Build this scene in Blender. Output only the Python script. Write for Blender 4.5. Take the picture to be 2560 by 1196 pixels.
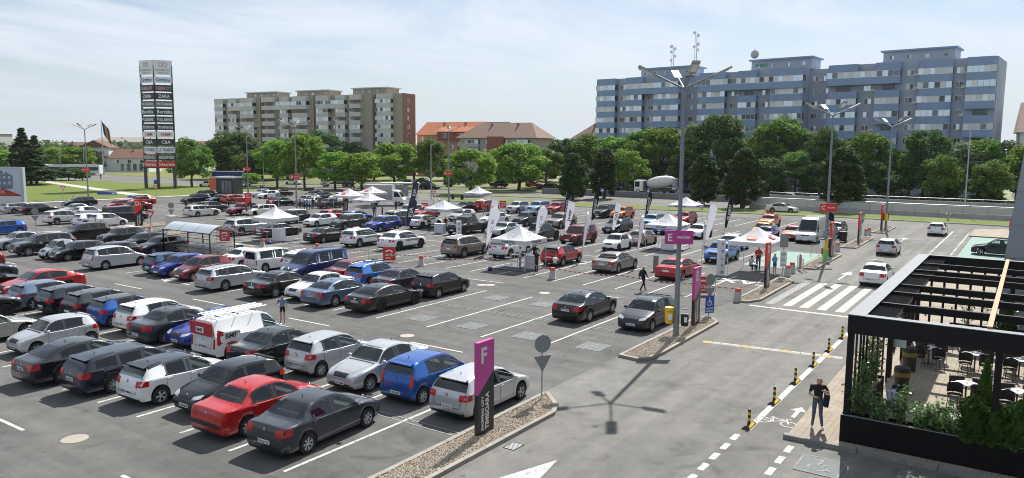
import bpy, bmesh, math, random
import numpy as np
from mathutils import Vector, Matrix
from mathutils.bvhtree import BVHTree
random.seed(7); np.random.seed(7)
R = math.radians
for o in list(bpy.data.objects): bpy.data.objects.remove(o)
SC = bpy.context.scene
COL = SC.collection

# ---------------------------------------------------------------- camera
# world: X and Y run along the parking grid (X along the stalls, Y along the aisles), metres
CAM_H, FPX, PITCH, ROLL, YAW = 9.2, 1902.76, .1170619, .0077164, .59956
fw = Vector((math.cos(YAW)*math.cos(PITCH), math.sin(YAW)*math.cos(PITCH), -math.sin(PITCH)))
rt0 = Vector((math.sin(YAW), -math.cos(YAW), 0)); up0 = rt0.cross(fw)
rt = math.cos(ROLL)*rt0+math.sin(ROLL)*up0; up = -math.sin(ROLL)*rt0+math.cos(ROLL)*up0
cam = bpy.data.cameras.new('camera'); cam.sensor_width = 36; cam.lens = FPX/2560*36
cam.clip_start = .5; cam.clip_end = 6000
camo = bpy.data.objects.new('camera', cam); COL.objects.link(camo)
camo.matrix_world = Matrix(((rt.x, up.x, -fw.x, 0), (rt.y, up.y, -fw.y, 0), (rt.z, up.z, -fw.z, CAM_H), (0, 0, 0, 1)))
SC.camera = camo
def G(px, py, z=0.):
    """survey helper: the point of the level z seen at a spot of the photograph"""
    d = fw*FPX+rt*(px-1280)-up*(py-598); t = (z-CAM_H)/d.z
    return (d.x*t, d.y*t)

# ---------------------------------------------------------------- world, sun, exposure
SUN_EL, SUN_AZ = 48., 10.           # azimuth from +X towards +Y
w = bpy.data.worlds.new('World'); SC.world = w; w.use_nodes = True
nt = w.node_tree; nt.nodes.clear(); N = nt.nodes.new; LK = nt.links.new
out = N('ShaderNodeOutputWorld'); bg = N('ShaderNodeBackground'); LK(bg.outputs[0], out.inputs[0])
sky = N('ShaderNodeTexSky'); sky.sky_type = 'NISHITA'; sky.sun_disc = False
sky.sun_elevation = R(SUN_EL); sky.sun_rotation = R(90-SUN_AZ)
sky.air_density = 1.0; sky.dust_density = .5; sky.ozone_density = 1.0; sky.altitude = 90
tc = N('ShaderNodeTexCoord'); sep = N('ShaderNodeSeparateXYZ'); LK(tc.outputs['Generated'], sep.inputs[0])
def mth(op, a, b=None, c=None):
    m = N('ShaderNodeMath'); m.operation = op
    for i, v in enumerate((a, b, c)):
        if v is None: continue
        if isinstance(v, (int, float)): m.inputs[i].default_value = v
        else: LK(v, m.inputs[i])
    return m.outputs[0]
zz = mth('ADD', mth('MAXIMUM', sep.outputs[2], 0.0), .10)
cmb = N('ShaderNodeCombineXYZ'); LK(mth('DIVIDE', sep.outputs[0], zz), cmb.inputs[0]); LK(mth('DIVIDE', sep.outputs[1], zz), cmb.inputs[1])
mp = N('ShaderNodeMapping'); mp.inputs['Rotation'].default_value = (0, 0, R(-50)); mp.inputs['Scale'].default_value = (.6, 1.05, 1); mp.inputs['Location'].default_value = (1.7, .6, 0)
LK(cmb.outputs[0], mp.inputs[0])
n1 = N('ShaderNodeTexNoise'); n1.inputs['Scale'].default_value = 1.1; n1.inputs['Detail'].default_value = 9; n1.inputs['Roughness'].default_value = .62; n1.inputs['Distortion'].default_value = .5
LK(mp.outputs[0], n1.inputs['Vector'])
rmp = N('ShaderNodeMapRange'); rmp.interpolation_type = 'SMOOTHSTEP'
rmp.inputs[1].default_value = .34; rmp.inputs[2].default_value = .70; rmp.inputs[3].default_value = .28; rmp.inputs[4].default_value = .92
LK(n1.outputs[0], rmp.inputs[0])
mx = N('ShaderNodeMix'); mx.data_type = 'RGBA'; LK(rmp.outputs[0], mx.inputs[0]); LK(sky.outputs[0], mx.inputs[6])
CLOUD = (8.3, 9.0, 9.9, 1)
mx.inputs[7].default_value = CLOUD
hz = N('ShaderNodeMapRange'); hz.interpolation_type = 'SMOOTHSTEP'; hz.inputs[1].default_value = 0.; hz.inputs[2].default_value = .15; hz.inputs[3].default_value = .75; hz.inputs[4].default_value = 0.
LK(sep.outputs[2], hz.inputs[0]); mh = N('ShaderNodeMix'); mh.data_type = 'RGBA'; LK(hz.outputs[0], mh.inputs[0]); LK(mx.outputs[2], mh.inputs[6]); mh.inputs[7].default_value = (5.9, 6.75, 7.7, 1)   # haze band all round the horizon
LK(mh.outputs[2], bg.inputs[0]); bg.inputs[1].default_value = .066
sd = bpy.data.lights.new('sun', 'SUN'); sd.energy = 5.0; sd.angle = R(.55); sd.color = (1, .955, .89)
so = bpy.data.objects.new('sun', sd); COL.objects.link(so); so.location = (60, 10, 80)
sv = Vector((math.cos(R(SUN_EL))*math.cos(R(SUN_AZ)), math.cos(R(SUN_EL))*math.sin(R(SUN_AZ)), math.sin(R(SUN_EL))))
so.rotation_euler = sv.to_track_quat('Z', 'Y').to_euler()
SC.view_settings.view_transform = 'Standard'; SC.view_settings.look = 'None'
SC.view_settings.exposure = .62; SC.view_settings.gamma = 1.; SC.view_settings.use_curve_mapping = False
SC.render.engine = 'CYCLES'; SC.cycles.filter_width = 1.0

# ---------------------------------------------------------------- materials
MATS = {}
def mat(name, col=(.5, .5, .5), rough=.6, metal=0., coat=0., var=0., vscale=3., bump=0., bscale=40., spec=.5, col2=None, detail=4., coords='Object', emit=0.):
    if name in MATS: return MATS[name]
    m = bpy.data.materials.new(name); m.use_nodes = True; t = m.node_tree; p = t.nodes['Principled BSDF']
    p.inputs['Base Color'].default_value = (*col[:3], 1); p.inputs['Roughness'].default_value = rough; p.inputs['Metallic'].default_value = metal
    p.inputs['Specular IOR Level'].default_value = spec; p.inputs['Coat Weight'].default_value = coat; p.inputs['Coat Roughness'].default_value = .04
    if var or col2:
        c = t.nodes.new('ShaderNodeTexCoord'); n = t.nodes.new('ShaderNodeTexNoise'); n.inputs['Scale'].default_value = vscale; n.inputs['Detail'].default_value = detail; n.inputs['Roughness'].default_value = .65
        t.links.new(c.outputs[coords], n.inputs['Vector'])
        r = t.nodes.new('ShaderNodeMapRange'); r.inputs[1].default_value = .3; r.inputs[2].default_value = .7
        t.links.new(n.outputs[0], r.inputs[0])
        x = t.nodes.new('ShaderNodeMix'); x.data_type = 'RGBA'
        a = col2 if col2 else tuple(max(0, v*(1-var)) for v in col); b = col if col2 else tuple(min(1, v*(1+var)) for v in col)
        x.inputs[6].default_value = (*a[:3], 1); x.inputs[7].default_value = (*b[:3], 1)
        t.links.new(r.outputs[0], x.inputs[0]); t.links.new(x.outputs[2], p.inputs['Base Color'])
    if bump:
        c = t.nodes.new('ShaderNodeTexCoord'); n = t.nodes.new('ShaderNodeTexNoise'); n.inputs['Scale'].default_value = bscale; n.inputs['Detail'].default_value = 3
        t.links.new(c.outputs[coords], n.inputs['Vector'])
        b = t.nodes.new('ShaderNodeBump'); b.inputs['Strength'].default_value = bump; b.inputs['Distance'].default_value = .02
        t.links.new(n.outputs[0], b.inputs['Height']); t.links.new(b.outputs[0], p.inputs['Normal'])
    if emit: p.inputs['Emission Color'].default_value = (*col[:3], 1); p.inputs['Emission Strength'].default_value = emit
    MATS[name] = m
    return m
def nodes(m): return m.node_tree, m.node_tree.nodes['Principled BSDF']

# ---------------------------------------------------------------- mesh helpers
class MB:
    def __init__(s): s.v = []; s.f = []; s.m = []
    def add(s, vs, fs, mi=0):
        b = len(s.v); s.v += [tuple(v) for v in vs]; s.f += [tuple(b+i for i in f) for f in fs]; s.m += [mi]*len(fs); return s
    def bx(s, x0, x1, y0, y1, z0, z1, mi=0):
        return s.add([(x0, y0, z0), (x1, y0, z0), (x1, y1, z0), (x0, y1, z0), (x0, y0, z1), (x1, y0, z1), (x1, y1, z1), (x0, y1, z1)],
                     [(3, 2, 1, 0), (4, 5, 6, 7), (0, 1, 5, 4), (1, 2, 6, 5), (2, 3, 7, 6), (3, 0, 4, 7)], mi)
    def box(s, c, d, rz=0., mi=0, ry=0., rx=0.):
        M = Matrix.Translation(c) @ Matrix.Rotation(rz, 4, 'Z') @ Matrix.Rotation(ry, 4, 'Y') @ Matrix.Rotation(rx, 4, 'X')
        vs = [M @ Vector((sx*d[0]/2, sy*d[1]/2, sz*d[2]/2)) for sz in (-1, 1) for sx, sy in ((-1, -1), (1, -1), (1, 1), (-1, 1))]
        return s.add(vs, [(3, 2, 1, 0), (4, 5, 6, 7), (0, 1, 5, 4), (1, 2, 6, 5), (2, 3, 7, 6), (3, 0, 4, 7)], mi)
    def tube(s, p0, p1, r0, r1=None, n=8, mi=0):
        r1 = r0 if r1 is None else r1; p0 = Vector(p0); p1 = Vector(p1); d = (p1-p0).normalized()
        a = d.orthogonal().normalized(); b = d.cross(a)
        vs = [p+(a*math.cos(2*math.pi*i/n)+b*math.sin(2*math.pi*i/n))*r for p, r in ((p0, r0), (p1, r1)) for i in range(n)]
        return s.add(vs, [(i, (i+1) % n, n+(i+1) % n, n+i) for i in range(n)]+[tuple(range(n-1, -1, -1)), tuple(range(n, 2*n))], mi)
    def path(s, pts, r, n=6, mi=0):
        for a, b in zip(pts[:-1], pts[1:]): s.tube(a, b, r, r, n, mi)
        return s
    def prism(s, poly, z0, z1, mi=0, mtop=None):
        n = len(poly); vs = [(x, y, z0) for x, y in poly]+[(x, y, z1) for x, y in poly]
        s.add(vs, [(i, (i+1) % n, n+(i+1) % n, n+i) for i in range(n)], mi)
        s.add(vs, [tuple(range(n, 2*n))], mi if mtop is None else mtop)
        return s.add(vs, [tuple(range(n-1, -1, -1))], mi)
    def lathe(s, prof, n=16, c=(0, 0, 0), ax='Z', mi=0, cap=True):
        vs = []
        for r, h in prof:
            for i in range(n):
                a = 2*math.pi*i/n; p = (r*math.cos(a), r*math.sin(a), h)
                if ax == 'Y': p = (p[0], p[2], p[1])
                if ax == 'X': p = (p[2], p[0], p[1])
                vs.append((p[0]+c[0], p[1]+c[1], p[2]+c[2]))
        k = len(prof)
        fs = [(j*n+i, j*n+(i+1) % n, (j+1)*n+(i+1) % n, (j+1)*n+i) for j in range(k-1) for i in range(n)]
        if cap and prof[0][0] > 1e-4: fs.append(tuple(range(n-1, -1, -1)))
        if cap and prof[-1][0] > 1e-4: fs.append(tuple((k-1)*n+i for i in range(n)))
        return s.add(vs, fs, mi)
    def ell(s, c, r, n=12, k=8, mi=0):
        return s.lathe([(max(1e-5, math.sin(math.pi*j/k)), -math.cos(math.pi*j/k)) for j in range(k+1)], n, (0, 0, 0), 'Z', mi)._scale(n*(k+1), c, r)
    def _scale(s, cnt, c, r):
        for i in range(len(s.v)-cnt, len(s.v)):
            x, y, z = s.v[i]; s.v[i] = (c[0]+x*r[0], c[1]+y*r[1], c[2]+z*r[2])
        return s
    def mesh(s, name, mats, smooth=None):
        me = bpy.data.meshes.new(name); me.from_pydata(s.v, [], s.f)
        if not isinstance(mats, (list, tuple)): mats = [mats]
        for m in mats: me.materials.append(m)
        if len(mats) > 1: me.polygons.foreach_set('material_index', s.m)
        bm = bmesh.new(); bm.from_mesh(me); bmesh.ops.recalc_face_normals(bm, faces=bm.faces); bm.to_mesh(me); bm.free()
        if smooth is not None:
            me.polygons.foreach_set('use_smooth', [True]*len(me.polygons)); me.set_sharp_from_angle(angle=R(smooth))
        me.update(); return me
    def ob(s, name, mats, parent=None, smooth=None): return link(name, s.mesh(name, mats, smooth), parent)
def link(name, data, parent=None, loc=None, rz=None, scale=None):
    o = bpy.data.objects.new(name, data); COL.objects.link(o)
    if parent is not None: o.parent = parent
    if loc is not None: o.location = loc
    if rz is not None: o.rotation_euler = (0, 0, rz)
    if scale is not None: o.scale = scale
    return o
def tag(o, label, cat, group=None):
    o['label'] = label; o['category'] = cat
    if group: o['group'] = group
    return o
def thing(name, label, cat, loc=(0, 0, 0), rz=0., group=None):
    o = link(name, None, None, loc, rz); o.empty_display_size = .2
    return tag(o, label, cat, group)
def struct(o, kind='structure'): o['kind'] = kind; return o
def copytree(o, parent=None):
    c = o.copy(); COL.objects.link(c); c.parent = parent
    for k in [q for q in o.children]: copytree(k, c)
    return c
TXT = {}
def textmesh(s, bold=0.):
    if (s, bold) in TXT: return TXT[(s, bold)]
    cu = bpy.data.curves.new('t', 'FONT'); cu.body = s; cu.align_x = 'CENTER'; cu.align_y = 'CENTER'; cu.offset = bold; cu.extrude = .012; cu.resolution_u = 2
    o = bpy.data.objects.new('t', cu)
    me = bpy.data.meshes.new_from_object(o); bpy.data.objects.remove(o); bpy.data.curves.remove(cu)
    xs = [v.co.x for v in me.vertices]; ys = [v.co.y for v in me.vertices]
    cx, cy = (max(xs)+min(xs))/2, (max(ys)+min(ys))/2
    for v in me.vertices: v.co.x -= cx; v.co.y -= cy
    TXT[(s, bold)] = (me, max(xs)-min(xs), max(ys)-min(ys)); return TXT[(s, bold)]
def text(parent, s, c, right, upv, m, h=None, wd=None, bold=.0, name='lettering'):
    """flat raised lettering centred at c, in the frame of the parent"""
    me, W, Hh = textmesh(s, bold)
    me2 = TXT.get((s, bold, m.name))
    if me2 is None:
        me2 = me.copy(); me2.materials.clear(); me2.materials.append(m); TXT[(s, bold, m.name)] = me2
    right = Vector(right).normalized(); upv = Vector(upv).normalized(); n = right.cross(upv)
    sx = wd/W if wd else h/Hh; sy = h/Hh if h else wd/W
    o = link(name, me2, parent)
    M = Matrix((right, upv, n)).transposed().to_4x4(); M.translation = Vector(c)
    o.matrix_local = M @ Matrix.Diagonal((sx, sy, .3, 1)); return o
# plain paints
WHITE = mat('white_paint', (.78, .78, .77), .5)
BLACKP = mat('black_plastic', (.022, .022, .024), .55)
BLACKM = mat('black_metal', (.016, .017, .02), .42)
STEEL = mat('galvanised_steel', (.42, .44, .46), .45, .6, var=.12, vscale=6)
GREYM = mat('grey_metal', (.33, .35, .37), .5, .3, var=.1)
CONC = mat('concrete', (.42, .41, .38), .9, var=.16, vscale=2.5, bump=.25, bscale=30)
RED = mat('sign_red', (.62, .03, .025), .45)
MAG = mat('sign_magenta', (.47, .055, .27), .4)
BLUES = mat('sign_blue', (.02, .07, .36), .4)
YEL = mat('yellow_plastic', (.8, .5, .02), .5)
DGREY = mat('dark_grey', (.06, .062, .066), .5)
# ---------------------------------------------------------------- ground materials
def asphalt(name, base, warm=(1.0, .995, .98), crack=.5, lane=(1.1, .035, 1)):
    m = mat(name, base, .93, spec=.25); t, p = nodes(m); n = t.nodes.new; k = t.links.new
    c = n('ShaderNodeTexCoord').outputs['Object']
    def noise(sc, det=4, ro=.6, dist=0.):
        x = n('ShaderNodeTexNoise'); x.inputs['Scale'].default_value = sc; x.inputs['Detail'].default_value = det; x.inputs['Roughness'].default_value = ro; x.inputs['Distortion'].default_value = dist
        k(c, x.inputs['Vector']); return x.outputs[0]
    def rng(s, a, b, lo, hi):
        x = n('ShaderNodeMapRange'); x.interpolation_type = 'SMOOTHSTEP'
        for i, v in enumerate((a, b, lo, hi)): x.inputs[i+1].default_value = v
        k(s, x.inputs[0]); return x.outputs[0]
    def mul(a, b):
        x = n('ShaderNodeMath'); x.operation = 'MULTIPLY'; k(a, x.inputs[0]); k(b, x.inputs[1]); return x.outputs[0]
    v = mul(rng(noise(.09, 5, .6), .3, .7, .84, 1.14), rng(noise(1.1, 6, .7), .3, .72, .86, 1.12))
    v = mul(v, rng(noise(26, 3, .6), .25, .75, .70, 1.30))
    v = mul(v, rng(noise(.42, 6, .75, 1.2), .53, .70, 1., .70))          # damp and oil stains
    ms = n('ShaderNodeMapping'); ms.inputs['Scale'].default_value = lane; k(c, ms.inputs[0]); tn_ = n('ShaderNodeTexNoise'); tn_.inputs['Scale'].default_value = 1.; tn_.inputs['Detail'].default_value = 4; k(ms.outputs[0], tn_.inputs['Vector']); v = mul(v, rng(tn_.outputs[0], .3, .7, .86, 1.12))          # tyre-polished lanes
    v = mul(v, rng(noise(2.3, 2, .5), .70, .76, 1., .6))               # oil drips
    vo = n('ShaderNodeTexVoronoi'); vo.feature = 'DISTANCE_TO_EDGE'; vo.inputs['Scale'].default_value = .085
    ad = n('ShaderNodeMix'); ad.data_type = 'VECTOR'; ad.blend_type = 'ADD' if hasattr(ad, 'blend_type') else 'MIX'
    wn = n('ShaderNodeTexNoise'); wn.inputs['Scale'].default_value = .5; wn.inputs['Detail'].default_value = 6
    k(c, wn.inputs['Vector']); va = n('ShaderNodeVectorMath'); va.operation = 'MULTIPLY_ADD'; va.inputs[1].default_value = (2.2, 2.2, 0); k(wn.outputs['Color'], va.inputs[0]); k(c, va.inputs[2]); k(va.outputs[0], vo.inputs['Vector'])
    v = mul(v, rng(vo.outputs['Distance'], .0, .0028, crack, 1.))
    x = n('ShaderNodeVectorMath'); x.operation = 'SCALE'; x.inputs[0].default_value = tuple(b*w_ for b, w_ in zip(base, warm)); k(v, x.inputs['Scale']); k(x.outputs[0], p.inputs['Base Color'])
    b = n('ShaderNodeBump'); b.inputs['Strength'].default_value = .35; b.inputs['Distance'].default_value = .01; k(noise(70, 2), b.inputs['Height']); k(b.outputs[0], p.inputs['Normal'])
    return m
ASPH = asphalt('car_park_asphalt', (.114, .114, .112), crack=.8); ROADM = asphalt('road_asphalt', (.15, .148, .14), (1, .99, .95), .85)
def painted(name, col, under=(.13, .13, .125), amt=.5):
    m = mat(name, col, .75, spec=.3); t, p = nodes(m); n = t.nodes.new; k = t.links.new
    c = n('ShaderNodeTexCoord').outputs['Object']; g = n('ShaderNodeNewGeometry').outputs['Position']
    x = n('ShaderNodeTexNoise'); x.inputs['Scale'].default_value = 7; x.inputs['Detail'].default_value = 6; x.inputs['Roughness'].default_value = .75; k(g, x.inputs['Vector'])
    r = n('ShaderNodeMapRange'); r.inputs[1].default_value = amt; r.inputs[2].default_value = amt+.16; k(x.outputs[0], r.inputs[0])
    q = n('ShaderNodeMix'); q.data_type = 'RGBA'; q.inputs[6].default_value = (*col, 1); q.inputs[7].default_value = (*under, 1); k(r.outputs[0], q.inputs[0]); k(q.outputs[2], p.inputs['Base Color'])
    return m
PAINT = painted('road_paint', (.52, .515, .49), amt=.50); PAINTW = painted('worn_paint', (.27, .27, .25), amt=.44); PAINTG = painted('green_paint', (.15, .28, .235), (.17, .22, .195), .48)
PAINTB = painted('blue_grey_paint', (.125, .145, .155), (.11, .115, .115), .46); CREAM = painted('crossing_paint', (.46, .44, .36), amt=.56)
GRASS = mat('grass', (.085, .145, .016), .95, col2=(.145, .155, .04), vscale=.22, detail=8, bump=.6, bscale=8, spec=.2)
GRASS2 = mat('dry_grass', (.12, .155, .03), .95, col2=(.20, .185, .075), vscale=.12, detail=8, bump=.6, bscale=6, spec=.2)
PATHM = mat('path_concrete', (.40, .39, .35), .9, var=.1, vscale=1.5)
SOIL = mat('bare_soil', (.22, .17, .12), .95, var=.25, vscale=1.5, bump=.5, bscale=10)

# ---------------------------------------------------------------- ground sheets
def sheet(name, poly, z, m, parent=None, thick=None):
    b = MB()
    if thick: b.prism(poly, z-thick, z)
    else: b.add([(x, y, z) for x, y in poly], [tuple(range(len(poly)))])
    o = b.ob(name, m, parent)
    if thick is None:
        me = o.data
        if me.polygons[0].normal.z < 0: me.flip_normals()
    if parent is None: struct(o)
    return o
sheet('ground', [(-3000, -3000), (3000, -3000), (3000, 3000), (-3000, 3000)], -.05, mat('far_ground', (.12, .17, .05), .95, col2=(.24, .22, .13), vscale=.02, detail=8))
sheet('road', [(-60, -160), (178, -160), (172, 330), (-60, 330)], -.012, ROADM)
LOT = sheet('car_park', [(-30, 14.9), (106.5, 14.9), (106, 60), (103.5, 131.5), (-30, 131.5)], 0, ASPH)
sheet('driveway', [(-30, -40), (118, -40), (110, 14.9), (-30, 14.9)], -.004, asphalt('driveway_asphalt', (.163, .161, .152), (1, .995, .975), .9, (.035, 1.1, 1)))
def vpoly(pts): return [G(*p) for p in pts]
def kerbed(name, poly, m=GRASS, h=.11):
    o = sheet(name, poly, h, m, None, h+.02)
    b = MB(); n = len(poly); C = Vector((sum(p[0] for p in poly)/n, sum(p[1] for p in poly)/n))
    for i in range(n):
        a = Vector(poly[i]); c = Vector(poly[(i+1) % n]); d = (c-a); L = d.length
        if L < .3: continue
        d /= L; nn = Vector((-d.y, d.x)); nn = nn if (C-a).dot(nn) > 0 else -nn
        q = [a-d*.07-nn*.08, c+d*.07-nn*.08, c+d*.07+nn*.08, a-d*.07+nn*.08]
        if (q[1]-q[0]).cross(q[2]-q[0]) < 0: q.reverse()
        b.prism([tuple(v) for v in q], -.01, h+.015+.002*i)
    b.ob('kerb', CONC, o); return o
kerbed('lawn', [(57.5, 135.6), (84, 133.2), (101.5, 133.6), (111, 145), (106.5, 158), (105, 180), (104.3, 206), (93.4, 212), (60, 212)])
sheet('footpath', [(93.2, 213), (95.6, 212), (79, 134.4), (76.2, 134.6)], .125, PATHM)
sheet('pavement', [(40, 132.4), (84, 131.0), (104, 131.4), (103.5, 133.3), (84, 132.9), (40, 134.4)], .09, PATHM, None, .1)
kerbed('grass_verge', [(114.5, -20), (114.4, 22), (111, 44.6), (106, 71.6), (104.6, 87), (108.6, 91), (114, 77.3), (117.5, 47.3), (122, 23.8), (121, -20)])
kerbed('median_verge', [(120.5, 110), (122, 86), (125, 70), (129, 72), (127.2, 90), (124.6, 113)], GRASS2)
kerbed('tree_verge', [(121, 171), (130.4, 148), (134.6, 112), (138.5, 84), (146, 84), (143, 120), (137, 156), (126.6, 178)])
sheet('meadow', [(150, 95), (178, 95), (172, 330), (140, 330), (128, 190), (146, 150)], .03, GRASS2)
sheet('side_street', [(148.5, 92), (156, 92), (150, 160), (134, 196), (128, 192), (143.5, 158)], .04, ROADM)
kerbed('corner_verge', [(101, 137), (108, 126), (108.5, 112), (104.2, 112), (103.8, 128)], GRASS)
kerbed('traffic_verge', [(112, 168), (119, 152), (123, 146), (125, 150), (120, 162), (114, 174)], GRASS2)
sheet('tree_belt_ground', [(150, -60), (178, -60), (178, 95), (150, 95)], .03, GRASS2)

# ---------------------------------------------------------------- painted lines (parts of the car park and driveway)
LINE = MB().bx(-.5, .5, -.5, .5, 0, .001).mesh('line', PAINT); LINEW = MB().bx(-.5, .5, -.5, .5, 0, .001).mesh('line', PAINTW)
def pline(name, x0, y0, x1, y1, wd=.12, worn=False, z=.005, parent=None):
    d = math.hypot(x1-x0, y1-y0)
    return link(name, LINEW if worn else LINE, parent or LOT, ((x0+x1)/2, (y0+y1)/2, z), math.atan2(y1-y0, x1-x0), (d, wd, 1))
ROWS = {18.65: [17.1+2.56*k for k in range(0, 26)], 34.55: [18.55, 21.95, 25.5, 29.1]+[32.5+2.43*k for k in range(0, 24)],
        50.4: [17.7+2.44*k for k in range(0, 34)], 66.3: [20.4+2.45*k for k in range(0, 40)], 82.2: [20.4+2.45*k for k in range(0, 40)], 98.0: [20.4+2.45*k for k in range(0, 38)]}
for xc, ys in ROWS.items():
    for y in ys:
        if xc > 60 and 70 < y < 82: continue
        if xc < 60 and y > 84 and xc > 45: continue
        pline('parking_line', xc-5.1, y, xc+5.1, y, .12)
    y1 = max(ys)
    if xc < 40:
        for s in (-.14, .14): pline('row_line', xc+s, min(ys)-2.4, xc+s, y1, .07, True, .009)
for xa in (10.75, 26.7, 42.6, 58.4, 74.3):
    for k in range(0, 12):
        y = 17.4+k*9.15 if xa < 20 else 20.9+k*8.85
        pline('dash_line', xa, y, xa, y+3.2, .12)
def arrow(x, y, ang, L=3.6, parent=None, z=.006, m=PAINT, wd=.9):
    b = MB().add([(0, -.07, 0), (L*.6, -.07, 0), (L*.6, .07, 0), (0, .07, 0)], [(0, 1, 2, 3)]).add([(L*.6, -wd/2, 0), (L, 0, 0), (L*.6, wd/2, 0)], [(0, 1, 2)])
    o = b.ob('painted_arrow', m, parent or LOT); o.location = (x, y, z); o.rotation_euler = (0, 0, ang)
arrow(29.4, 46.3, R(88)); arrow(24.4, 51.5, R(-92), m=PAINTW); arrow(28.0, 70, R(90)); arrow(45.0, 60, R(90))
arrow(G(1393, 1150)[0]-5.2, G(1393, 1150)[1]+.35, R(-4), 5.2, wd=1.1); arrow(58.4, 11.2, R(0), 4.6); arrow(88, 11.0, R(0), 4.)
# wheelchair marks
def wheelchair(parent, c, r_, u_, s, m, name='wheelchair_symbol'):
    """pictogram in a plane: c centre, r_ right, u_ up, s half size"""
    r_ = Vector(r_); u_ = Vector(u_); n = r_.cross(u_); b = MB()
    def P(x, y): return Vector(c)+r_*(x*s)+u_*(y*s)
    def bar(x0, y0, x1, y1, wd=.13):
        a = P(x0, y0); e = P(x1, y1); d = (e-a).normalized(); q = d.cross(n)*wd*s*.5
        b.add([a-q, e-q, e+q, a+q], [(0, 1, 2, 3)])
    ring = [(math.cos(R(t)), math.sin(R(t))) for t in range(100, 350, 20)]
    for (x0, y0), (x1, y1) in zip(ring[:-1], ring[1:]): bar(-.1+.48*x0, -.35+.48*y0, -.1+.48*x1, -.35+.48*y1, .12)
    bar(-.1, .55, -.05, -.1, .2); bar(-.05, .2, .35, .2); bar(-.1, -.1, .38, -.1, .16); bar(.35, -.05, .5, -.65, .15); bar(.45, -.65, .68, -.58)
    b.add([P(-.1+.15*math.cos(R(t)), .8+.15*math.sin(R(t))) for t in range(0, 360, 45)], [tuple(range(8))])
    return b.ob(name, m, parent)
for (px, py) in ((1056, 796), (1182, 815), (1322, 840), (1483, 867), (1240, 745), (1358, 761), (2005, 1185)):
    x, y = G(px, py); lot = LOT
    if px > 1900: x, y = 22.9, 4.6
    o = sheet('disabled_bay_panel', [(x-.65, y-.6), (x+.65, y-.6), (x+.65, y+.6), (x-.65, y+.6)], .009, PAINTB, LOT)
    b = MB()
    for a in ((x-.65, y-.6, x+.65, y-.6), (x-.65, y+.6, x+.65, y+.6), (x-.65, y-.6, x-.65, y+.6), (x+.65, y-.6, x+.65, y+.6)): pline('panel_edge', *a, .05, True, .0135)
    wheelchair(LOT, (x, y, .014), (0, -1, 0), (1, 0, 0), .5, PAINTW)
# crossing, stop line, bike lane
for i, yy in enumerate((12.75, 11.7, 10.75, 9.75, 8.75)):
    s = sheet('crossing_stripe', [(46.4, yy-.25), (56.2, yy-.25), (56.2, yy+.25), (46.4, yy+.25)], .004, CREAM if i else PAINTW, LOT)
pline('stop_line', 45.3, 13.6, 45.3, 7.6, .28, z=.002)
pline('bike_lane_line', 24.6, 7.28, 42.5, 7.28, .22, z=.002)
for k in range(9): pline('bike_lane_dash', 24.0-k*.95-.55, 7.4, 24.0-k*.95, 7.4, .2, z=.002)
for k in range(6): pline('bike_lane_dash', 24.0-k*1.0-.6, 5.7, 24.0-k*1.0, 5.7, .2, z=.002)
for k in range(34):
    for yy in (7.45, 5.75): pline('bike_lane_dash', 64+k*1.15, yy, 64.6+k*1.15, yy, .16, z=.002)
pline('bike_lane_line', 84, 7.45, 103, 7.45, .12, z=.001)
# painted bicycle and arrow
b = MB(); u = Vector((0, -1, 0)); BX, BY = 26.0, 6.7
def bk(p, q, wd=.05):
    p = Vector((*p, 0)); q = Vector((*q, 0)); d = (q-p).normalized(); s = Vector((-d.y, d.x, 0))*wd/2; b.add([p-s, q-s, q+s, p+s], [(0, 1, 2, 3)])
def bp(s_, t_): return (BX+t_*1.0, BY-s_*1.0)
for cx in (-.42, .42):
    pts = [bp(cx+.26*math.cos(R(a)), -.1+.26*math.sin(R(a))) for a in range(0, 361, 24)]
    for p, q in zip(pts[:-1], pts[1:]): bk(p, q)
for p, q in (((-.42, -.1), (-.1, -.1)), ((-.1, -.1), (.25, .28)), ((-.42, -.1), (-.18, .28)), ((-.18, .28), (.25, .28)), ((-.1, -.1), (-.2, .38)), ((.42, -.1), (.22, .42)), ((.22, .42), (.38, .46)), ((-.3, .38), (-.1, .38))): bk(bp(*p), bp(*q))
o = b.ob('painted_bicycle', PAINT, LOT); o.location.z = .003
arrow(26.7, 6.35, R(0), 1.3, z=.003, wd=.55)
# TAXI lettering in the bays
for (px, py) in ((1860, 706), (1440, 655), (1535, 640)):
    x, y = G(px, py)
    text(LOT, 'TAXI', (x, y, .006), (0, 1, 0), (-1, 0, 0), PAINT, h=1.5, wd=4.4 if px > 1800 else 2.6, bold=.02, name='painted_lettering')
# green bays
sheet('green_bay', [(76.5, 5.2), (97.5, 5.2), (97.5, -14), (76.5, -14)], .001, PAINTG, LOT)
sheet('green_bay', [(61.5, 19.2), (72.2, 19.2), (72.2, 15.2), (61.5, 15.2)], .009, PAINTG, LOT)
for k in range(5): pline('bay_line', 77+k*5, 5.1, 77+k*5, -12, .12, z=.006)
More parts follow.
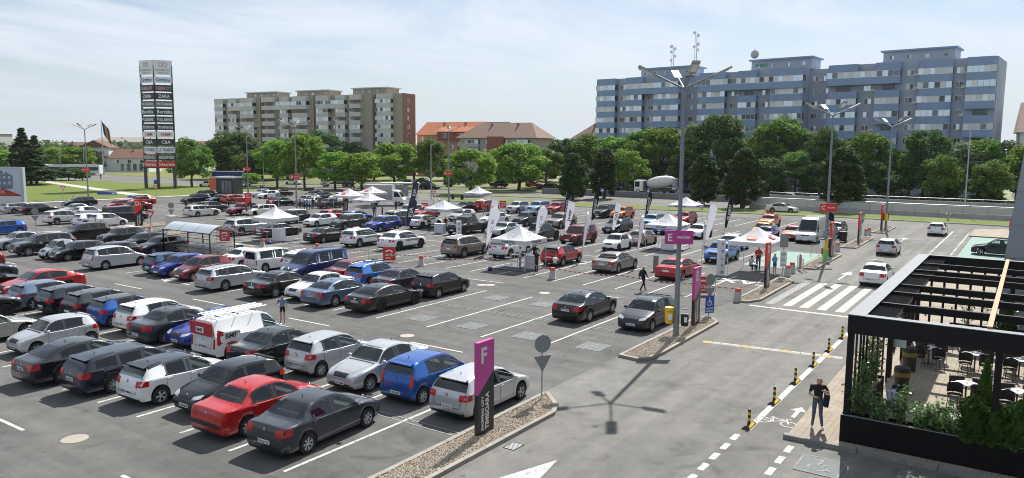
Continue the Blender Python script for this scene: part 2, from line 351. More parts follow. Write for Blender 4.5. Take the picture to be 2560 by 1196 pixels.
# manhole covers, drain
MANH = MB().lathe([(.0001, .006), (.28, .006), (.3, .004), (.36, .0045), (.36, -.01)], 20).mesh('cover', mat('cover_metal', (.34, .30, .25), .7, .2, var=.1))
for px, py in ((187, 1098), (1361, 733), (1225, 713), (1018, 840), (1205, 713)):
    x, y = G(px, py); link('manhole_cover', MANH, LOT, (x, y, .006), 0, (1.1, 1.1, 1) if px == 187 else (1, 1, 1))
x, y = G(1284, 1116); b = MB().bx(-.3, .3, -.22, .22, -.02, .003, 0)
for k in range(7): b.bx(-.25+k*.075, -.215+k*.075, -.18, .18, .003, .008, 1)
o = b.ob('drain_grate', [mat('dark_gap', (.02, .02, .02), .9), STEEL], LOT); o.location = (x, y, 0)

# ---------------------------------------------------------------- kerbed islands with gravel
GRAV = mat('gravel_bed', (.21, .175, .13), .95, var=.3, vscale=14, bump=.8, bscale=30)
PEB = [mat('pebble_tan', (.36, .28, .19), .85, var=.2), mat('pebble_pale', (.44, .41, .36), .85), mat('pebble_grey', (.20, .18, .16), .85)]
KST = mat('kerb_stone', (.28, .26, .225), .92, var=.14, vscale=2, bump=.3, bscale=40)
def inset(poly, d):
    n = len(poly); outp = []
    for i in range(n):
        a, b_, c = Vector(poly[i-1]), Vector(poly[i]), Vector(poly[(i+1) % n])
        e1 = (b_-a).normalized(); e2 = (c-b_).normalized(); n1_ = Vector((-e1.y, e1.x)); n2_ = Vector((-e2.y, e2.x))
        m_ = (n1_+n2_); m_ = m_/max(.4, m_.length)/max(.5, m_.normalized().dot(n1_)) if m_.length > 1e-6 else n1_
        outp.append(tuple(b_+m_*d))
    return outp
def inpoly(p, poly):
    c = False; n = len(poly)
    for i in range(n):
        x0, y0 = poly[i]; x1, y1 = poly[(i+1) % n]
        if (y0 > p[1]) != (y1 > p[1]) and p[0] < (x1-x0)*(p[1]-y0)/(y1-y0)+x0: c = not c
    return c
def island(poly, npeb, psize=.05, stones=True):
    A = sum(poly[i][0]*poly[(i+1) % len(poly)][1]-poly[(i+1) % len(poly)][0]*poly[i][1] for i in range(len(poly)))
    if A < 0: poly = poly[::-1]
    inn = inset(poly, .16)
    o = struct(MB().prism(inset(poly, .06), -.01, .085).ob('traffic_island', GRAV))
    n = len(poly)
    for i in range(n):
        a, c = Vector(poly[i]), Vector(poly[(i+1) % n]); ia, ic = Vector(inn[i]), Vector(inn[(i+1) % n]); L = (c-a).length
        k = max(1, round(L/1.0)) if stones else 1
        for j in range(k):
            t0, t1 = j/k+.006/L, (j+1)/k-.006/L
            dz = random.uniform(-.004, .004)
            MB().prism([tuple(a.lerp(c, t0)), tuple(a.lerp(c, t1)), tuple(ia.lerp(ic, t1)), tuple(ia.lerp(ic, t0))], -.01, .125+dz).ob('kerb_stone', KST, o)
    if npeb:
        b = MB(); xs = [p[0] for p in inn]; ys = [p[1] for p in inn]; cnt = 0
        while cnt < npeb:
            x, y = random.uniform(min(xs), max(xs)), random.uniform(min(ys), max(ys))
            if not inpoly((x, y), inn): continue
            cnt += 1; s = psize*random.uniform(.5, 1.1); a = random.random()*6.28; e = s*random.uniform(.6, 1); z = .085+s*.25
            ca, sa = math.cos(a), math.sin(a)
            b.add([(x+s*ca, y+s*sa, z), (x-e*sa, y+e*ca, z), (x-s*ca, y-s*sa, z), (x+e*sa, y-e*ca, z), (x, y, z+s*.6)], [(0, 1, 4), (1, 2, 4), (2, 3, 4), (3, 0, 4)], random.choice((0, 0, 0, 1, 1, 2)))
        struct(b.ob('gravel', PEB, o), 'stuff')
    return o
island([(8, 14.62), (8, 13.25), (22.1, 13.22), (22.8, 13.5), (23.85, 14.55), (23.7, 14.72)], 9000)
island([(30.2, 14.82), (30.05, 13.8), (30.6, 13.42), (31.9, 13.32), (39.4, 13.42), (40.2, 14.1), (40.1, 14.85)], 6500)
island([(45.8, 14.78), (45.8, 13.9), (47.0, 13.4), (55.2, 13.5), (56.3, 14.4), (55.8, 14.88)], 3500, .06)
island([(62.0, 14.95), (62.1, 13.6), (72.1, 13.65), (73.5, 14.6), (73, 14.95)], 2200, .07)
island([(78.1, 15.0), (78.3, 13.6), (88.8, 13.7), (90, 14.7), (89.5, 15.05)], 1200, .09)
island([(94.8, 15.0), (95, 13.6), (103.5, 13.6), (104.5, 14.6), (104, 15)], 900, .09)
for pl in (((246, 573), (300, 577), (432, 563), (424, 557), (330, 563)), ((362, 589), (420, 591), (534, 576), (522, 569), (400, 579)), ((534, 549), (560, 551), (652, 545), (640, 541)), ((792, 531), (830, 534), (908, 526), (892, 522)), ((85, 603), (140, 605), (150, 590), (100, 588))):
    island(vpoly(pl), 700, .1, False)
# ================================================================ buildings
BLUEW = mat('blue_render', (.37, .415, .50), .9, var=.06, vscale=.6, detail=6); BLUEB = mat('blue_parapet', (.24, .335, .50), .88, var=.07, vscale=.5, detail=6)
TANW = mat('tan_render', (.36, .315, .25), .92, var=.1, vscale=.5, detail=7); PARA = mat('grey_parapet', (.56, .55, .52), .9, var=.16, vscale=.7, detail=8); BRICKW = mat('brick_face', (.30, .14, .09), .9, var=.13, vscale=2.5, detail=8)
WFR = mat('window_frame_white', (.72, .73, .74), .5)
PANES = [mat('pane_sky', (.55, .62, .70), .15, .75, spec=.8), mat('pane_dark', (.015, .018, .022), .08, spec=.8), mat('pane_curtain', (.62, .63, .64), .35, spec=.6), mat('pane_blind', (.74, .75, .76), .4, spec=.5), mat('pane_grey', (.13, .15, .17), .1, .2, spec=.8)]
UNIT = {}
def unitbox(m):
    if m.name not in UNIT: UNIT[m.name] = MB().bx(-.5, .5, -.5, .5, -.5, .5).mesh('box_'+m.name, m)
    return UNIT[m.name]
def ubox(name, m, parent, c, d): return link(name, unitbox(m), parent, c, None, d)
ROOFG = mat('roof_slab', (.34, .33, .31), .9, var=.1)
def frontplan(u0, u1, d, rl, rr, ins=0.):
    """plan of a projecting bay with rounded corners (rl towards high u, rr towards low u)"""
    u0 += ins; u1 -= ins; d -= ins; p = [(u0, 0)]
    for r_, sgn, ux in ((rr, 1, u0), (rl, -1, u1)):
        seq = []
        if r_ > 0:
            for a in (0, 30, 60, 90): seq.append((ux+sgn*(r_-r_*math.cos(R(a))), d-r_+r_*math.sin(R(a))))
        else: seq = [(ux, d)]
        p += seq if sgn > 0 else seq[::-1]
    return p+[(u1, 0)]
def pane_mat(k):
    return PANES[random.choices(range(5), k)[0]]
def bay(T, u0, u1, z, gh, ph, mb, d=1.15, rl=0., rr=0., glazed=True, pw=1.15, wts=(5, 1.3, 4, 4, 1.5)):
    """one balcony: parapet below, glazing above it, centred on height z"""
    if rl or rr: MB().prism(frontplan(u0, u1, d, rl, rr), z-gh/2-ph, z-gh/2).ob('balcony', mb, T, 40)
    else: ubox('balcony', mb, T, ((u0+u1)/2, d/2, z-gh/2-ph/2), (u1-u0, d, ph))
    if not glazed:
        ubox('balcony_door', PANES[1], T, ((u0+u1)/2, .03, z-.1), ((u1-u0)*.5, .05, gh)); return
    gd = d-.10
    gl = ubox('glazing', PANES[1], T, ((u0+u1)/2, gd/2, z), (u1-u0-.16, gd, gh+.02))
    n = max(2, round((u1-u0)/pw)); w_ = (u1-u0-.16)/n; fr = MB()
    for i in range(n):
        uc = u0+.08+w_*(i+.5)
        o = link('pane', unitbox(pane_mat(wts)), gl); o.matrix_parent_inverse = Matrix.Identity(4)
        # panes stand 2 cm proud of the dark core; scale is undone by the parent's scale
        sx, sy, sz = gl.scale; o.location = ((uc-(u0+u1)/2)/sx, (gd/2+.012)/sy, 0); o.scale = ((w_-.10)/sx, .02/sy, (gh-.14)/sz)
    for i in range(n+1): fr.bx(u0+.08+w_*i-.035, u0+.08+w_*i+.035, gd, gd+.045, z-gh/2, z+gh/2)
    fr.bx(u0+.08, u1-.08, gd, gd+.04, z+gh/2-.07, z+gh/2-.003); fr.bx(u0+.08, u1-.08, gd, gd+.04, z-gh/2+.003, z-gh/2+.07)
    fr.ob('window_frame', WFR, T)
def window(T, u, z, w_, h_, y=0., wts=(3, 5, 2, 1, 4)):
    f = ubox('window', WFR, T, (u, y+.02, z), (w_, .07, h_))
    for i in range(2):
        p = link('pane', unitbox(pane_mat(wts)), f, ((i-.5)*.48, .45, 0), None, (.42, .3, .86))
def ac(T, u, z, y=0.):
    ubox('air_conditioner', mat('ac_white', (.62, .62, .6), .6), T, (u, y+.17, z), (.8, .32, .55)); 
def apartment(name, label, A, B, H, zs, strips, mw, mb, merged, roofs, rnd, open_=(), brick=(), recd=3.0, depth=13, endwall=None):
    A = Vector(A); B = Vector(B); L = (B-A).length; T = thing(name, label, 'building', (A.x, A.y, 0), math.atan2(B.y-A.y, B.x-A.x))
    gh, pitch = 1.35, 2.9; ph = pitch-gh
    for s in strips:
        u0, u1, kind = s[:3]; rec = kind == 'recess'; m_ = BRICKW if (u0, u1) in brick else mw
        y1 = -recd if rec else 0
        MB().bx(u0, u1, -depth, y1, 0, H-(.0 if not rec else .2)).ob('wall', m_, T)
        for fi, z in enumerate(zs):
            if any(fi == mf and a <= u0+.01 and u1 <= b_+.01 for mf, a, b_ in merged): continue
            if kind == 'bay':
                op = ((u0, u1) in open_ and random.random() < .75) or random.random() < .07
                rl, rr = rnd.get((u0, u1), (0, 0)); bay(T, u0, u1, z, gh, ph, mb, 1.6, rl, rr, not op)
            elif kind == 'wall':
                window(T, (u0+u1)/2+random.uniform(-.2, .2), z, min(1.5, (u1-u0)*.55), 1.25)
                if random.random() < .55: ac(T, u0+.6, z-.5)
            elif rec:
                for q in (.28, .75): window(T, u0+(u1-u0)*q, z, 1.25, 1.2, y1)
                if random.random() < .4: ac(T, (u0+u1)/2, z-.4, y1)
            elif kind == 'end': window(T, (u0+u1)/2, z, 1.1, 1.3)
        if kind == 'bay':
            pts = frontplan(u0, u1, 1.6, *rnd.get((u0, u1), (0, 0)))
            MB().prism(pts, zs[0]+gh/2, H-.02).ob('parapet', mb, T, 40)
    if endwall is not None:
        MB().bx(endwall-.12, endwall-.004, -depth-.1, .02, 0, H+.1).ob('brick_end_wall', BRICKW, T)
        for z in zs:
            f_ = ubox('window', WFR, T, (endwall-.14, -depth*.45, z), (.07, 1.3, 1.3))
            for i in (-.24, .24): link('pane', unitbox(PANES[random.choice((1, 4, 2))]), f_, (-.45, i, 0), None, (.3, .42, .86))
    for mf, a, b_ in merged: bay(T, a, b_, zs[mf], gh, ph, mb, 2.0, .6, .6)
    for a, b_, h_ in roofs:
        MB().bx(a, b_, -9, -2.2, H-.05, H+h_).ob('roof_house', mw, T); MB().bx(a-.5, b_+.5, -9.6, -1.6, H+h_, H+h_+.35).ob('roof_slab', mb, T)
        n = int((b_-a)/3)
        for i in range(n): window(T, a+(i+.5)*(b_-a)/n, H+h_*.5, .8, .8, -2.2)
    return T
BS = [(2.6, 7.9, 'bay'), (7.9, 10.3, 'wall'), (10.3, 16.9, 'bay'), (16.9, 20.2, 'wall'), (20.2, 25.2, 'bay'), (25.2, 28.9, 'wall'), (28.9, 35.4, 'bay'), (35.4, 40.6, 'recess'), (40.6, 48.3, 'bay'), (48.3, 51.7, 'wall'), (51.7, 56.3, 'bay'), (56.3, 59.6, 'wall'), (59.6, 66.9, 'bay'), (66.9, 72.1, 'recess'), (72.1, 79.3, 'bay'), (79.3, 82.7, 'wall'), (82.7, 87.6, 'bay'), (87.6, 91.0, 'wall'), (91.0, 97.2, 'bay')]
BA, BB = (184, 5), (191.5, 103)
blk = apartment('apartment_block', 'long blue-grey apartment block with rounded glazed balconies behind the trees', BA, BB, 28.6, [26.2-2.9*k for k in range(7)], BS, BLUEW, BLUEB, [(0, 20.2, 35.4), (0, 40.6, 66.9), (0, 72.1, 87.6)], [(10.8, 24.7, 2.5), (40.2, 54.6, 2.5), (70.2, 85.2, 2.2)], {(2.6, 7.9): (0, 1.0), (10.3, 16.9): (.8, .8), (28.9, 35.4): (.9, 0), (40.6, 48.3): (0, .9), (59.6, 66.9): (.9, 0), (72.1, 79.3): (0, .8), (91.0, 97.2): (.8, 0)})
text(blk, 'MMO', (52.0, -2.1, 30.0), (-1, 0, 0), (0, 0, 1), mat('green_letters', (.03, .3, .1), .5), h=.8, wd=3.2, bold=.03)
# roof masts with dishes
def mast(u, h, lab, dishes):
    x, y = Vector(BA).lerp(Vector(BB), u/98.3)+Vector((4, 0)); t = thing('antenna_mast', lab, 'antenna', (x, y, 31.4))
    b = MB()
    for a in (0, 120, 240): b.tube((.35*math.cos(R(a)), .35*math.sin(R(a)), 0), (.25*math.cos(R(a)), .25*math.sin(R(a)), h), .05, .04, 5)
    for k in range(int(h)): b.tube((.3, 0, k+.5), (-.16, .28, k+1), .025, .025, 4)
    b.ob('lattice', STEEL, t)
    for z, a, r_ in dishes: MB().lathe([(.001, 0), (r_*.6, .06), (r_, .2), (r_*.98, .26), (.001, .26)], 12, (-.45 if a > 180 else -.3, .5*math.cos(R(a)), z), 'X').ob('dish', WHITE, t)
mast(76.5, 5.6, 'lattice antenna mast with round dishes on the roof end', ((5.2, 0, .45), (4.5, 180, .45), (3.8, 0, .4), (2.6, 180, .45), (1.6, 0, .4)))
mast(70.0, 8.4, 'tallest antenna mast with dishes on the block roof', ((8.2, 0, .4), (7.4, 180, .45), (5.2, 180, .5), (4.6, 0, .4), (3.8, 180, .4)))
b = MB().lathe([(.001, 0), (.6, .1), (1.0, .4), (.98, .46), (.001, .46)], 14, (0, 0, 1.1), 'X').tube((.2, 0, 0), (.2, 0, 2.6), .05); o = tag(b.ob('roof_dish', STEEL), 'large grey satellite dish on the roof hut', 'antenna'); o.location = (188, 58, 31.4)
NS = [(4.2, 8.0, 'plain'), (8.0, 14.7, 'bay'), (14.7, 16.9, 'recess'), (16.9, 21.2, 'plain'), (21.2, 25.8, 'bay'), (25.8, 27.8, 'wall'), (27.8, 32, 'bay'), (32, 35.3, 'wall'), (35.3, 41, 'bay'), (41, 43.4, 'recess'), (43.4, 45.2, 'plain'), (45.2, 52.2, 'bay'), (52.2, 54.2, 'plain'), (54.2, 58.3, 'bay'), (58.3, 61, 'wall'), (61, 67.3, 'bay'), (67.3, 69.5, 'recess'), (69.5, 71.5, 'plain'), (71.5, 78.5, 'bay'), (78.5, 80.5, 'wall'), (80.5, 84.8, 'bay'), (84.8, 87.5, 'wall'), (87.5, 92, 'bay')]
apartment('apartment_block', 'weathered tan apartment block with grey balconies and a brick end wall', (196, 175), (184, 268), 27.9, [25.4-2.9*k for k in range(6)], NS, TANW, PARA, [(0, 27.8, 41), (0, 45.2, 61), (0, 71.5, 84.8)], [(12, 27, 2.2), (38, 53, 2.0), (63, 78.5, 2.0)], {(8.0, 14.7): (1.4, 1.4)}, ((21.2, 25.8), (61, 67.3), (27.8, 32), (45.2, 52.2)), ((14.7, 16.9), (41, 43.4), (67.3, 69.5)), depth=7.5, endwall=4.2)
# ---- lower houses
def tiles(name, c1, c2, sc=3.):
    m = mat(name, c1, .9, col2=c2, vscale=sc, detail=8, bump=.5, bscale=6); return m
ORT = tiles('orange_tiles', (.46, .15, .06), (.36, .12, .06)); OLT = tiles('old_tiles', (.27, .17, .12), (.12, .085, .065), 2.6); PKT = tiles('pink_tiles', (.45, .31, .27), (.38, .28, .25)); BRT = tiles('brown_sheet_roof', (.17, .08, .06), (.14, .07, .05)); GRT = tiles('grey_roof', (.33, .31, .27), (.28, .26, .22))
def house(name, label, x, y, L, D, h, rh, rz, mw, mr, hip=.0, floors=3, nw=8, ov=.6, extra=None, wt=(3, 5, 2, 1, 4), cat='house'):
    """L along local x, front looks to local +y"""
    t = thing(name, label, cat, (x, y, 0), rz)
    MB().bx(0, L, -D, 0, 0, h).ob('wall', mw, t)
    e = hip*L; zt = h+rh
    v = [(-ov, ov, h-.1), (L+ov, ov, h-.1), (L+ov, -D-ov, h-.1), (-ov, -D-ov, h-.1), (e, -D/2, zt), (L-e, -D/2, zt)]
    b = MB().add(v, [(0, 1, 5, 4), (2, 3, 4, 5), (1, 2, 5), (3, 0, 4), (3, 2, 1, 0)]); rf = b.ob('roof', mr, t)
    for i in range(2): MB().bx(L*(.3+.35*i), L*(.3+.35*i)+.6, -D*.4, -D*.4+.6, h+rh*.3, h+rh*.95).ob('chimney', BRICKW, rf)
    for f_ in range(floors):
        for i in range(nw): window(t, (i+.5)*L/nw, h-1.4-2.8*f_, 1.3, 1.35, 0, wt)
    if extra: extra(t)
    return t
HPINK = mat('salmon_render', (.46, .25, .175), .9, var=.06); HRED = mat('red_render', (.26, .09, .06), .9, var=.06); HCREAM = mat('cream_render', (.43, .40, .32), .9, var=.08); HWHITE = mat('white_render', (.62, .64, .66), .9, var=.05); HGREY = mat('grey_render', (.4, .4, .38), .9, var=.08)
def ex1(t):
    MB().bx(3.5, 16, .02, .7, 12, 15.4).ob('dormer', HRED, t); window(t, 6.5, 13.9, 2, 1.4, .7); window(t, 13, 13.9, 2, 1.4, .7)
    MB().add([(3, 1.2, 15.1), (16.6, 1.2, 15.1), (16.6, -3, 17), (3, -3, 17)], [(0, 1, 2, 3)]).ob('dormer_roof', ORT, t)
    MB().add([(8, -5.4, 16.6), (19, -5.4, 16.6), (17, -7, 18.6), (10, -7, 18.6), (8, -12, 16.), (19, -12, 16.)], [(0, 1, 2, 3), (1, 5, 2), (0, 3, 4), (3, 2, 5, 4)]).ob('upper_roof', ORT, t)
    for z in (11.4, 8.6, 5.8):
        for u in (3.0,): bay(t, u, u+4.5, z-.6, 1.3, 1.3, HRED, 1.0)
house('house', 'salmon house with stepped orange tiled roofs', 210, 158, 25, 13, 14.2, 4.6, R(97), HPINK, ORT, .0, 3, 6, extra=ex1)
def ex2(t):
    MB().bx(10.5, 16.5, .03, 1.0, 0, 13.2).ob('stair_tower', HRED, t)
    for u in (2.0, 19.5):
        for z in (11.9, 9.1): bay(t, u, u+4, z-.3, 1.3, 1.2, HGREY, 1.1)
    MB().add([(11, -3.5, 14.8), (22, -3.5, 14.8), (20.5, -7, 18.0), (12.5, -7, 18.0), (11, -11, 14.8), (22, -11, 14.8)], [(0, 1, 2, 3), (1, 5, 2), (0, 3, 4), (3, 2, 5, 4)]).ob('upper_roof', OLT, t)
house('house', 'cream house with broad weathered brown tile roof', 198, 127, 27, 13, 12.9, 4.8, R(97), HCREAM, OLT, .16, 3, 7, 1.0, extra=ex2)
house('house', 'small house with a dark red pitched roof behind the trees', 222, 112, 10, 9, 13.5, 4.5, R(97), HPINK, tiles('wine_roof', (.2, .05, .05), (.16, .04, .04)), .1, 3, 3)
house('house', 'grey house with pyramid roof beside the blue block', 205, 100, 17, 12, 12.6, 4.8, R(97), HGREY, OLT, .3, 3, 3)
house('house', 'pale house with pinkish tiled roof beyond the blue block', 187, -24, 27, 14, 13.5, 6.2, R(94), HWHITE, PKT, .0, 4, 7, wt=(3, 1, 4, 3, 1))
# left part of the view
def ex3(t):
    for i in range(4): MB().prism([(2+i*2.2, 0), (3.2+i*2.2, 0), (3.2+i*2.2, .06), (2+i*2.2, .06)], .6, 3).ob('arch', PANES[4], t)
    MB().bx(14, 24, -8, -.5, 0, 9).ob('tower_wall', HWHITE, t); MB().add([(13.5, 0, 8.8), (24.5, 0, 8.8), (24.5, -8.5, 8.8), (13.5, -8.5, 8.8), (19, 0, 11.4), (19, -8.5, 11.4)], [(0, 1, 4), (2, 3, 5), (0, 4, 5, 3), (1, 2, 5, 4)]).ob('tower_roof', BRT, t)
    for u in (16, 19, 22): window(t, u, 6.8, 1, 2.0, -.5)
def px_house(name, lab, px, py, L, D, h, rh, rz, mw, mr, hip=0., fl=1, nw=4, ex=None, cat='house'):
    x, y = G(px, py); return house(name, lab, x, y, L, D, h, rh, rz, mw, mr, hip, fl, nw, .6, ex, cat=cat)
px_house('restaurant', 'white villa with brown roof and arched porch behind the pylon', 372, 431, 22, 12, 5.2, 3.2, R(128), HWHITE, BRT, .15, 1, 5, ex3, 'building')
px_house('pavilion', 'low dark pavilion under a broad grey hipped roof', 290, 430, 20, 16, 3.2, 4.6, R(128), DGREY, GRT, .36, 1, 4, None, 'building')
for i, (px, py, L, h, rh, mr, lab) in enumerate(((150, 402, 46, 8, 3, GRT, 'long grey-roofed shed on the left horizon'), (235, 402, 60, 8.5, 3, BRT, 'wide brown-roofed hall on the horizon'), (330, 402, 60, 9, 3, OLT, 'long weathered-roofed hall on the horizon'), (30, 402, 40, 9, 3.5, OLT, 'brown-roofed house on the horizon behind the conifers'), (-5, 405, 24, 16, 1, GRT, 'tall grey block at the left horizon'), (430, 405, 50, 12, 3, GRT, 'grey-roofed hall behind the round tree'), (520, 402, 46, 11, 2.5, BRT, 'brown-roofed hall left of the tan block'))):
    x, y = G(px, py); house('far_building', lab, x, y, L, 14, h, rh, R(124), HCREAM if i % 2 else HGREY, mr, .06, 1, 6, cat='building')
# ---------------------------------------------------------------- street walls
def wall(name, label, x0, y0, x1, y1, h, th, m, panel=None, rail=False):
    d = math.hypot(x1-x0, y1-y0); t = thing(name, label, 'wall', (x0, y0, 0), math.atan2(y1-y0, x1-x0))
    n = max(1, int(d/3.0)); w_ = d/n
    base = h*.42 if panel else h
    for i in range(n): MB().bx(i*w_+.012, (i+1)*w_-.012, -th/2, th/2, -.02, base+random.uniform(-.01, .01)).ob('wall_section', m, t)
    if panel:
        for i in range(n): ubox('panel', panel, t, ((i+.5)*w_, .0, base+(h-base)/2), (w_-.12, th*.4, h-base-.04))
        for i in range(n+1): ubox('post', CONC, t, (i*w_, 0, base+(h-base)/2), (.14, th*.7, h-base+.06))
        MB().tube((0, 0, h+.12), (d, 0, h+.12), .04, .04, 6).ob('rail', STEEL, t)
    if rail:
        MB().tube((0, 0, h+.45), (d, 0, h+.45), .035, .035, 6).ob('rail', STEEL, t)
        for i in range(n+1): MB().tube((i*w_, 0, h), (i*w_, 0, h+.45), .03, .03, 6).ob('post', STEEL, t)
    return t
WC = mat('wall_concrete', (.36, .355, .34), .9, var=.15, vscale=.6, detail=8); WP = mat('wall_panel', (.47, .48, .44), .8, var=.08, vscale=.4); WD = mat('dark_wall_concrete', (.20, .205, .21), .9, var=.12, vscale=.5)
wall('street_wall', 'pale panelled concrete wall with handrail along the street', 124.2, -25, 124.2, 38, 1.7, .35, WC, WP)
wall('median_wall', 'long low dark grey concrete wall between the carriageways', 137, -30, 137, 86, 1.15, .3, WD)
wall('far_wall', 'grey wall with rail on the far side of the carriageways', 142.5, -30, 142.5, 40, 1.35, .3, WC, None, True)
# ================================================================ trees
def leafmat(name, c1, c2, tr=.35):
    m = bpy.data.materials.new(name); m.use_nodes = True; t = m.node_tree; p = t.nodes['Principled BSDF']; n = t.nodes.new; k = t.links.new
    p.inputs['Roughness'].default_value = .75; p.inputs['Specular IOR Level'].default_value = .12
    c = n('ShaderNodeTexCoord'); x = n('ShaderNodeTexNoise'); x.inputs['Scale'].default_value = 1.3; x.inputs['Detail'].default_value = 5; k(c.outputs['Object'], x.inputs['Vector']); oi = n('ShaderNodeObjectInfo'); hs = n('ShaderNodeHueSaturation'); ri = n('ShaderNodeMapRange'); ri.inputs[3].default_value = .82 if 'leaf' in name else 1.; ri.inputs[4].default_value = 1.3 if 'leaf' in name else 1.; k(oi.outputs['Random'], ri.inputs[0]); k(ri.outputs[0], hs.inputs['Value']); rh_ = n('ShaderNodeMapRange'); rh_.inputs[3].default_value = .478 if 'leaf' in name else .5; rh_.inputs[4].default_value = .512 if 'leaf' in name else .5; k(oi.outputs['Random'], rh_.inputs[0]); k(rh_.outputs[0], hs.inputs['Hue'])
    r = n('ShaderNodeMapRange'); r.inputs[1].default_value = .32; r.inputs[2].default_value = .68; k(x.outputs[0], r.inputs[0])
    q = n('ShaderNodeMix'); q.data_type = 'RGBA'; q.inputs[6].default_value = (*c1, 1); q.inputs[7].default_value = (*c2, 1); k(r.outputs[0], q.inputs[0]); k(q.outputs[2], hs.inputs['Color']); k(hs.outputs[0], p.inputs['Base Color'])
    d = n('ShaderNodeBsdfTranslucent'); k(hs.outputs[0], d.inputs['Color']); s = n('ShaderNodeMixShader'); s.inputs[0].default_value = tr
    k(p.outputs[0], s.inputs[1]); k(d.outputs[0], s.inputs[2]); k(s.outputs[0], t.nodes['Material Output'].inputs[0]); MATS[name] = m; return m
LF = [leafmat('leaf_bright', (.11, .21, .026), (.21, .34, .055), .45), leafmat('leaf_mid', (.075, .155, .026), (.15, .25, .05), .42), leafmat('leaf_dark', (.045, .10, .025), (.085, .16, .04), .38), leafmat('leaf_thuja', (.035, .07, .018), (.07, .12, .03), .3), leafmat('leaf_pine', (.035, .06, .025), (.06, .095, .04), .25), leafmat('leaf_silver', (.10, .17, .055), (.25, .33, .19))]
BARK = mat('bark', (.085, .065, .045), .95, var=.3, vscale=5)
def leaves(pts, nrm, size, m, rng, name='crown'):
    n = len(pts); a = rng.normal(size=(n, 3)); nn = nrm+a*.55; nn /= np.linalg.norm(nn, axis=1)[:, None]
    t = np.cross(nn, rng.normal(size=(n, 3))); t /= np.linalg.norm(t, axis=1)[:, None]; b = np.cross(nn, t)
    s = size*rng.uniform(.55, 1.25, n)[:, None]; v = np.empty((n, 4, 3)); v[:, 0] = pts-t*s*.5; v[:, 1] = pts-b*s*.36; v[:, 2] = pts+t*s*.55; v[:, 3] = pts+b*s*.36
    me = bpy.data.meshes.new(name); me.vertices.add(4*n); me.vertices.foreach_set('co', v.ravel()); me.loops.add(4*n); me.loops.foreach_set('vertex_index', np.arange(4*n, dtype=np.int32))
    me.polygons.add(n); me.polygons.foreach_set('loop_start', np.arange(0, 4*n, 4, dtype=np.int32)); me.materials.append(m); me.update(calc_edges=True); return me
def crown_mesh(seed, h, rad, trunk, n, size, m, style='round'):
    """crown for a tree of height h: leaf clumps on branch ends, gaps in between"""
    rng = np.random.default_rng(seed); P_, N_ = [], []
    ch = h-trunk
    nb = 46 if style == 'round' else 130 if style == 'thuja' else 150
    for i in range(nb):
        if style == 'round':
            t = rng.uniform(0, 1)**.8; prof = math.sin(math.pi*min(.97, .14+.80*t))**.65*(1 if t < .55 else 1.05-.25*(t-.55))
            a = rng.uniform(0, 2*math.pi); q = rng.uniform(.35, 1.1)**.6
            c = np.array([rad*prof*q*.82*math.cos(a), rad*prof*q*.82*math.sin(a), trunk+ch*(.06+.86*t)]); r_ = rad*rng.uniform(.15, .36)
        elif style == 'thuja':
            t = rng.uniform(0, 1); prof = (.62+.38*math.sin(math.pi*min(1, t*1.25+.1))) if t < .7 else max(.12, (1-t)/.3)**.7
            a = rng.uniform(0, 2*math.pi); q = rng.uniform(.4, 1)**.5
            c = np.array([rad*prof*q*.80*math.cos(a), rad*prof*q*.80*math.sin(a), trunk+ch*(.03+.92*t)]); r_ = rad*rng.uniform(.16, .26)
        else:
            t = rng.uniform(0, 1); prof = max(.06, 1-t); a = rng.uniform(0, 2*math.pi); q = rng.uniform(.3, 1)
            c = np.array([rad*prof*q*.85*math.cos(a), rad*prof*q*.85*math.sin(a), trunk+ch*t-.15*rad*q*prof]); r_ = rad*rng.uniform(.12, .22)*(.4+.7*prof)
        k = int(n/nb*(r_/(rad*{'round': .3, 'thuja': .21}.get(style, .15)))**1.6)+4
        d = rng.normal(size=(k, 3)); d /= np.linalg.norm(d, axis=1)[:, None]; rr = r_*rng.uniform(.55, 1.08, k)[:, None]
        sc = np.array([1, 1, .75 if style != 'thuja' else 1.35]); P_.append(c+d*rr*sc); N_.append(d*.8+np.array([0, 0, .5]))
    pts = np.concatenate(P_); nr = np.concatenate(N_); keep = pts[:, 2] > trunk*.7
    return leaves(pts[keep], nr[keep], size, m, rng)
def trunk_mesh(seed, h, trunk, rad, r0, style='round'):
    rng = random.Random(seed); b = MB(); top_ = trunk+(h-trunk)*(.55 if style == 'round' else .9)
    p = Vector((0, 0, -.1)); segs = 5
    for i in range(segs):
        q = Vector((rng.uniform(-.1, .1), rng.uniform(-.1, .1), top_*(i+1)/segs)); b.tube(p, q, r0*(1-.75*i/segs), r0*(1-.75*(i+1)/segs), 7); p = q
    for i in range(9 if style == 'round' else 3):
        z = trunk*rng.uniform(.75, 1.1)+(h-trunk)*rng.uniform(0, .35); a = rng.uniform(0, 6.28); l = rad*rng.uniform(.5, .85)
        b.tube((0, 0, z), (l*math.cos(a), l*math.sin(a), z+l*rng.uniform(.5, 1)), r0*.38, r0*.1, 5)
    return b.mesh('trunk', BARK, 40)
TREES = {}
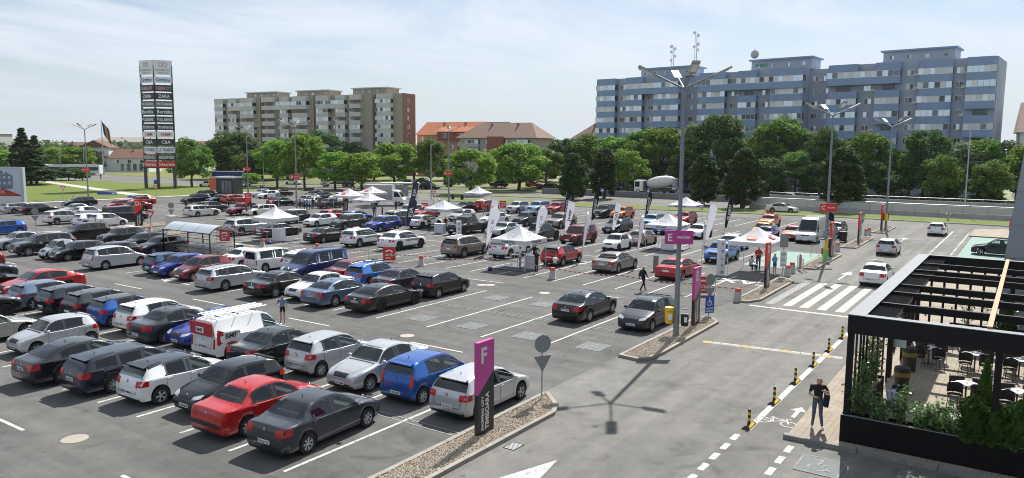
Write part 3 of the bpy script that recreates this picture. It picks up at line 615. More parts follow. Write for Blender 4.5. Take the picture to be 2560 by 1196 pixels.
def tree(kind, pos, h, rad, label, trunk=None, group=None, cat='tree', name=None, seed=0, lm=None):
    style = {'thuja': 'thuja', 'conifer': 'conifer'}.get(kind, 'round')
    base = {'thuja': (10., 2.1, .7, 13000, .30, LF[3]), 'conifer': (14., 4., 2.2, 9000, .5, LF[4])}.get(kind, (10., 4., 1.7, 7400, .44, LF[{'bright': 0, 'mid': 1, 'dark': 2, 'silver': 5}.get(kind, 0)]))
    key = (kind, seed % 4)
    if key not in TREES:
        sd_ = (hash(kind) if False else sum(map(ord, kind)))*7+seed % 4
        TREES[key] = (crown_mesh(sd_, *base, style), trunk_mesh(sd_, base[0], base[2], base[1], .26, style))
    cm, tm = TREES[key]
    t = thing(name or {'thuja': 'columnar_conifer', 'conifer': 'conifer_tree'}.get(kind, 'street_tree'), label, cat, (pos[0], pos[1], 0), random.Random(seed*31+int(pos[0])).uniform(0, 6.28), group)
    sc = (rad/base[1], rad/base[1], h/base[0]); link('crown', cm, t, None, None, sc); link('trunk', tm, t, None, None, (sc[0]*.9, sc[0]*.9, sc[2])); return t
def tree_px(kind, px, pb, pt, wpx, label, group, seed=0):
    x, y = G(px, pb); dep = x*fw.x+y*fw.y-CAM_H*fw.z*-1; dep = Vector((x, y, -CAM_H)).dot(fw)
    h = (pb-pt)*dep/FPX; return tree(kind, (x, y), h, wpx*dep/FPX/2*(1.05 if kind == 'thuja' else 1.5 if kind == 'conifer' else 1.25), label, None, group, seed=seed)
gt = 'columnar conifers on the grass verge'
for i, (px, pb, pt, wd, lab) in enumerate(((1432, 500, 385, 78, 'slim dark columnar conifer at the end of the verge row'), (1510, 497, 371, 78, 'columnar conifer with the blue crossing sign beside it'), (1757, 513, 387, 80, 'columnar conifer behind the far lettered tent'), (1856, 521, 373, 108, 'broad columnar conifer beside the passing white taxi'), (2101, 529, 371, 118, 'broadest columnar conifer beside the red C sign'))):
    tree_px('thuja', px, pb, pt, wd, lab, gt, i)
gs = 'leafy trees along the street'
for i, (kd, px, pb, pt, wd, lab) in enumerate((('dark', 655, 452, 385, 90, 'dark tree behind the junction trees'), ('dark', 720, 448, 345, 110, 'dark tall tree behind the bright junction tree'), ('mid', 935, 452, 385, 100, 'green tree in the second row by the bus shelter'), ('mid', 1035, 450, 372, 90, 'green tree in the second row by the brick wall'), ('dark', 1125, 452, 385, 90, 'dark tree in the second row before the salmon house'), ('dark', 1330, 452, 378, 110, 'dark tree in the second row before the cream house'), ('mid', 1415, 455, 372, 90, 'green tree between cream house and columnar row'), ('mid', 480, 468, 343, 92, 'dense dark green tree beside the tall shop pylon'), ('bright', 693, 468, 350, 92, 'bright green tree at the junction'), ('bright', 762, 470, 332, 92, 'tall bright green tree behind the lamp post'), ('bright', 838, 474, 380, 96, 'round bright green tree behind the recycling truck'), ('bright', 905, 476, 378, 112, 'spreading bright green tree behind the grey box truck'), ('bright', 985, 468, 358, 112, 'bright green tree beside the brick end wall'), ('mid', 1078, 470, 346, 78, 'tall narrow green tree in front of the salmon house'), ('bright', 1177, 487, 374, 118, 'round bright green tree with a dark base by the far tent'), ('mid', 1240, 470, 376, 84, 'green tree beside the round bright one'), ('bright', 1297, 477, 358, 136, 'wide bright green tree in front of the cream house'), ('mid', 1365, 470, 372, 84, 'green tree beside the columnar row'), ('dark', 590, 448, 330, 126, 'dark tree in front of the tan block left end'), ('mid', 632, 452, 372, 84, 'green shrubby tree beside the blue lorry'), ('mid', 545, 448, 352, 84, 'green tree behind the orange kiosk'), ('dark', 810, 440, 326, 96, 'dark tree against the tan block'), ('dark', 880, 440, 356, 76, 'small dark tree against the tan block balconies'))):
    tree_px(kd, px, pb, pt, wd, lab, gs, i)
gb = 'trees in front of the blue block'
row = [('dark', 1408, 345, 100), ('mid', 1468, 335, 110), ('bright', 1538, 342, 110), ('mid', 1600, 322, 120), ('bright', 1655, 318, 120), ('silver', 1716, 312, 110), ('dark', 1790, 285, 150), ('bright', 1840, 350, 100), ('mid', 1895, 335, 100), ('mid', 1958, 293, 140), ('silver', 2015, 330, 110), ('dark', 2060, 318, 110), ('bright', 2110, 372, 100), ('mid', 2165, 330, 110), ('bright', 2215, 372, 100), ('bright', 2275, 375, 100), ('dark', 2312, 322, 110), ('silver', 2395, 358, 130), ('mid', 2450, 350, 120), ('silver', 2500, 352, 120), ('bright', 2545, 365, 90), ('bright', 1570, 372, 90), ('mid', 1990, 380, 90), ('mid', 2360, 385, 90), ('dark', 1720, 380, 90), ('mid', 2480, 400, 90), ('dark', 1930, 395, 80), ('dark', 2200, 405, 80)]
rng_b = random.Random(5)
TPH = ['beside the roof of the cream house', 'behind the first columnar conifer', 'behind the columnar conifer with crossing sign', 'above the blue estate on the far street', 'behind the cement mixer cab', 'above the cement mixer drum', 'tallest of all', 'low, behind the E sign lamp', 'behind the broad columnar conifer', 'high, against the middle of the block', 'against the stair recess of the block', 'with a dense crown behind the C sign lamp', 'low, behind the broadest columnar conifer', 'against the narrow bays of the block', 'low, beside the exit lamp', 'low, between exit lamp and rusty pole', 'pointed, against the block windows', 'flowering, at the rusty pole', 'between rusty pole and pale pole', 'flowering, behind the pale pole', 'at the end of the block by the grey wall', 'short, by the cement mixer', 'short, in front of the stair recess', 'short, near the rusty pole', 'short, beside the cement mixer rear', 'short, near the pale pole', 'short, by the broad columnar conifer', 'short, behind the panelled wall']
for i, (kd, px, pt, wd) in enumerate(row):
    cl = {'dark': 'dark green', 'mid': 'mid green', 'bright': 'bright green', 'silver': 'silvery green'}[kd]
    lab = f'{cl} tree before the blue block, '+TPH[i]
    XT = rng_b.uniform(164, 174) if i < 21 else rng_b.uniform(156, 162)
    d_ = fw*FPX+rt*(px-1280)-up*(430-598); x_, y_ = XT, d_.y/d_.x*XT; dep = Vector((x_, y_, 0)).dot(fw); zt = CAM_H+(d_.z+up.z*(430-pt)+0)*XT/d_.x
    tree(kd, (x_, y_), zt, wd*dep/FPX/2*1.2, lab, None, gb+': '+cl, seed=i)
gl_ = 'trees at the left edge beyond the lawn'
for i, (kd, px, pb, pt, wd, lab) in enumerate((('conifer', 62, 459, 323, 84, 'tall dark spruce at the lawn corner'), ('conifer', 92, 462, 340, 78, 'second spruce beside the tall one at the lawn corner'), ('conifer', 78, 464, 360, 86, 'lower spruce in the clump at the lawn corner'), ('bright', 150, 432, 366, 80, 'bright leafy tree behind the yellow lamp'), ('bright', 196, 436, 368, 84, 'bright leafy tree behind the left lamp post'), ('mid', 238, 430, 372, 70, 'green tree behind the flag pole'), ('mid', 285, 424, 374, 70, 'green tree behind the pavilion'), ('bright', 20, 436, 374, 84, 'bright tree at the left edge'), ('dark', 136, 452, 425, 60, 'low dark shrub by the tram stop'), ('dark', 172, 451, 418, 50, 'rounded blue-green shrub by the tram stop'), ('dark', 207, 452, 425, 44, 'small dark shrub beneath the red lamp sign'), ('bright', 619, 466, 432, 64, 'round green bush beside the blue lorry'))):
    tree_px(kd, px, pb, pt, wd, lab, gl_, i)
for i in range(14):  # dark foliage added to stand in for the shade under the crowns
    y_ = -8+i*7.4; tree('dark', (159+2*math.sin(i*2.3), y_), 4.6+math.sin(i*1.7), 3.4, 'dark leafy filler added as shade beneath the trees before the blue block', None, 'shade fillers', 'shrub', 'shade_filler', i)
rng_ = random.Random(3)
fb = MB(); pts = []
rg = np.random.default_rng(9)
for i in range(90):      # far-off wood on the horizon, one mass
    px = rg.uniform(-60, 620); dd = rg.uniform(420, 620); a = YAW-math.atan((px-1280)/FPX); c = np.array([dd*math.cos(a), dd*math.sin(a), rg.uniform(3, 7)])
    d = rg.normal(size=(110, 3)); d /= np.linalg.norm(d, axis=1)[:, None]; pts.append(c+d*np.array([9, 9, 6.5])*rg.uniform(.5, 1, (110, 1)))
pts = np.concatenate(pts); struct(link('far_wood', leaves(pts, np.tile([0, 0, 1.], (len(pts), 1)), 2.4, LF[2], rg, 'far_wood')), 'stuff')['label'] = 'distant wood along the horizon'
# ================================================================ vehicles
GLASSO = mat('dark_glass', (.010, .015, .017), .03, 0, spec=.3)
def seeglass(name, tint):
    m = bpy.data.materials.new(name); m.use_nodes = True; t = m.node_tree; t.nodes.remove(t.nodes['Principled BSDF']); n = t.nodes.new; k = t.links.new
    a = n('ShaderNodeBsdfTransparent'); a.inputs[0].default_value = (*tint, 1); g = n('ShaderNodeBsdfGlossy'); g.inputs['Roughness'].default_value = .02; g.inputs[0].default_value = (.9, .95, 1, 1)
    f = n('ShaderNodeFresnel'); f.inputs[0].default_value = 1.65; s = n('ShaderNodeMixShader'); k(f.outputs[0], s.inputs[0]); k(a.outputs[0], s.inputs[1]); k(g.outputs[0], s.inputs[2]); k(s.outputs[0], t.nodes['Material Output'].inputs[0]); MATS[name] = m; return m
GLASS = seeglass('car_glass', (.70, .78, .76)); GLASSD = seeglass('car_glass_tinted', (.13, .15, .15))
CABIN = mat('cabin_trim', (.04, .04, .042), .85); SEATM = mat('seat_fabric', (.09, .09, .095), .9)
GLASSP = mat('car_glass_pale', (.07, .09, .095), .05, 0, spec=.75)
LAMPG = mat('headlamp_glass', (.55, .58, .6), .1, .35, spec=.8); TAILR = mat('tail_lamp_red', (.46, .010, .012), .2, spec=.5); AMBER = mat('indicator_amber', (.75, .28, .03), .2)
TYRE = mat('tyre_rubber', (.018, .018, .019), .85); CHROME = mat('chrome_trim', (.7, .7, .72), .15, .95)
RIMS = mat('rim_silver', (.46, .47, .49), .35, .5); RIMB = mat('rim_black', (.025, .025, .028), .35, .3); WELL = mat('wheel_recess', (.02, .02, .021), .8)
PLATE = mat('plate_white', (.78, .79, .8), .5); PLTXT = mat('plate_text', (.03, .03, .04), .6); SEAM = mat('panel_gap', (.012, .012, .013), .8)
CAR_COLS = dict(grey=(.026, .032, .042), dgrey=(.011, .014, .019), black=(.0035, .0035, .0045), navy=(.006, .010, .024), red=(.42, .012, .014), maroon=(.17, .012, .02), white=(.74, .75, .76), silver=(.47, .49, .51), silverb=(.38, .41, .45), blue=(.012, .09, .36), blue2=(.015, .045, .30), steel=(.12, .17, .25), bronze=(.24, .215, .19), green=(.032, .055, .04), orange=(.62, .16, .04), yellow=(.58, .34, .03), rose=(.36, .27, .25), teal=(.01, .055, .11), azure=(.01, .13, .42), skyb=(.25, .38, .52), beige=(.40, .39, .36), purple=(.035, .028, .045), bluevan=(.012, .028, .13), ivory=(.66, .66, .62))
def paint(c):
    if c in ('white', 'ivory'): return mat('paint_'+c, CAR_COLS[c], .32, 0, 1., spec=.2)
    if c in ('red', 'yellow', 'orange', 'azure'): return mat('paint_'+c, CAR_COLS[c], .35, .1, 1., spec=.2)
    return mat('paint_'+c, CAR_COLS[c], .34, .45 if max(CAR_COLS[c]) > .2 else .15, .9, spec=.2)
def pchip(pts):
    x = np.array([p[0] for p in pts]); y = np.array([p[1] for p in pts]); h = np.diff(x); d = np.diff(y)/h; m = np.zeros_like(y)
    for i in range(1, len(x)-1):
        if d[i-1]*d[i] > 0:
            w1 = 2*h[i]+h[i-1]; w2 = h[i]+2*h[i-1]; m[i] = (w1+w2)/(w1/d[i-1]+w2/d[i])
    m[0] = d[0]; m[-1] = d[-1]
    def f(t):
        t = min(max(t, x[0]), x[-1]); i = min(max(int(np.searchsorted(x, t))-1, 0), len(h)-1); s = (t-x[i])/h[i]
        return float((2*s**3-3*s**2+1)*y[i]+(s**3-2*s**2+s)*h[i]*m[i]+(-2*s**3+3*s**2)*y[i+1]+(s**3-s**2)*h[i]*m[i+1])
    return f
SED = [(0, .34), (.006, .43), (.035, .505), (.15, .60), (.265, .665), (.42, .955), (.49, .993), (.58, 1.0), (.69, .96), (.835, .73), (.87, .705), (.972, .685), (.99, .60), (1, .42)]
HAT = [(0, .33), (.008, .43), (.045, .51), (.16, .605), (.262, .665), (.41, .945), (.50, .995), (.60, 1.0), (.75, .985), (.885, .935), (.945, .77), (.968, .675), (.985, .62), (1, .40)]
WAG = [(0, .34), (.006, .43), (.035, .505), (.15, .60), (.262, .665), (.40, .95), (.48, .995), (.6, 1.0), (.78, .985), (.91, .93), (.955, .77), (.972, .675), (.988, .61), (1, .40)]
SUV = [(0, .36), (.006, .47), (.025, .555), (.15, .63), (.265, .675), (.395, .95), (.48, .995), (.6, 1.0), (.78, .985), (.905, .935), (.95, .76), (.968, .655), (.985, .57), (1, .40)]
MPV = [(0, .30), (.01, .39), (.06, .475), (.165, .575), (.235, .635), (.41, .945), (.50, .99), (.62, 1.0), (.78, .985), (.905, .93), (.952, .76), (.97, .62), (.988, .53), (1, .36)]
VAN = [(0, .27), (.008, .36), (.045, .44), (.15, .525), (.205, .575), (.335, .925), (.40, .985), (.55, 1.0), (.93, .99), (.98, .955), (.990, .6), (1, .28)]
BIG = [(0, .20), (.006, .30), (.03, .37), (.11, .44), (.15, .49), (.255, .83), (.32, .955), (.42, 1.0), (.94, 1.0), (.982, .975), (.991, .6), (1, .2)]
JEEP = [(0, .40), (.004, .53), (.02, .585), (.27, .62), (.29, .635), (.355, .95), (.39, .985), (.55, 1.0), (.92, .995), (.955, .975), (.965, .62), (.985, .55), (1, .4)]
PICK = [(0, .40), (.005, .52), (.025, .59), (.19, .625), (.235, .645), (.325, .945), (.39, .99), (.50, 1.0), (.595, .975), (.625, .65), (.64, .61), (.97, .605), (.988, .58), (1, .42)]
COU = [(0, .36), (.006, .47), (.05, .565), (.20, .62), (.31, .67), (.455, .95), (.53, .995), (.60, .99), (.70, .91), (.855, .735), (.9, .72), (.97, .70), (.99, .6), (1, .4)]
SCO = [(0, .36), (.006, .47), (.03, .555), (.15, .63), (.265, .675), (.40, .95), (.49, .995), (.58, 1.0), (.70, .965), (.83, .85), (.925, .70), (.97, .655), (.987, .56), (1, .40)]
SMA = [(0, .28), (.02, .40), (.09, .50), (.19, .575), (.25, .625), (.42, .945), (.53, .99), (.68, 1.0), (.84, .96), (.92, .80), (.955, .62), (.98, .52), (1, .36)]
BUB = [(0, .32), (.015, .44), (.09, .55), (.2, .615), (.265, .66), (.41, .945), (.51, .995), (.62, 1.0), (.78, .95), (.89, .83), (.95, .66), (.975, .58), (1, .38)]
LIF = [(0, .34), (.006, .43), (.035, .505), (.15, .60), (.265, .665), (.42, .955), (.49, .993), (.57, 1.0), (.68, .97), (.80, .86), (.905, .715), (.968, .69), (.988, .60), (1, .42)]
# name: profile, length, width, height, wheelbase, front overhang, tyre radius, side window splits (from front), kind
TYPES = dict(
 sedan=(SED, 4.40, 1.75, 1.50, 2.64, .80, .31, (.53, .735), 'sedan'), bigsedan=(SED, 4.85, 1.86, 1.45, 2.88, .85, .335, (.53, .74), 'sedan'),
 liftback=(LIF, 4.75, 1.84, 1.47, 2.70, .88, .33, (.53, .76), 'sedan'), coupesedan=(LIF, 4.95, 1.88, 1.41, 2.87, .86, .345, (.53, .77), 'sedan'),
 hatch=(HAT, 4.15, 1.76, 1.48, 2.56, .82, .315, (.53, .755), 'hatch'), smallhatch=(HAT, 3.75, 1.66, 1.48, 2.40, .74, .295, (.54, .76), 'hatch'), tiny=(HAT, 3.44, 1.63, 1.46, 2.34, .66, .285, (.55, .80), 'hatch'),
 threedoor=(HAT, 3.83, 1.66, 1.54, 2.46, .76, .30, (.58, .80), 'hatch'), wagon=(WAG, 4.80, 1.83, 1.48, 2.74, .88, .33, (.50, .70, .88), 'wagon'), wagon2=(WAG, 4.75, 1.80, 1.52, 2.70, .88, .325, (.50, .70, .88), 'wagon'),
 mpv=(MPV, 4.55, 1.83, 1.68, 2.73, .85, .325, (.32, .53, .73, .89), 'mpv'), minimpv=(MPV, 3.85, 1.76, 1.59, 2.57, .72, .305, (.54, .76), 'mpv'),
 suv=(SUV, 4.50, 1.86, 1.67, 2.68, .88, .355, (.51, .72, .86), 'suv'), bigsuv=(SUV, 4.93, 1.93, 1.76, 2.95, .90, .38, (.50, .70, .875), 'suv'), smallsuv=(SUV, 4.25, 1.78, 1.57, 2.60, .82, .335, (.52, .74), 'suv'),
 suvcoupe=(SCO, 4.90, 1.97, 1.70, 2.92, .88, .39, (.52, .76), 'suv'), crossover=(SCO, 4.68, 1.88, 1.55, 2.88, .85, .37, (.53, .77), 'suv'),
 jeep=(JEEP, 4.60, 1.88, 1.86, 3.00, .75, .42, (.50, .70, .88), 'jeep'), pickup=(PICK, 5.80, 2.05, 1.95, 3.60, .95, .42, (.42, .565), 'pickup'), gladiator=(PICK, 5.55, 1.90, 1.88, 3.48, .80, .43, (.42, .565), 'pickup'),
 vansmall=(VAN, 4.35, 1.83, 1.83, 2.70, .85, .32, (.42,), 'van'), transporter=(VAN, 5.00, 1.94, 1.97, 3.00, .92, .34, (.42, .66, .93), 'vanp'), minibus=(VAN, 4.45, 1.75, 1.68, 2.90, .80, .315, (.42, .64, .93), 'vanp'),
 bigvan=(BIG, 6.0, 2.06, 2.52, 4.03, .95, .345, (.33,), 'van'), smart=(SMA, 2.55, 1.54, 1.55, 1.83, .38, .29, (.62,), 'tiny'), bubble=(BUB, 3.63, 1.69, 1.50, 2.32, .66, .31, (.60, .77), 'hatch'), muscle=(COU, 5.02, 1.92, 1.45, 2.95, .95, .37, (.55, .71), 'coupe'))
WHEELS = {}
def wheel_mesh(r, style):
    key = (round(r, 3), style)
    if key in WHEELS: return WHEELS[key]
    w_ = .11; t = MB().lathe([(r*.62, -w_), (r*.92, -w_), (r, -w_*.75), (r, w_*.75), (r*.92, w_), (r*.66, w_), (r*.62, w_*.55)], 18, ax='Y', mi=0, cap=False)
    tm = t.mesh('wheel', TYRE, 40)
    b = MB().lathe([(.0001, .025), (r*.66, .025)], 16, ax='Y', mi=1, cap=False)
    b.lathe([(r*.61, .06), (r*.67, .10), (r*.64, .104), (r*.60, .07)], 18, ax='Y', mi=0, cap=False)
    n = {'five': 5, 'multi': 9, 'cover': 7, 'dark': 5}[style]; wd = {'five': .26, 'multi': .11, 'cover': .23, 'dark': .22}[style]
    for i in range(n):
        a = 2*math.pi*i/n
        def pt(rr, s, y): return (rr*math.cos(a)-s*math.sin(a), y, rr*math.sin(a)+s*math.cos(a))
        s0, s1 = wd*r*.22, wd*r*.5
        b.add([pt(r*.1, -s0, .07), pt(r*.1, s0, .07), pt(r*.62, s1, .095), pt(r*.62, -s1, .095), pt(r*.1, -s0, .03), pt(r*.1, s0, .03), pt(r*.62, s1, .03), pt(r*.62, -s1, .03)], [(0, 1, 2, 3), (0, 4, 5, 1), (1, 5, 6, 2), (3, 2, 6, 7), (0, 3, 7, 4)], 0)
    b.lathe([(.0001, .085), (r*.17, .08), (r*.2, .04)], 10, ax='Y', mi=0)
    rm = b.mesh('rim', [RIMB if style == 'dark' else RIMS, WELL], 30)
    WHEELS[key] = (tm, rm); return WHEELS[key]
def car_type(tn):
    prof, L, W, Hh, wb, fo, r, splits, kind = TYPES[tn]
    top = pchip([(u, z*Hh) for u, z in prof])
    beltz = .655 if kind in ('sedan', 'hatch', 'wagon', 'coupe') else .645 if kind in ('suv', 'mpv', 'tiny') else .60
    if kind == 'jeep': beltz = .63
    if kind == 'pickup': beltz = .63
    if tn == 'bigvan': beltz = .50
    belt = pchip([(0, .40*Hh), (.05, (beltz-.13)*Hh), (.27, (beltz-.015)*Hh), (.6, beltz*Hh), (.85, (beltz+.03)*Hh), (1, (beltz+.02)*Hh)])
    x_f = fo+wb/2                            # local x of the front end; origin midway between the axles
    X = lambda u: x_f-u*L
    uw = (fo/L, (fo+wb)/L); ra = r+.055
    tum = .36 if kind in ('van', 'vanp') else .20 if kind == 'jeep' else .44 if tn != 'bigvan' else .2
    if tn == 'bigvan': tum = .12
    if kind == 'vanp': tum = .22
    crown = .045
    sill = .20 if kind not in ('suv', 'jeep', 'pickup') else .27 if kind == 'suv' else .36
    def halfw(u):
        d0 = u*L; d1 = (1-u)*L; k = 1.
        fr, rr = (.75, .55) if kind != 'jeep' else (.2, .2)
        if d0 < fr: k *= 1-(.20 if kind != 'jeep' else .08)*(1-d0/fr)**2.3
        if d1 < rr: k *= 1-(.13 if kind not in ('van', 'vanp', 'jeep') else .05)*(1-d1/rr)**2.5
        return W/2*k
    def bot(u):
        d0 = u*L; d1 = (1-u)*L; z = sill
        for d in (d0, d1):
            if d < .10: z = max(z, sill+.14*(1-d/.10)**2)
        x = X(u)
        for q in uw:
            dx = x-X(q)
            if abs(dx) < ra: z = max(z, r+math.sqrt(ra*ra-dx*dx))
        return z
    us = set(np.linspace(0, 1, 31))
    for u, _ in prof: us.add(u)
    for d in (.012, .03, .06, .1, .16): us.add(d/L); us.add(1-d/L)
    for q in uw:
        for f in (1.012, .998, .97, .9, .78, .6, .4, .2, 0): us.add(q-f*ra/L); us.add(q+f*ra/L)
    us = sorted(u for u in us if 0 <= u <= 1); ok = [us[0]]
    for u in us[1:]:
        if u-ok[-1] > .0006: ok.append(u)
    us = ok
    clad = {'suv': .17, 'jeep': .14, 'pickup': .12}.get(kind, .05)
    def section(u):
        w_ = halfw(u); zt = top(u); zb = belt(u); z0 = bot(u); zs = min(zb, zt-crown); zs = max(zs, z0+.06); zt = max(zt, zs+.02); hg = max(0, zt-crown-zs)
        hh = zs-z0; y5 = w_*.945
        y6 = max(w_*.5, y5-.012-tum*hg); z6 = zs+hg*.93+.012
        pts = [(0, z0), (w_*.90, z0), (w_*.965, z0+min(clad, hh*.35)), (w_*1.0, z0+hh*.52), (w_*.992, z0+hh*.78), (w_*.978, zs-.025*min(1, hh*4)), (y5, zs), (y6, z6), (y6*.93, max(z6, zt-crown*.38)), (y6*.55, zt-crown*.08), (0, zt)]
        return pts
    secs = [section(u) for u in us]; K = len(secs[0]); RING = 2*K-2
    v = []; f = []; m = []
    for u, s in zip(us, secs):
        full = s+[(-y, z) for y, z in s[-2:0:-1]]
        v += [(X(u), y, z) for y, z in full]
    for i in range(len(us)-1):
        for j in range(RING):
            jj = (j+1) % RING; side = min(j, RING-1-j)
            f.append((i*RING+j, (i+1)*RING+j, (i+1)*RING+jj, i*RING+jj))
            um = (us[i]+us[i+1])/2; zt = top(um)
            m.append(1 if side < 2 else 2 if (side >= 7 and zt > .93*Hh) else 0)
    NL = len(f)
    f.append(tuple(range(RING))); m.append(0); f.append(tuple((len(us)-1)*RING+j for j in range(RING-1, -1, -1))); m.append(0)
    b = MB(); b.v = v; b.f = f; b.m = m; holes = []
    P = dict(L=L, W=W, H=Hh, wb=wb, r=r, kind=kind, xf=x_f, xr=x_f-L, parts=[])
    tree = BVHTree.FromPolygons(v, f)
    def decal(name, fn, n, k, axis, mats, off=.005, pid=None, thick=True):
        """patch laid on the body: fn(s,t) -> two coordinates in the plane across the axis"""
        vs = []
        for i in range(n+1):
            for j in range(k+1):
                a, c = fn(i/n, j/k)
                if axis == 'L': o_, d_ = (a, 3, c), (0, -1, 0)
                elif axis == 'R': o_, d_ = (a, -3, c), (0, 1, 0)
                elif axis == 'F': o_, d_ = (6, a, c), (-1, 0, 0)
                elif axis == 'B': o_, d_ = (-6, a, c), (1, 0, 0)
                else: o_, d_ = (a, c, 5), (0, 0, -1)
                h = tree.ray_cast(Vector(o_), Vector(d_))
                if h[0] is None:
                    h = tree.find_nearest(Vector(o_)+Vector(d_)*3)
                nn = h[1] if h[1].dot(Vector(d_)) < 0 else -h[1]
                vs.append(h[0]+nn*off-Vector(d_)*.001)
        fs = [(i*(k+1)+j, (i+1)*(k+1)+j, (i+1)*(k+1)+j+1, i*(k+1)+j+1) for i in range(n) for j in range(k)]
        bb = MB().add(vs, fs); me = bb.mesh(name, mats, 40)
        # faces must look outwards
        d_ = {'L': (0, 1, 0), 'R': (0, -1, 0), 'F': (1, 0, 0), 'B': (-1, 0, 0), 'T': (0, 0, 1)}[axis]
        if sum(p.normal.dot(Vector(d_))*p.area for p in me.polygons) < 0: me.flip_normals()
        P['parts'].append((pid or name, me)); return me
    lerp = lambda a, c, t: a+(c-a)*t
    def z6(u): return section(u)[7][1]
    def y6(u): return section(u)[7][0]
    # windscreen: between bonnet end and roof front
    def steep(lo, hi, zlo, zhi):
        grid = np.linspace(lo, hi, 120); zs_ = [top(u) for u in grid]
        u0 = min(grid, key=lambda u: abs(top(u)-zlo)); u1 = min(grid, key=lambda u: abs(top(u)-zhi)); return u0, u1
    zr = .955*Hh
    zc = max(belt(.27), top(prof[4][0]))+.035
    def ws(s, t):
        z = lerp(zc, zr, t); u = min(np.linspace(.08, .55, 90), key=lambda q: abs(top(q)-z)); y = section(u)[8][0]+.008
        return (lerp(-y, y, s), z)
    decal('windscreen', ws, 8, 5, 'F', GLASS)
    holes.append(('top', zc+.015, zr-.015, .08, .55))
    # rear window
    if kind == 'pickup': zb0, zb1, ul, uh, ins = .70*Hh, .93*Hh, .55, .64, .10
    elif kind in ('sedan', 'coupe'): zb0, zb1, ul, uh, ins = top(prof[-4][0])+.045, .935*Hh, .6, .93, -.006
    elif kind in ('van', 'vanp', 'jeep'): zb0, zb1, ul, uh, ins = .60*Hh, .90*Hh, .9, 1., .14
    else: zb0, zb1, ul, uh, ins = (.705 if kind != 'suv' else .69)*Hh, .925*Hh, .6, .99, -.006
    if tn == 'suvcoupe' or tn == 'crossover': zb0 = .735*Hh
    def rw(s, t):
        z = lerp(zb0, zb1, t); u = min(np.linspace(ul, uh, 90), key=lambda q: abs(top(q)-z)); y = section(u)[8][0]-ins
        return (lerp(-y, y, s), z)
    cutrear = kind not in ('van', 'vanp', 'jeep', 'pickup')
    if tn != 'bigvan': decal('rear_window', rw, 8, 4, 'B', GLASS if cutrear else GLASSO)
    if cutrear: holes.append(('top', zb0+.015, zb1-.015, ul, uh))
    # side windows
    ends = list(splits); uA = prof[4][0]+.03
    pil = .018 if kind not in ('van', 'vanp') else .02
    lo = uA
    gg = [u for u in np.linspace(uA, ends[-1], 80) if z6(u)-.04 > belt(u)+.05]
    if gg and len(ends) > 1 and kind not in ('van',):
        def sur(s, t):
            u = lerp(gg[0]-.008, min(gg[-1]+.012, .97), s); z0_ = belt(u)+.018; z1_ = max(z0_+.012, z6(u)-.026); return (X(u), lerp(z0_, z1_, t))
        def strip(f0, f1): return lambda s, t: (sur(s, 0)[0], lerp(sur(s, f0)[1], sur(s, f1)[1], t))
        for ax in 'LR':
            decal('window_surround', lambda s, t: (sur(s, 0)[0], sur(s, 0)[1]-.012+.034*t), 16, 1, ax, BLACKP, .009); decal('window_surround', lambda s, t: (sur(s, 1)[0], sur(s, 1)[1]-.014+.034*t), 16, 1, ax, BLACKP, .009)
    for q in ends:
        hi = q
        a_, b_ = lo, hi-pil*.5
        # move the ends to where the opening is tall enough
        g = [u for u in np.linspace(a_, b_, 60) if z6(u)-.05 > belt(u)+.06]
        if g and len(g) > 3:
            a2, b2 = g[0], g[-1]
            def sw(s, t):
                u = lerp(a2-.004, b2+.004, s); z0_ = belt(u)+.004; z1_ = max(z0_+.02, z6(u)-.004); zz_ = lerp(z0_, z1_, t); return (X(u), zz_)
            for ax in 'LR': decal('side_window' if q == ends[0] or (len(ends) > 3 and q == ends[1]) else 'rear_side_window', sw, 8, 3, ax, GLASS, .006)
            holes.append(('side', a2+.006, b2-.006))
            if q != ends[-1]:
                for ax in 'LR': decal('window_pillar', lambda s, t: (X(lerp(q-.014, q+.014, s)), lerp(belt(q), z6(q)-.01, t)), 1, 3, ax, BLACKP, .010)
        lo = hi+pil*.5
    # lamps, grille, plates
    z_h = .50*Hh if kind not in ('suv', 'jeep', 'pickup', 'van', 'vanp') else .53*Hh if kind == 'suv' else .56*Hh if kind in ('jeep', 'pickup') else .44*Hh
    if tn == 'bigvan': z_h = .37*Hh
    hw = W/2; lh = .075 if kind not in ('van', 'vanp') else .10
    for s_ in (-1, 1):
        if kind == 'jeep' or tn == 'gladiator':
            decal('headlight', lambda s, t: (s_*(hw*.62)+.10*(2*s-1)*math.sqrt(max(0.02, 1-(2*t-1)**2)), z_h-.02+.10*(2*t-1)), 6, 6, 'F', LAMPG, .012)
        else: decal('headlight', lambda s, t: (s_*lerp(hw*.48, hw*.86, s), z_h-.055+.07*s+lh*lerp(-.6, .6, t)*(1.25-.5*abs(s-.55))), 6, 2, 'F', LAMPG, .008)
    gz = z_h-.045
    decal('grille', lambda s, t: (lerp(-hw*.42, hw*.42, s)*(1-.12*(1-t)), gz+lerp(-.085, .06, t)*(1.5 if kind in ('suv', 'jeep', 'pickup') else 1)), 6, 3, 'F', BLACKP, .008)
    decal('air_intake', lambda s, t: (lerp(-hw*.62, hw*.62, s)*(1-.1*(1-t)), sill+.10+lerp(-.01, .10, t)), 6, 2, 'F', BLACKP, .006)
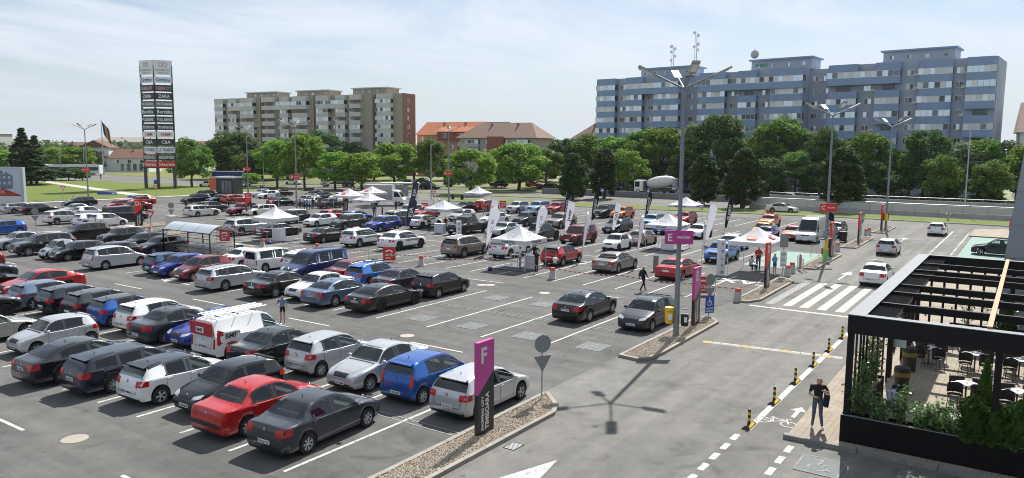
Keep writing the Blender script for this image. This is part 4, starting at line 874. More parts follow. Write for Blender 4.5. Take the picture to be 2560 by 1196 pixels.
    if kind in ('sedan', 'coupe'): tz0, tz1, ty0, ty1 = .50*Hh, .655*Hh, .56, .95
    elif kind in ('van', 'vanp'): tz0, tz1, ty0, ty1 = .33*Hh, .56*Hh, .80, .93
    elif kind in ('mpv', 'tiny'): tz0, tz1, ty0, ty1 = .46*Hh, .72*Hh, .72, .90
    elif kind in ('jeep', 'pickup'): tz0, tz1, ty0, ty1 = .42*Hh, .58*Hh, .76, .92
    else: tz0, tz1, ty0, ty1 = .515*Hh, .655*Hh, .58, .95
    for s_ in (-1, 1):
        decal('tail_light', lambda s, t: (s_*hw*lerp(ty0, ty1, s), lerp(tz0, tz1, t)+.02*(s-.5)), 5, 3, 'B', TAILR, .008)
        if kind not in ('van', 'vanp', 'jeep', 'pickup', 'mpv', 'tiny'):
            sx = -1 if s_ < 0 else 1
            decal('tail_light', lambda s, t: (lerp(x_f-L+.05, x_f-L+.34, s), lerp(tz0+.02*s, tz1-.015*s, t)), 3, 2, 'L' if s_ > 0 else 'R', TAILR, .008)
    # door outlines
    bs = MB(); seams = []
    u0 = uw[0]+(ra+.16)/L; zs0 = sill+.10
    doorus = [u0, splits[0] if kind not in ('mpv',) or len(splits) < 4 else splits[1]]+([splits[1] if len(splits) < 4 else splits[2]] if len(splits) > 1 and kind not in ('coupe',) else [])
    vs_all = MB()
    for ax, s_ in (('L', 1), ('R', -1)):
        for q in doorus:
            pts = []
            for t in np.linspace(0, 1, 7):
                z = lerp(zs0, belt(q)+.01, t); xx = X(q)
                zz0 = bot(q)+.04
                z = max(z, zz0)
                h = tree.ray_cast(Vector((xx, 3*s_, z)), Vector((0, -s_, 0)))
                if h[0] is not None: pts.append(h[0]+Vector((0, s_*.004, 0)))
            for a, c in zip(pts[:-1], pts[1:]):
                vs_all.add([a+Vector((-.007, 0, 0)), a+Vector((.007, 0, 0)), c+Vector((.007, 0, 0)), c+Vector((-.007, 0, 0))], [(0, 1, 2, 3)])
    P['parts'].append(('door_seam', vs_all.mesh('door_seam', SEAM)))
    def seamline(name, pts, axis, wd=.007, m_=SEAM, off=.004):
        q = []; d_ = {'B': Vector((1, 0, 0)), 'F': Vector((-1, 0, 0)), 'T': Vector((0, 0, -1)), 'R': Vector((0, 1, 0)), 'L': Vector((0, -1, 0))}[axis]
        full = []
        for (a0, c0), (a1, c1) in zip(pts[:-1], pts[1:]):
            for t in np.linspace(0, 1, 7)[:-1]: full.append((lerp(a0, a1, t), lerp(c0, c1, t)))
        full.append(pts[-1])
        for a, c in full:
            o_ = Vector((a, c, 5)) if axis == 'T' else Vector((-6 if axis == 'B' else 6, a, c)) if axis in 'BF' else Vector((a, -3 if axis == 'R' else 3, c))
            h = tree.ray_cast(o_, d_)
            q.append(None if h[0] is None else (h[0]-d_*off, h[1]))
        mbq = MB()
        for p0, p1 in zip(q[:-1], q[1:]):
            if p0 is None or p1 is None or (p1[0]-p0[0]).length > .5 or (p1[0]-p0[0]).length < 1e-5: continue
            e = (p1[0]-p0[0]).normalized(); s0 = e.cross(p0[1]).normalized()*wd; s1 = e.cross(p1[1]).normalized()*wd
            mbq.add([p0[0]-s0, p0[0]+s0, p1[0]+s1, p1[0]-s1], [(0, 1, 2, 3)])
        if mbq.f: P['parts'].append((name, mbq.mesh(name, m_)))
    zl = .40*Hh; yl = hw*.60
    if kind in ('sedan', 'coupe'): seamline('boot_seam', [(-yl, top(.9)-.06), (-yl*.96, zl), (yl*.96, zl), (yl, top(.9)-.06)], 'B')
    elif kind not in ('pickup',): seamline('boot_seam', [(-hw*.72, .9*Hh), (-hw*.80, .66*Hh), (-hw*.68, .5*Hh), (-hw*.62, .34*Hh), (hw*.62, .34*Hh), (hw*.68, .5*Hh), (hw*.80, .66*Hh), (hw*.72, .9*Hh)], 'B')
    seamline('bumper_seam', [(-hw*.92, .335*Hh+.0), (hw*.92, .335*Hh)], 'B', .005)
    for s_ in (-1, 1): seamline('bonnet_seam', [(X(.035), s_*hw*.52), (X(prof[4][0]-.01), s_*hw*.80)], 'T', .006)
    seamline('bonnet_seam', [(X(.03), -hw*.5), (X(.03), hw*.5)], 'T', .006)
    seamline('wiper_tray', [(X(prof[4][0]), -hw*.78), (X(prof[4][0]), hw*.78)], 'T', .035, BLACKP)
    P['chrome'] = len(P['parts'])
    for ax in 'LR':
        u1_ = splits[-1] if kind != 'van' else splits[0]
        seamline('window_trim', [(X(lerp(uA+.03, u1_, t)), belt(lerp(uA+.03, u1_, t))+.028) for t in np.linspace(0, 1, 6)], ax, .011, CHROME, .009)
    P['nochrome'] = len(P['parts'])
    for (ax, zz_) in (('B', .60*Hh if kind not in ('van', 'vanp') else .5*Hh), ('F', z_h+.01)):
        d = -1 if ax == 'B' else 1; h = tree.ray_cast(Vector((6*d, 0, zz_)), Vector((-d, 0, 0)))
        if h[0] is not None: P['parts'].append(('badge', MB().lathe([(.001, 0), (.045, 0), (.045, .012), (.001, .016)], 10, (h[0].x+d*.012, 0, zz_), 'X').mesh('badge', CHROME)))
    hb = MB().box((0, 0, 0), (.17, .03, .028)).mesh('door_handle', [WHITE])
    P['handles'] = []
    for s_ in (-1, 1):
        for q in doorus[1:]:
            xx = X(q)+.13; z = belt(q)-.09
            h = tree.ray_cast(Vector((xx, 3*s_, z)), Vector((0, -s_, 0)))
            if h[0] is not None: P['handles'].append((hb, tuple(h[0]+Vector((0, s_*.015, 0)))))
    um = prof[4][0]+.065; zm = belt(um)+.06; ym = section(um)[6][0]
    mm = MB().ell((0, 0, 0), (.075, .105, .075), 10, 6).mesh('mirror', [WHITE], 50)
    P['mirrors'] = [(mm, (X(um), s_*(ym+.105), zm)) for s_ in (-1, 1)]
    # plates
    def plate_at(ax, z):
        d = 1 if ax == 'F' else -1
        h = tree.ray_cast(Vector((6*d, 0, z)), Vector((-d, 0, 0))); return (h[0].x+d*.018 if h[0] else x_f if d > 0 else x_f-L, z)
    P['pf'] = plate_at('F', sill+.22); P['pr'] = plate_at('B', .50*Hh if kind in ('sedan', 'hatch', 'coupe') and tn not in ('tiny',) else sill+.26 if kind in ('mpv', 'tiny') else .47*Hh)
    if tn in ('sedan', 'threedoor', 'hatch', 'smallhatch'): P['pr'] = plate_at('B', .36*Hh)
    if kind in ('pickup', 'van', 'jeep'): P['pr'] = plate_at('B', .36*Hh)
    keep = []
    for idx in range(len(f)):
        drop = False
        if idx < NL and kind != 'tinyvan':
            i, j = divmod(idx, RING); side = min(j, RING-1-j); ua, ub = us[i], us[i+1]
            for h_ in holes:
                if h_[0] == 'side' and side == 6 and ua >= h_[1]-1e-6 and ub <= h_[2]+1e-6: drop = True
                if h_[0] == 'top' and side >= 8 and h_[3] <= ua and ub <= h_[4] and h_[1] <= min(top(ua), top(ub)) and max(top(ua), top(ub)) <= h_[2]: drop = True
        if not drop: keep.append(idx)
    b2_ = MB(); b2_.v = v; b2_.f = [f[i] for i in keep]; b2_.m = [m[i] for i in keep]; bO = MB(); bO.v = v; bO.f = f; bO.m = m
    P['body'] = b2_.mesh('body', [WHITE, BLACKP, WHITE], 42); P['body_closed'] = bO.mesh('body', [WHITE, BLACKP, WHITE], 42)
    # cabin: tub, dashboard, seats
    ua_, ub_ = prof[4][0]-.005, min(splits[-1]+.06, .9); zb_ = belt(.5)-.03; yw = hw*.90; x0_, x1_ = X(ub_), X(ua_); zf = max(sill+.06, .26)
    P['cabin'] = []
    P['cabin'].append(('cabin_tub', MB().add([(x0_, -yw, zf), (x1_, -yw, zf), (x1_, yw, zf), (x0_, yw, zf), (x0_, -yw, zb_), (x1_, -yw, zb_), (x1_, yw, zb_), (x0_, yw, zb_)], [(0, 1, 2, 3), (0, 1, 5, 4), (2, 3, 7, 6), (3, 0, 4, 7)]).mesh('cabin_tub', CABIN)))
    P['cabin'].append(('dashboard', MB().box((x1_-.28, 0, zb_-.06), (.5, yw*1.9, .14)).mesh('dashboard', CABIN)))
    def seat(xc, w_, yc): return MB().box((xc, yc, zf+.22), (.48, w_, .16)).box((xc-.26, yc, zf+.50), (.13, w_, .58), 0, 0, R(-12)).box((xc-.33, yc, zf+.86), (.09, w_*.5 if w_ < .7 else w_*.8, .16)).mesh('seat', SEATM)
    xs_ = X(splits[0])+.18
    for yc in (-.37, .37): P['cabin'].append(('seat', seat(xs_, .48, yc)))
    if len(splits) > 1: P['cabin'].append(('rear_seat', seat(X(min(splits[1] if len(splits) < 4 else splits[2], .74))+.12, 1.2, 0)))
    P['cabin'].append(('steering_wheel', MB().lathe([(.16, -.012), (.185, 0), (.16, .012), (.145, 0)], 12, (x1_-.56, .37, zb_-.02), 'X', cap=False).mesh('steering_wheel', CABIN)))
    P['section'] = section; P['top'] = top; P['tree'] = tree; P['X'] = X; P['belt'] = belt; P['us'] = us
    if kind in ('hatch', 'suv', 'wagon', 'mpv') and tn not in ('bubble', 'suvcoupe', 'crossover'):
        us_ = .885 if kind == 'hatch' else .905; y = y6(us_)*.86
        P['parts'].append(('spoiler', MB().box((X(us_)-.07, 0, top(us_)+.0), (.20, 2*y, .035), 0, 0, R(-9)).mesh('spoiler', [WHITE])))
    if kind == 'pickup':
        x0, x1 = X(.645), X(.972); z = .61*Hh
        P['parts'].append(('cargo_bed', MB().bx(x1, x0, -hw*.80, hw*.80, z-.03, z+.004).mesh('cargo_bed', BLACKP)))
    if kind == 'suv' or kind == 'wagon':
        for s_ in (-1, 1):
            pts = [Vector((X(u), s_*(y6(u)*.90), top(u)+.02)) for u in np.linspace(.46, .86, 7)]
            P['parts'].append(('roof_rail', MB().path(pts, .016, 5).mesh('roof_rail', STEEL if kind == 'suv' else BLACKP)))
    return P
CT = {}
NCAR = 0
def car(tn, col, pos, hd=0, label='', cat='car', wheels='multi', group=None, plate=None, roof=None, detail=2, tilt=0., rails=True, name=None, dark=False, chrome=False):
    """pos: ('r'|'f', px, py) contact spot of the near rear / front wheel, or ('c', x, y) position of the middle; hd heading in degrees"""
    if tn not in CT: CT[tn] = car_type(tn)
    P = CT[tn]; a = R(hd); dx, dy = math.cos(a), math.sin(a)
    if pos[0] == 'c': x, y = pos[1], pos[2]
    elif pos[0] == 'm': x, y = G(pos[1], pos[2], .7)
    else:
        x, y = G(pos[1], pos[2]); k = P['wb']/2*(1 if pos[0] == 'r' else -1); x += dx*k; y += dy*k
        s = P['W']/2-.08; y += abs(dx)*s
        x -= abs(dy)*0
    global NCAR; NCAR += 1
    tint = (NCAR*7) % 5 < 1 or col in ('black', 'dgrey') and NCAR % 2
    nm = name or {'van': 'van', 'vanp': 'van', 'pickup': 'pickup_truck'}.get(P['kind'], 'parked_car')
    t = thing(nm, label, cat, (x, y, 0), a, group)
    pm = paint(col)
    def addp(n_, me, mt=None, loc=None, parent=t):
        o = link(n_, me, parent, loc)
        if mt is not None:
            for i, q in enumerate(mt):
                if i < len(o.material_slots): o.material_slots[i].link = 'OBJECT'; o.material_slots[i].material = q
        return o
    solid = detail < 1
    body = addp('body', P['body_closed'] if solid else P['body'], [pm, BLACKP if P['kind'] in ('suv', 'jeep', 'pickup') else BLACKP, paint(roof) if roof else pm])
    for n_, me in P['parts']:
        if detail < 1 and n_ in ('door_seam', 'air_intake', 'roof_rail', 'grille', 'window_surround', 'window_pillar'): continue
        if n_ == 'roof_rail' and not rails: continue
        if n_ == 'window_trim' and not chrome: continue
        if detail < 2 and n_ in ('boot_seam', 'bumper_seam', 'bonnet_seam', 'wiper_tray', 'badge'): continue
        ov_ = [paint(roof) if roof else pm] if n_ == 'spoiler' else None
        if n_ in ('windscreen', 'side_window', 'rear_side_window', 'rear_window'):
            if solid: ov_ = [GLASSO]
            elif tint and n_[:4] == 'rear': ov_ = [GLASSD if P['kind'] not in ('van', 'vanp', 'jeep', 'pickup') or n_ != 'rear_window' else GLASSO]
        addp(n_, me, ov_)
    if not solid:
        for n_, me in P['cabin']: addp(n_, me)
    tm, rm = wheel_mesh(P['r'], wheels)
    for sx in (1, -1):
        for sy in (1, -1):
            w_ = link('wheel', tm, t, (sx*P['wb']/2, sy*(P['W']/2-.125), P['r']), 0 if sy > 0 else math.pi)
            if detail >= 1 or sy < 0: link('rim', rm, w_)
    if detail >= 1:
        for me, loc in P['mirrors']: addp('mirror', me, [pm if not dark else BLACKP], loc)
        for (px_, pz), d in ((P['pf'], 1), (P['pr'], -1)):
            o = link('number_plate', PLM, t, (px_, 0, pz), 0 if d > 0 else math.pi)
            if plate and detail >= 2:
                text(o, plate, (.0135, .02, 0), (0, 1, 0), (0, 0, 1), PLTXT, h=.072, wd=.43, bold=.01)
    if detail >= 2:
        for me, loc in P['handles']: addp('door_handle', me, [pm if not dark else BLACKP], loc)
        link('aerial', AER, t, (P['X'](.80 if P['kind'] in ('hatch', 'mpv', 'wagon') else .64), 0, P['top'](.80 if P['kind'] in ('hatch', 'mpv', 'wagon') else .64)-.01))
    return t
PLM = MB().box((0, 0, 0), (.02, .52, .115), 0, 0).bx(.0101, .0115, -.258, -.215, -.055, .055, 1).mesh('number_plate', [PLATE, BLUES])
AER = MB().tube((0, 0, 0), (-.06, 0, .09), .02, .008, 5).mesh('aerial', BLACKP)
# ---------------------------------------------------------------- parked cars, row by row (X of the row, Y of the bay)
g1 = 'cars in the row beside the magenta F totem'
logan = car('sedan', 'grey', ('c', 16.1, 18.45), 3, 'dark grey sedan with white-lettered doors, last in its row beside an empty bay', chrome=True, plate='TM 26YCF', wheels='cover', group=g1)
text(logan, 'STEPWAY', (.98, -.865, .93), (1, 0, 0), (0, .25, 1), WHITE, h=.045, wd=.42)
for s in (-1, 1): pass
rl = car('sedan', 'red', ('c', 15.95, 21.05), 1, 'bright red sedan with black bumper strip and pale roof, beside dark grey sedan', plate='CS 75SCI', wheels='cover', group=g1)
MB().bx(-2.31, -2.17, -.74, .74, .48, .60).ob('bumper_strip', BLACKP, rl)
car('smallhatch', 'black', ('c', 16.45, 23.5), 180, 'black hatchback facing out of its bay between red sedan and white hatchback', plate='TM 81NPN', wheels='five', group=g1)
car('hatch', 'white', ('c', 16.05, 26.15), 0, 'white five-door hatchback with black roof and small spoiler', plate='TM 08SSM', wheels='five', roof='dgrey', group=g1, rails=False)
car('wagon', 'navy', ('c', 15.85, 28.8), 0, 'dark navy estate car with large mesh-spoke wheels', chrome=True, plate='TM 98CST', wheels='multi', group=g1, rails=False)
car('liftback', 'dgrey', ('c', 15.3, 31.5), 0, 'charcoal liftback with chrome strip across its boot lid', chrome=True, plate='CS 75SGA', wheels='five', group=g1)
car('tiny', 'silver', ('c', 16.4, 36.5), 180, 'little pale silver city car facing out with round black bumper', plate='TM 09HHV', wheels='cover', group=g1)
car('bigsedan', 'beige', ('c', 15.0, 40.4), 0, 'champagne silver saloon cut by the picture edge, behind the little city car', wheels='multi', group=g1)
car('suv', 'dgrey', ('c', 16.6, 46.2), 0, 'muddy dark grey off-roader with knobbly tyres beside blue-grey hatchback', wheels='dark', group=g1)
g2 = 'cars in the row facing the disabled bays'
car('hatch', 'silver', ('c', 21.5, 15.95), 0, 'silver hatchback with black bumper behind the magenta F totem', plate='TM 21NCC', wheels='five', group=g2)
car('minimpv', 'blue', ('c', 21.5, 18.5), 0, 'bright blue tall compact car with hubcaps beside silver hatchback', chrome=True, plate='TM 87RCB', wheels='cover', group=g2)
car('sedan', 'silver', ('c', 21.5, 21.1), 180, 'silver saloon with twin kidney grille facing the aisle', plate='TM 01MSM', wheels='multi', group=g2)
car('threedoor', 'silver', ('c', 21.6, 24.0), 0, 'silver three-door hatchback with black side moulding and steel hubcaps', plate='TM 99EWD', wheels='cover', group=g2)
car('sedan', 'dgrey', ('c', 21.1, 26.5), 0, 'dark graphite saloon with chrome window line beside the white and red van', chrome=True, wheels='five', group=g2)
bv = car('vansmall', 'white', ('c', 21.2, 29.2), 0, 'white panel van with red company graphics and a ladder on its roof rack', cat='van', wheels='dark', plate='TM 14BMF', group=g2)
car('liftback', 'blue2', ('c', 21.6, 31.9), 180, 'royal blue liftback facing out beside the white and red van', wheels='multi', plate='TM 19SKA', group=g2)
car('sedan', 'grey', ('c', 21.0, 34.0), 0, 'slate grey saloon with long boot beside royal blue liftback', chrome=True, wheels='multi', plate='TM 05JET', group=g2)
car('hatch', 'white', ('c', 21.5, 36.6), 0, 'white hatchback with dark glass between slate saloon and blue hatchback', wheels='five', plate='TM 10GLF', group=g2)
car('smallhatch', 'blue', ('c', 21.2, 39.1), 0, 'vivid blue small hatchback with black roof', wheels='five', roof='dgrey', plate='TM 07PNT', group=g2)
car('hatch', 'grey', ('c', 21.4, 41.7), 0, 'mid grey hatchback next to the vivid blue one', wheels='multi', group=g2)
car('hatch', 'navy', ('c', 21.2, 44.2), 0, 'dark navy hatchback next to mid grey hatchback', wheels='cover', group=g2)
car('hatch', 'steel', ('c', 20.9, 46.9), 0, 'blue-grey hatchback with star alloy wheels beside dark navy hatchback', wheels='five', group=g2)
car('liftback', 'red', ('c', 22.2, 51.2), 180, 'red fastback saloon with chrome window line and shark-fin aerial', chrome=True, wheels='multi', group=g2)
car('bigsedan', 'black', ('c', 20.5, 54.5), 0, 'black saloon at the picture edge behind the red fastback', wheels='multi', group=g2)
car('suv', 'navy', ('c', 21.6, 58.6), 0, 'dark blue off-roader with pale headlight at the picture edge', wheels='five', group=g2)
car('suv', 'maroon', ('c', G(6, 668)[0]-2.35, G(6, 668)[1]), 180, 'dark red off-roader mostly outside the picture, beyond dark blue off-roader', wheels='five', group=g2)
# bmf van graphics, rack, ladder
RV = mat('van_red', (.40, .02, .03), .4)
b = MB(); b.bx(-2.225, -2.205, -.78, .78, 1.15, 1.70)
b.ob('red_panel', RV, bv)
MB().add([(-2.0, -.905, .75), (-.3, -.90, .72), (-2.0, -.845, 1.42)], [(0, 1, 2)]).ob('red_panel', RV, bv)
MB().add([(-2.05, -.87, 1.30), (-.9, -.868, 1.22), (-.85, -.9, 1.02), (-2.05, -.91, .75)], [(0, 1, 2, 3)]).ob('red_panel', RV, bv)
MB().bx(-1.75, -1.0, -.93, -.918, .92, 1.28).ob('sign_panel', WHITE, bv); text(bv, 'BMF', (-1.37, -.935, 1.1), (1, 0, 0), (0, 0, 1), DGREY, h=.24, wd=.6, bold=.03)
MB().bx(-2.236, -2.228, -.2, .35, 1.25, 1.5).ob('sign_panel', WHITE, bv); text(bv, 'BMF', (-2.24, .075, 1.375), (0, -1, 0), (0, 0, 1), DGREY, h=.15, wd=.42, bold=.03)
b = MB()
for x in (-1.7, -.8, .1): b.tube((x, -.68, 1.92), (x, .68, 1.92), .02, .02, 6)
b.ob('roof_rack', BLACKP, bv)
b = MB()
for y in (-.38, -.06): b.tube((-2.1, y, 1.99), (.9, y, 1.99), .028, .028, 6)
for k in range(11): b.tube((-2.0+k*.28, -.38, 1.99), (-2.0+k*.28, -.06, 1.99), .016, .016, 5)
for y in (.05, .37): b.tube((-2.1, y, 2.0), (.9, y, 2.0), .028, .028, 6)
for k in range(11): b.tube((-2.0+k*.28, .05, 2.0), (-2.0+k*.28, .37, 2.0), .016, .016, 5)
tag(b.ob('ladder', mat('aluminium', (.62, .63, .64), .35, .8)), 'aluminium double ladder lying on the roof of the red and white van', 'ladder').matrix_world = Matrix.Translation(bv.location)
g3 = 'cars in the row with the shopping cart shelter'
car('coupesedan', 'black', ('c', 32.15, 30.8), 0, 'long glossy black coupe saloon beside the empty disabled bays', wheels='dark', plate='TM 22CLS', group=g3)
car('liftback', 'steel', ('c', 31.6, 34.0), 0, 'steel blue saloon beside the long black coupe saloon', wheels='five', plate='TM 07DWF', group=g3, rails=False)
car('sedan', 'white', ('c', 31.9, 36.4), 180, 'white saloon facing out beside steel blue saloon', wheels='cover', plate='TM 26LGN', group=g3)
car('bigsedan', 'black', ('c', 31.4, 39.0), 0, 'older black saloon with amber corner lights beside white saloon', chrome=True, wheels='multi', group=g3)
car('wagon2', 'silver', ('r', 563, 727), 0, 'silver-white estate car with black rear glass, empty bays beside it', chrome=True, wheels='multi', plate='TM 45RDF', group=g3)
car('minimpv', 'maroon', ('f', 484, 704), 180, 'wine red tall compact car facing out of its bay', wheels='cover', group=g3)
car('smallhatch', 'blue2', ('f', 429, 694), 180, 'dark blue hatchback facing out next to the wine red compact', wheels='multi', group=g3)
car('smallhatch', 'teal', ('r', 403, 687), 0, 'teal blue hatchback showing its tail next to dark blue hatchback', wheels='cover', group=g3)
car('mpv', 'silver', ('r', 264, 675), 0, 'pale silver people carrier with tall red lamps and long roof', wheels='cover', group=g3)
car('hatch', 'navy', ('c', 32.3, 61.4), 180, 'black-blue estate facing out, half hidden by the pale silver people carrier', wheels='multi', group=g3)
car('hatch', 'black', ('f', 170, 654), 180, 'black hatchback facing out beside the tiny two-seat car', wheels='multi', group=g3)
car('smart', 'silverb', ('c', 30.3, 66.15), 180, 'tiny two-seat silver and black microcar', wheels='five', group=g3)
car('bigsuv', 'black', ('f', 72, 641), 180, 'big black off-roader with chrome window frame beside the microcar', chrome=True, wheels='five', group=g3)
car('sedan', 'silverb', ('f', 18, 626), 180, 'pale blue-silver saloon beyond the big black off-roader', wheels='cover', group=g3)
car('hatch', 'dgrey', ('c', 36.8, 16.4), 180, 'dark grey hatchback parked alone beside the gravel island with lamp post', wheels='five', plate='TM 92KLS', group=g3)
car('liftback', 'black', ('c', 36.95, 20.1), 0, 'black saloon parked alone across from dark grey hatchback', wheels='cover', plate='GJ 15TMW', group=g3)
car('hatch', 'black', ('c', 37.1, 30.8), 0, 'black hatchback with five-hole alloy wheels behind the long black coupe', wheels='five', group=g3)
car('sedan', 'purple', ('c', 36.6, 33.6), 0, 'plum black saloon between black hatchback and blue crossover', wheels='five', group=g3)
st = car('smallsuv', 'azure', ('c', 37.0, 36.6), 0, 'bright blue hatchback with black roof bars', wheels='dark', group=g3)
for x in (-.5, .35): MB().tube((x, -.62, 1.62), (x, .62, 1.62), .025, .025, 6).ob('roof_bar', BLACKP, st)
car('sedan', 'maroon', ('c', 37.4, 38.9), 0, 'crimson saloon between bright blue hatchback and blue minibus', wheels='five', group=g3)
car('transporter', 'bluevan', ('c', 36.5, 42.2), 180, 'dark blue passenger minibus facing out of its bay', cat='van', wheels='multi', group=g3)
tx = car('smallsuv', 'white', ('c', 38.4, 44.8), 0, 'white hatchback taxi hidden behind the dark blue minibus', wheels='cover', group=g3)
mc = car('minibus', 'white', ('c', 37.2, 47.4), 0, 'white boxy estate taxi with black bumpers and roof rails', wheels='cover', group=g3)
t3 = car('sedan', 'white', ('c', 37.0, 50.1), 0, 'white saloon taxi behind the boxy estate taxi', wheels='cover', group=g3)
for o, z in ((tx, 1.6), (t3, 1.52)):
    b = MB().box((.1, 0, z), (.16, .42, .13)); b.ob('taxi_sign', AMBER, o)
car('hatch', 'navy', ('c', 37.3, 62.6), 180, 'dark blue hatchback parked behind the cart shelter', wheels='five', group=g3)
car('hatch', 'black', ('c', 37.8, 66.2), 180, 'black hatchback just beyond the cart shelter', wheels='five', group=g3)
car('smallsuv', 'black', ('f', 284, 614), 180, 'black crossover with its front door open', wheels='five', group=g3)
car('mpv', 'black', ('c', 38.0, 77.5), 180, 'black people carrier with red corner lamps near white hatchbacks', wheels='multi', group=g3)
car('hatch', 'blue', ('r', 50, 585), 180, 'cobalt blue hatchback by the small round gravel island', wheels='cover', group=g3)
# show cars, front line
g4 = 'show cars in the front line of the car show'
def decaltext(c_, s, x, z, w_, h_, m_, side=-1):
    P = CT[c_['_t']] if '_t' in c_ else None
sp = car('bigsedan', 'red', ('r', 1706, 701), 0, 'red show saloon beside the white vertical-lettered pillar', wheels='multi', group=g4)
car('bigsedan', 'bronze', ('r', 1545, 683), 0, 'bronze grey show saloon with dark blue plate', chrome=True, wheels='multi', group=g4)
car('smallsuv', 'red', ('r', 1406.5, 666), 0, 'red show crossover with black roof beside the white lettered tent', wheels='multi', roof='dgrey', group=g4, rails=False)
car('suv', 'white', ('r', 1276, 647), 0, 'white show off-roader seen through the white lettered tent', wheels='multi', group=g4)
car('bigsuv', 'bronze', ('r', 1160, 645), 0, 'large bronze show off-roader with tall red lamps', wheels='multi', group=g4)
a1 = car('suvcoupe', 'white', ('r', 998.7, 628), 0, 'white show coupe off-roader with black door lettering and sloping tail', wheels='dark', group=g4)
a2 = car('suv', 'white', ('r', 898.7, 619), 0, 'white show off-roader with black door lettering and upright tail', wheels='multi', group=g4)
a3 = car('bigsedan', 'black', ('r', 808.5, 608.5), 0, 'black show saloon with white door lettering', wheels='multi', group=g4)
for o, m_ in ((a1, DGREY), (a2, DGREY), (a3, WHITE)):
    W_ = .985 if o is a1 else .935
    text(o, 'AutoSchuster', (.25, -W_-.0, .93), (1, 0, 0), (0, .08, 1), m_, h=.2, wd=1.9, bold=.02)
car('coupesedan', 'black', ('f', 741, 588), 0, 'black show coupe under the white tent by the cart shelter', wheels='dark', group=g4)
car('bigsuv', 'silver', ('r', 604, 590), 0, 'silver show off-roader beside the white tent by the cart shelter', wheels='five', group=g4)
g5 = 'show cars in the middle lines of the car show'
car('suv', 'azure', ('c', 62.6, 21.3), 180, 'bright blue show off-roader behind the white vertical-lettered pillar', wheels='multi', group=g5)
car('smallsuv', 'white', ('c', 70.6, 22.8), 0, 'boxy white show crossover behind the bright blue one', wheels='five', group=g5)
car('bubble', 'white', ('f', 1546.5, 629), 180, 'rounded white show minicar facing out', wheels='dark', group=g5)
car('bubble', 'rose', ('r', 1613, 616), 0, 'rounded rose-gold show minicar beside a white feather flag', wheels='dark', group=g5)
car('jeep', 'maroon', ('f', 1446, 615), 180, 'dark red boxy show off-roader with seven-slot grille', wheels='dark', group=g5)
car('gladiator', 'grey', ('f', 1391, 601), 0, 'dark grey show pickup with fat tyres behind a white feather flag', cat='pickup', wheels='dark', group=g5)
car('muscle', 'silverb', ('f', 1256, 593), 180, 'grey show muscle coupe facing out', wheels='dark', group=g5)
car('pickup', 'black', ('f', 1160, 589), 180, 'large black show pickup truck', cat='pickup', wheels='dark', group=g5)
ev = car('crossover', 'white', ('r', 1056, 573), 0, 'white show crossover with black lower trim under a white tent', wheels='dark', group=g5, rails=False)
so_ = car('suv', 'blue2', ('f', 950, 581), 180, 'boxy royal blue show crossover with white door lettering', wheels='five', group=g5)
text(so_, 'KIA', (.2, .945, .95), (-1, 0, 0), (0, 0, 1), WHITE, h=.2, wd=.6, bold=.02)
car('suv', 'green', ('f', 862, 575), 180, 'dark green show off-roader facing out', wheels='multi', group=g5)
car('hatch', 'white', ('f', 792, 568), 180, 'white show hatchback facing out beside dark green off-roader', wheels='five', group=g5)
car('suv', 'dgrey', ('f', 720, 562), 180, 'graphite off-roader beyond the white tent', wheels='dark', group=g5)
car('bigsuv', 'green', ('m', 1005, 548), 0, 'olive green show off-roader with roof rails behind the royal blue crossover', wheels='multi', group=g5)
car('hatch', 'blue', ('m', 893, 541), 0, 'bright blue show hatchback behind dark green off-roader', wheels='multi', group=g5, detail=1)
car('hatch', 'red', ('m', 836, 538), 0, 'cherry red show hatchback behind white show hatchback', wheels='multi', group=g5, detail=1)
g6 = 'show cars in the far lines of the car show'
car('smallsuv', 'blue', ('c', 79.4, 22.45), 180, 'blue show crossover with black roof pillars behind white tent with red emblem', wheels='dark', group=g6, roof='black')
car('hatch', 'yellow', ('c', 84.3, 24.1), 180, 'mustard yellow show hatchback', wheels='dark', group=g6)
car('smallsuv', 'orange', ('c', 94.6, 26.4), 180, 'burnt orange show crossover with black tail pillars', wheels='dark', group=g6)
car('bigvan', 'silver', ('c', 82.2, 18.6), 180, 'silver high-roof panel van with black bumper', cat='van', wheels='cover', group=g6)
car('hatch', 'red', ('c', 82.8, 20.55), 180, 'crimson show hatchback squeezed beside the silver panel van', wheels='dark', group=g6)
car('suv', 'silver', ('c', 94.5, 21.4), 180, 'pale silver show off-roader behind the silver panel van', wheels='multi', group=g6)
car('suv', 'black', ('c', 88.5, 17.6), 180, 'glossy black show off-roader near the road verge', wheels='multi', group=g6)
car('suv', 'azure', ('c', 80.0, 33.6), 180, 'bright blue show off-roader behind the tent with short rounded lettering', wheels='multi', group=g6)
car('hatch', 'white', ('m', 1748, 578), 180, 'white show hatchback with black stripe beside the lettered white tent', wheels='dark', group=g6)
car('suv', 'skyb', ('m', 1632, 555), 180, 'light blue show off-roader behind the lettered white tent', wheels='multi', group=g6)
car('suv', 'red', ('m', 1712, 548), 180, 'ruby show off-roader under the farther lettered tent', wheels='dark', group=g6)
car('wagon', 'navy', ('f', 1545, 584), 180, 'navy black show estate beside a white flag', wheels='multi', group=g6)
car('bigsedan', 'white', ('r', 1266, 559), 180, 'pearl white show saloon beside a white feather flag', wheels='five', group=g6)
car('suv', 'grey', ('f', 1316, 567), 180, 'slate show off-roader facing out', wheels='multi', group=g6)
car('bigsuv', 'bronze', ('f', 1401, 573), 180, 'bronze silver show off-roader with tall body', wheels='multi', group=g6)
car('suv', 'silver', ('f', 1294.6, 534), 180, 'silver white show off-roader in the line by the verge', wheels='multi', group=g6, detail=1)
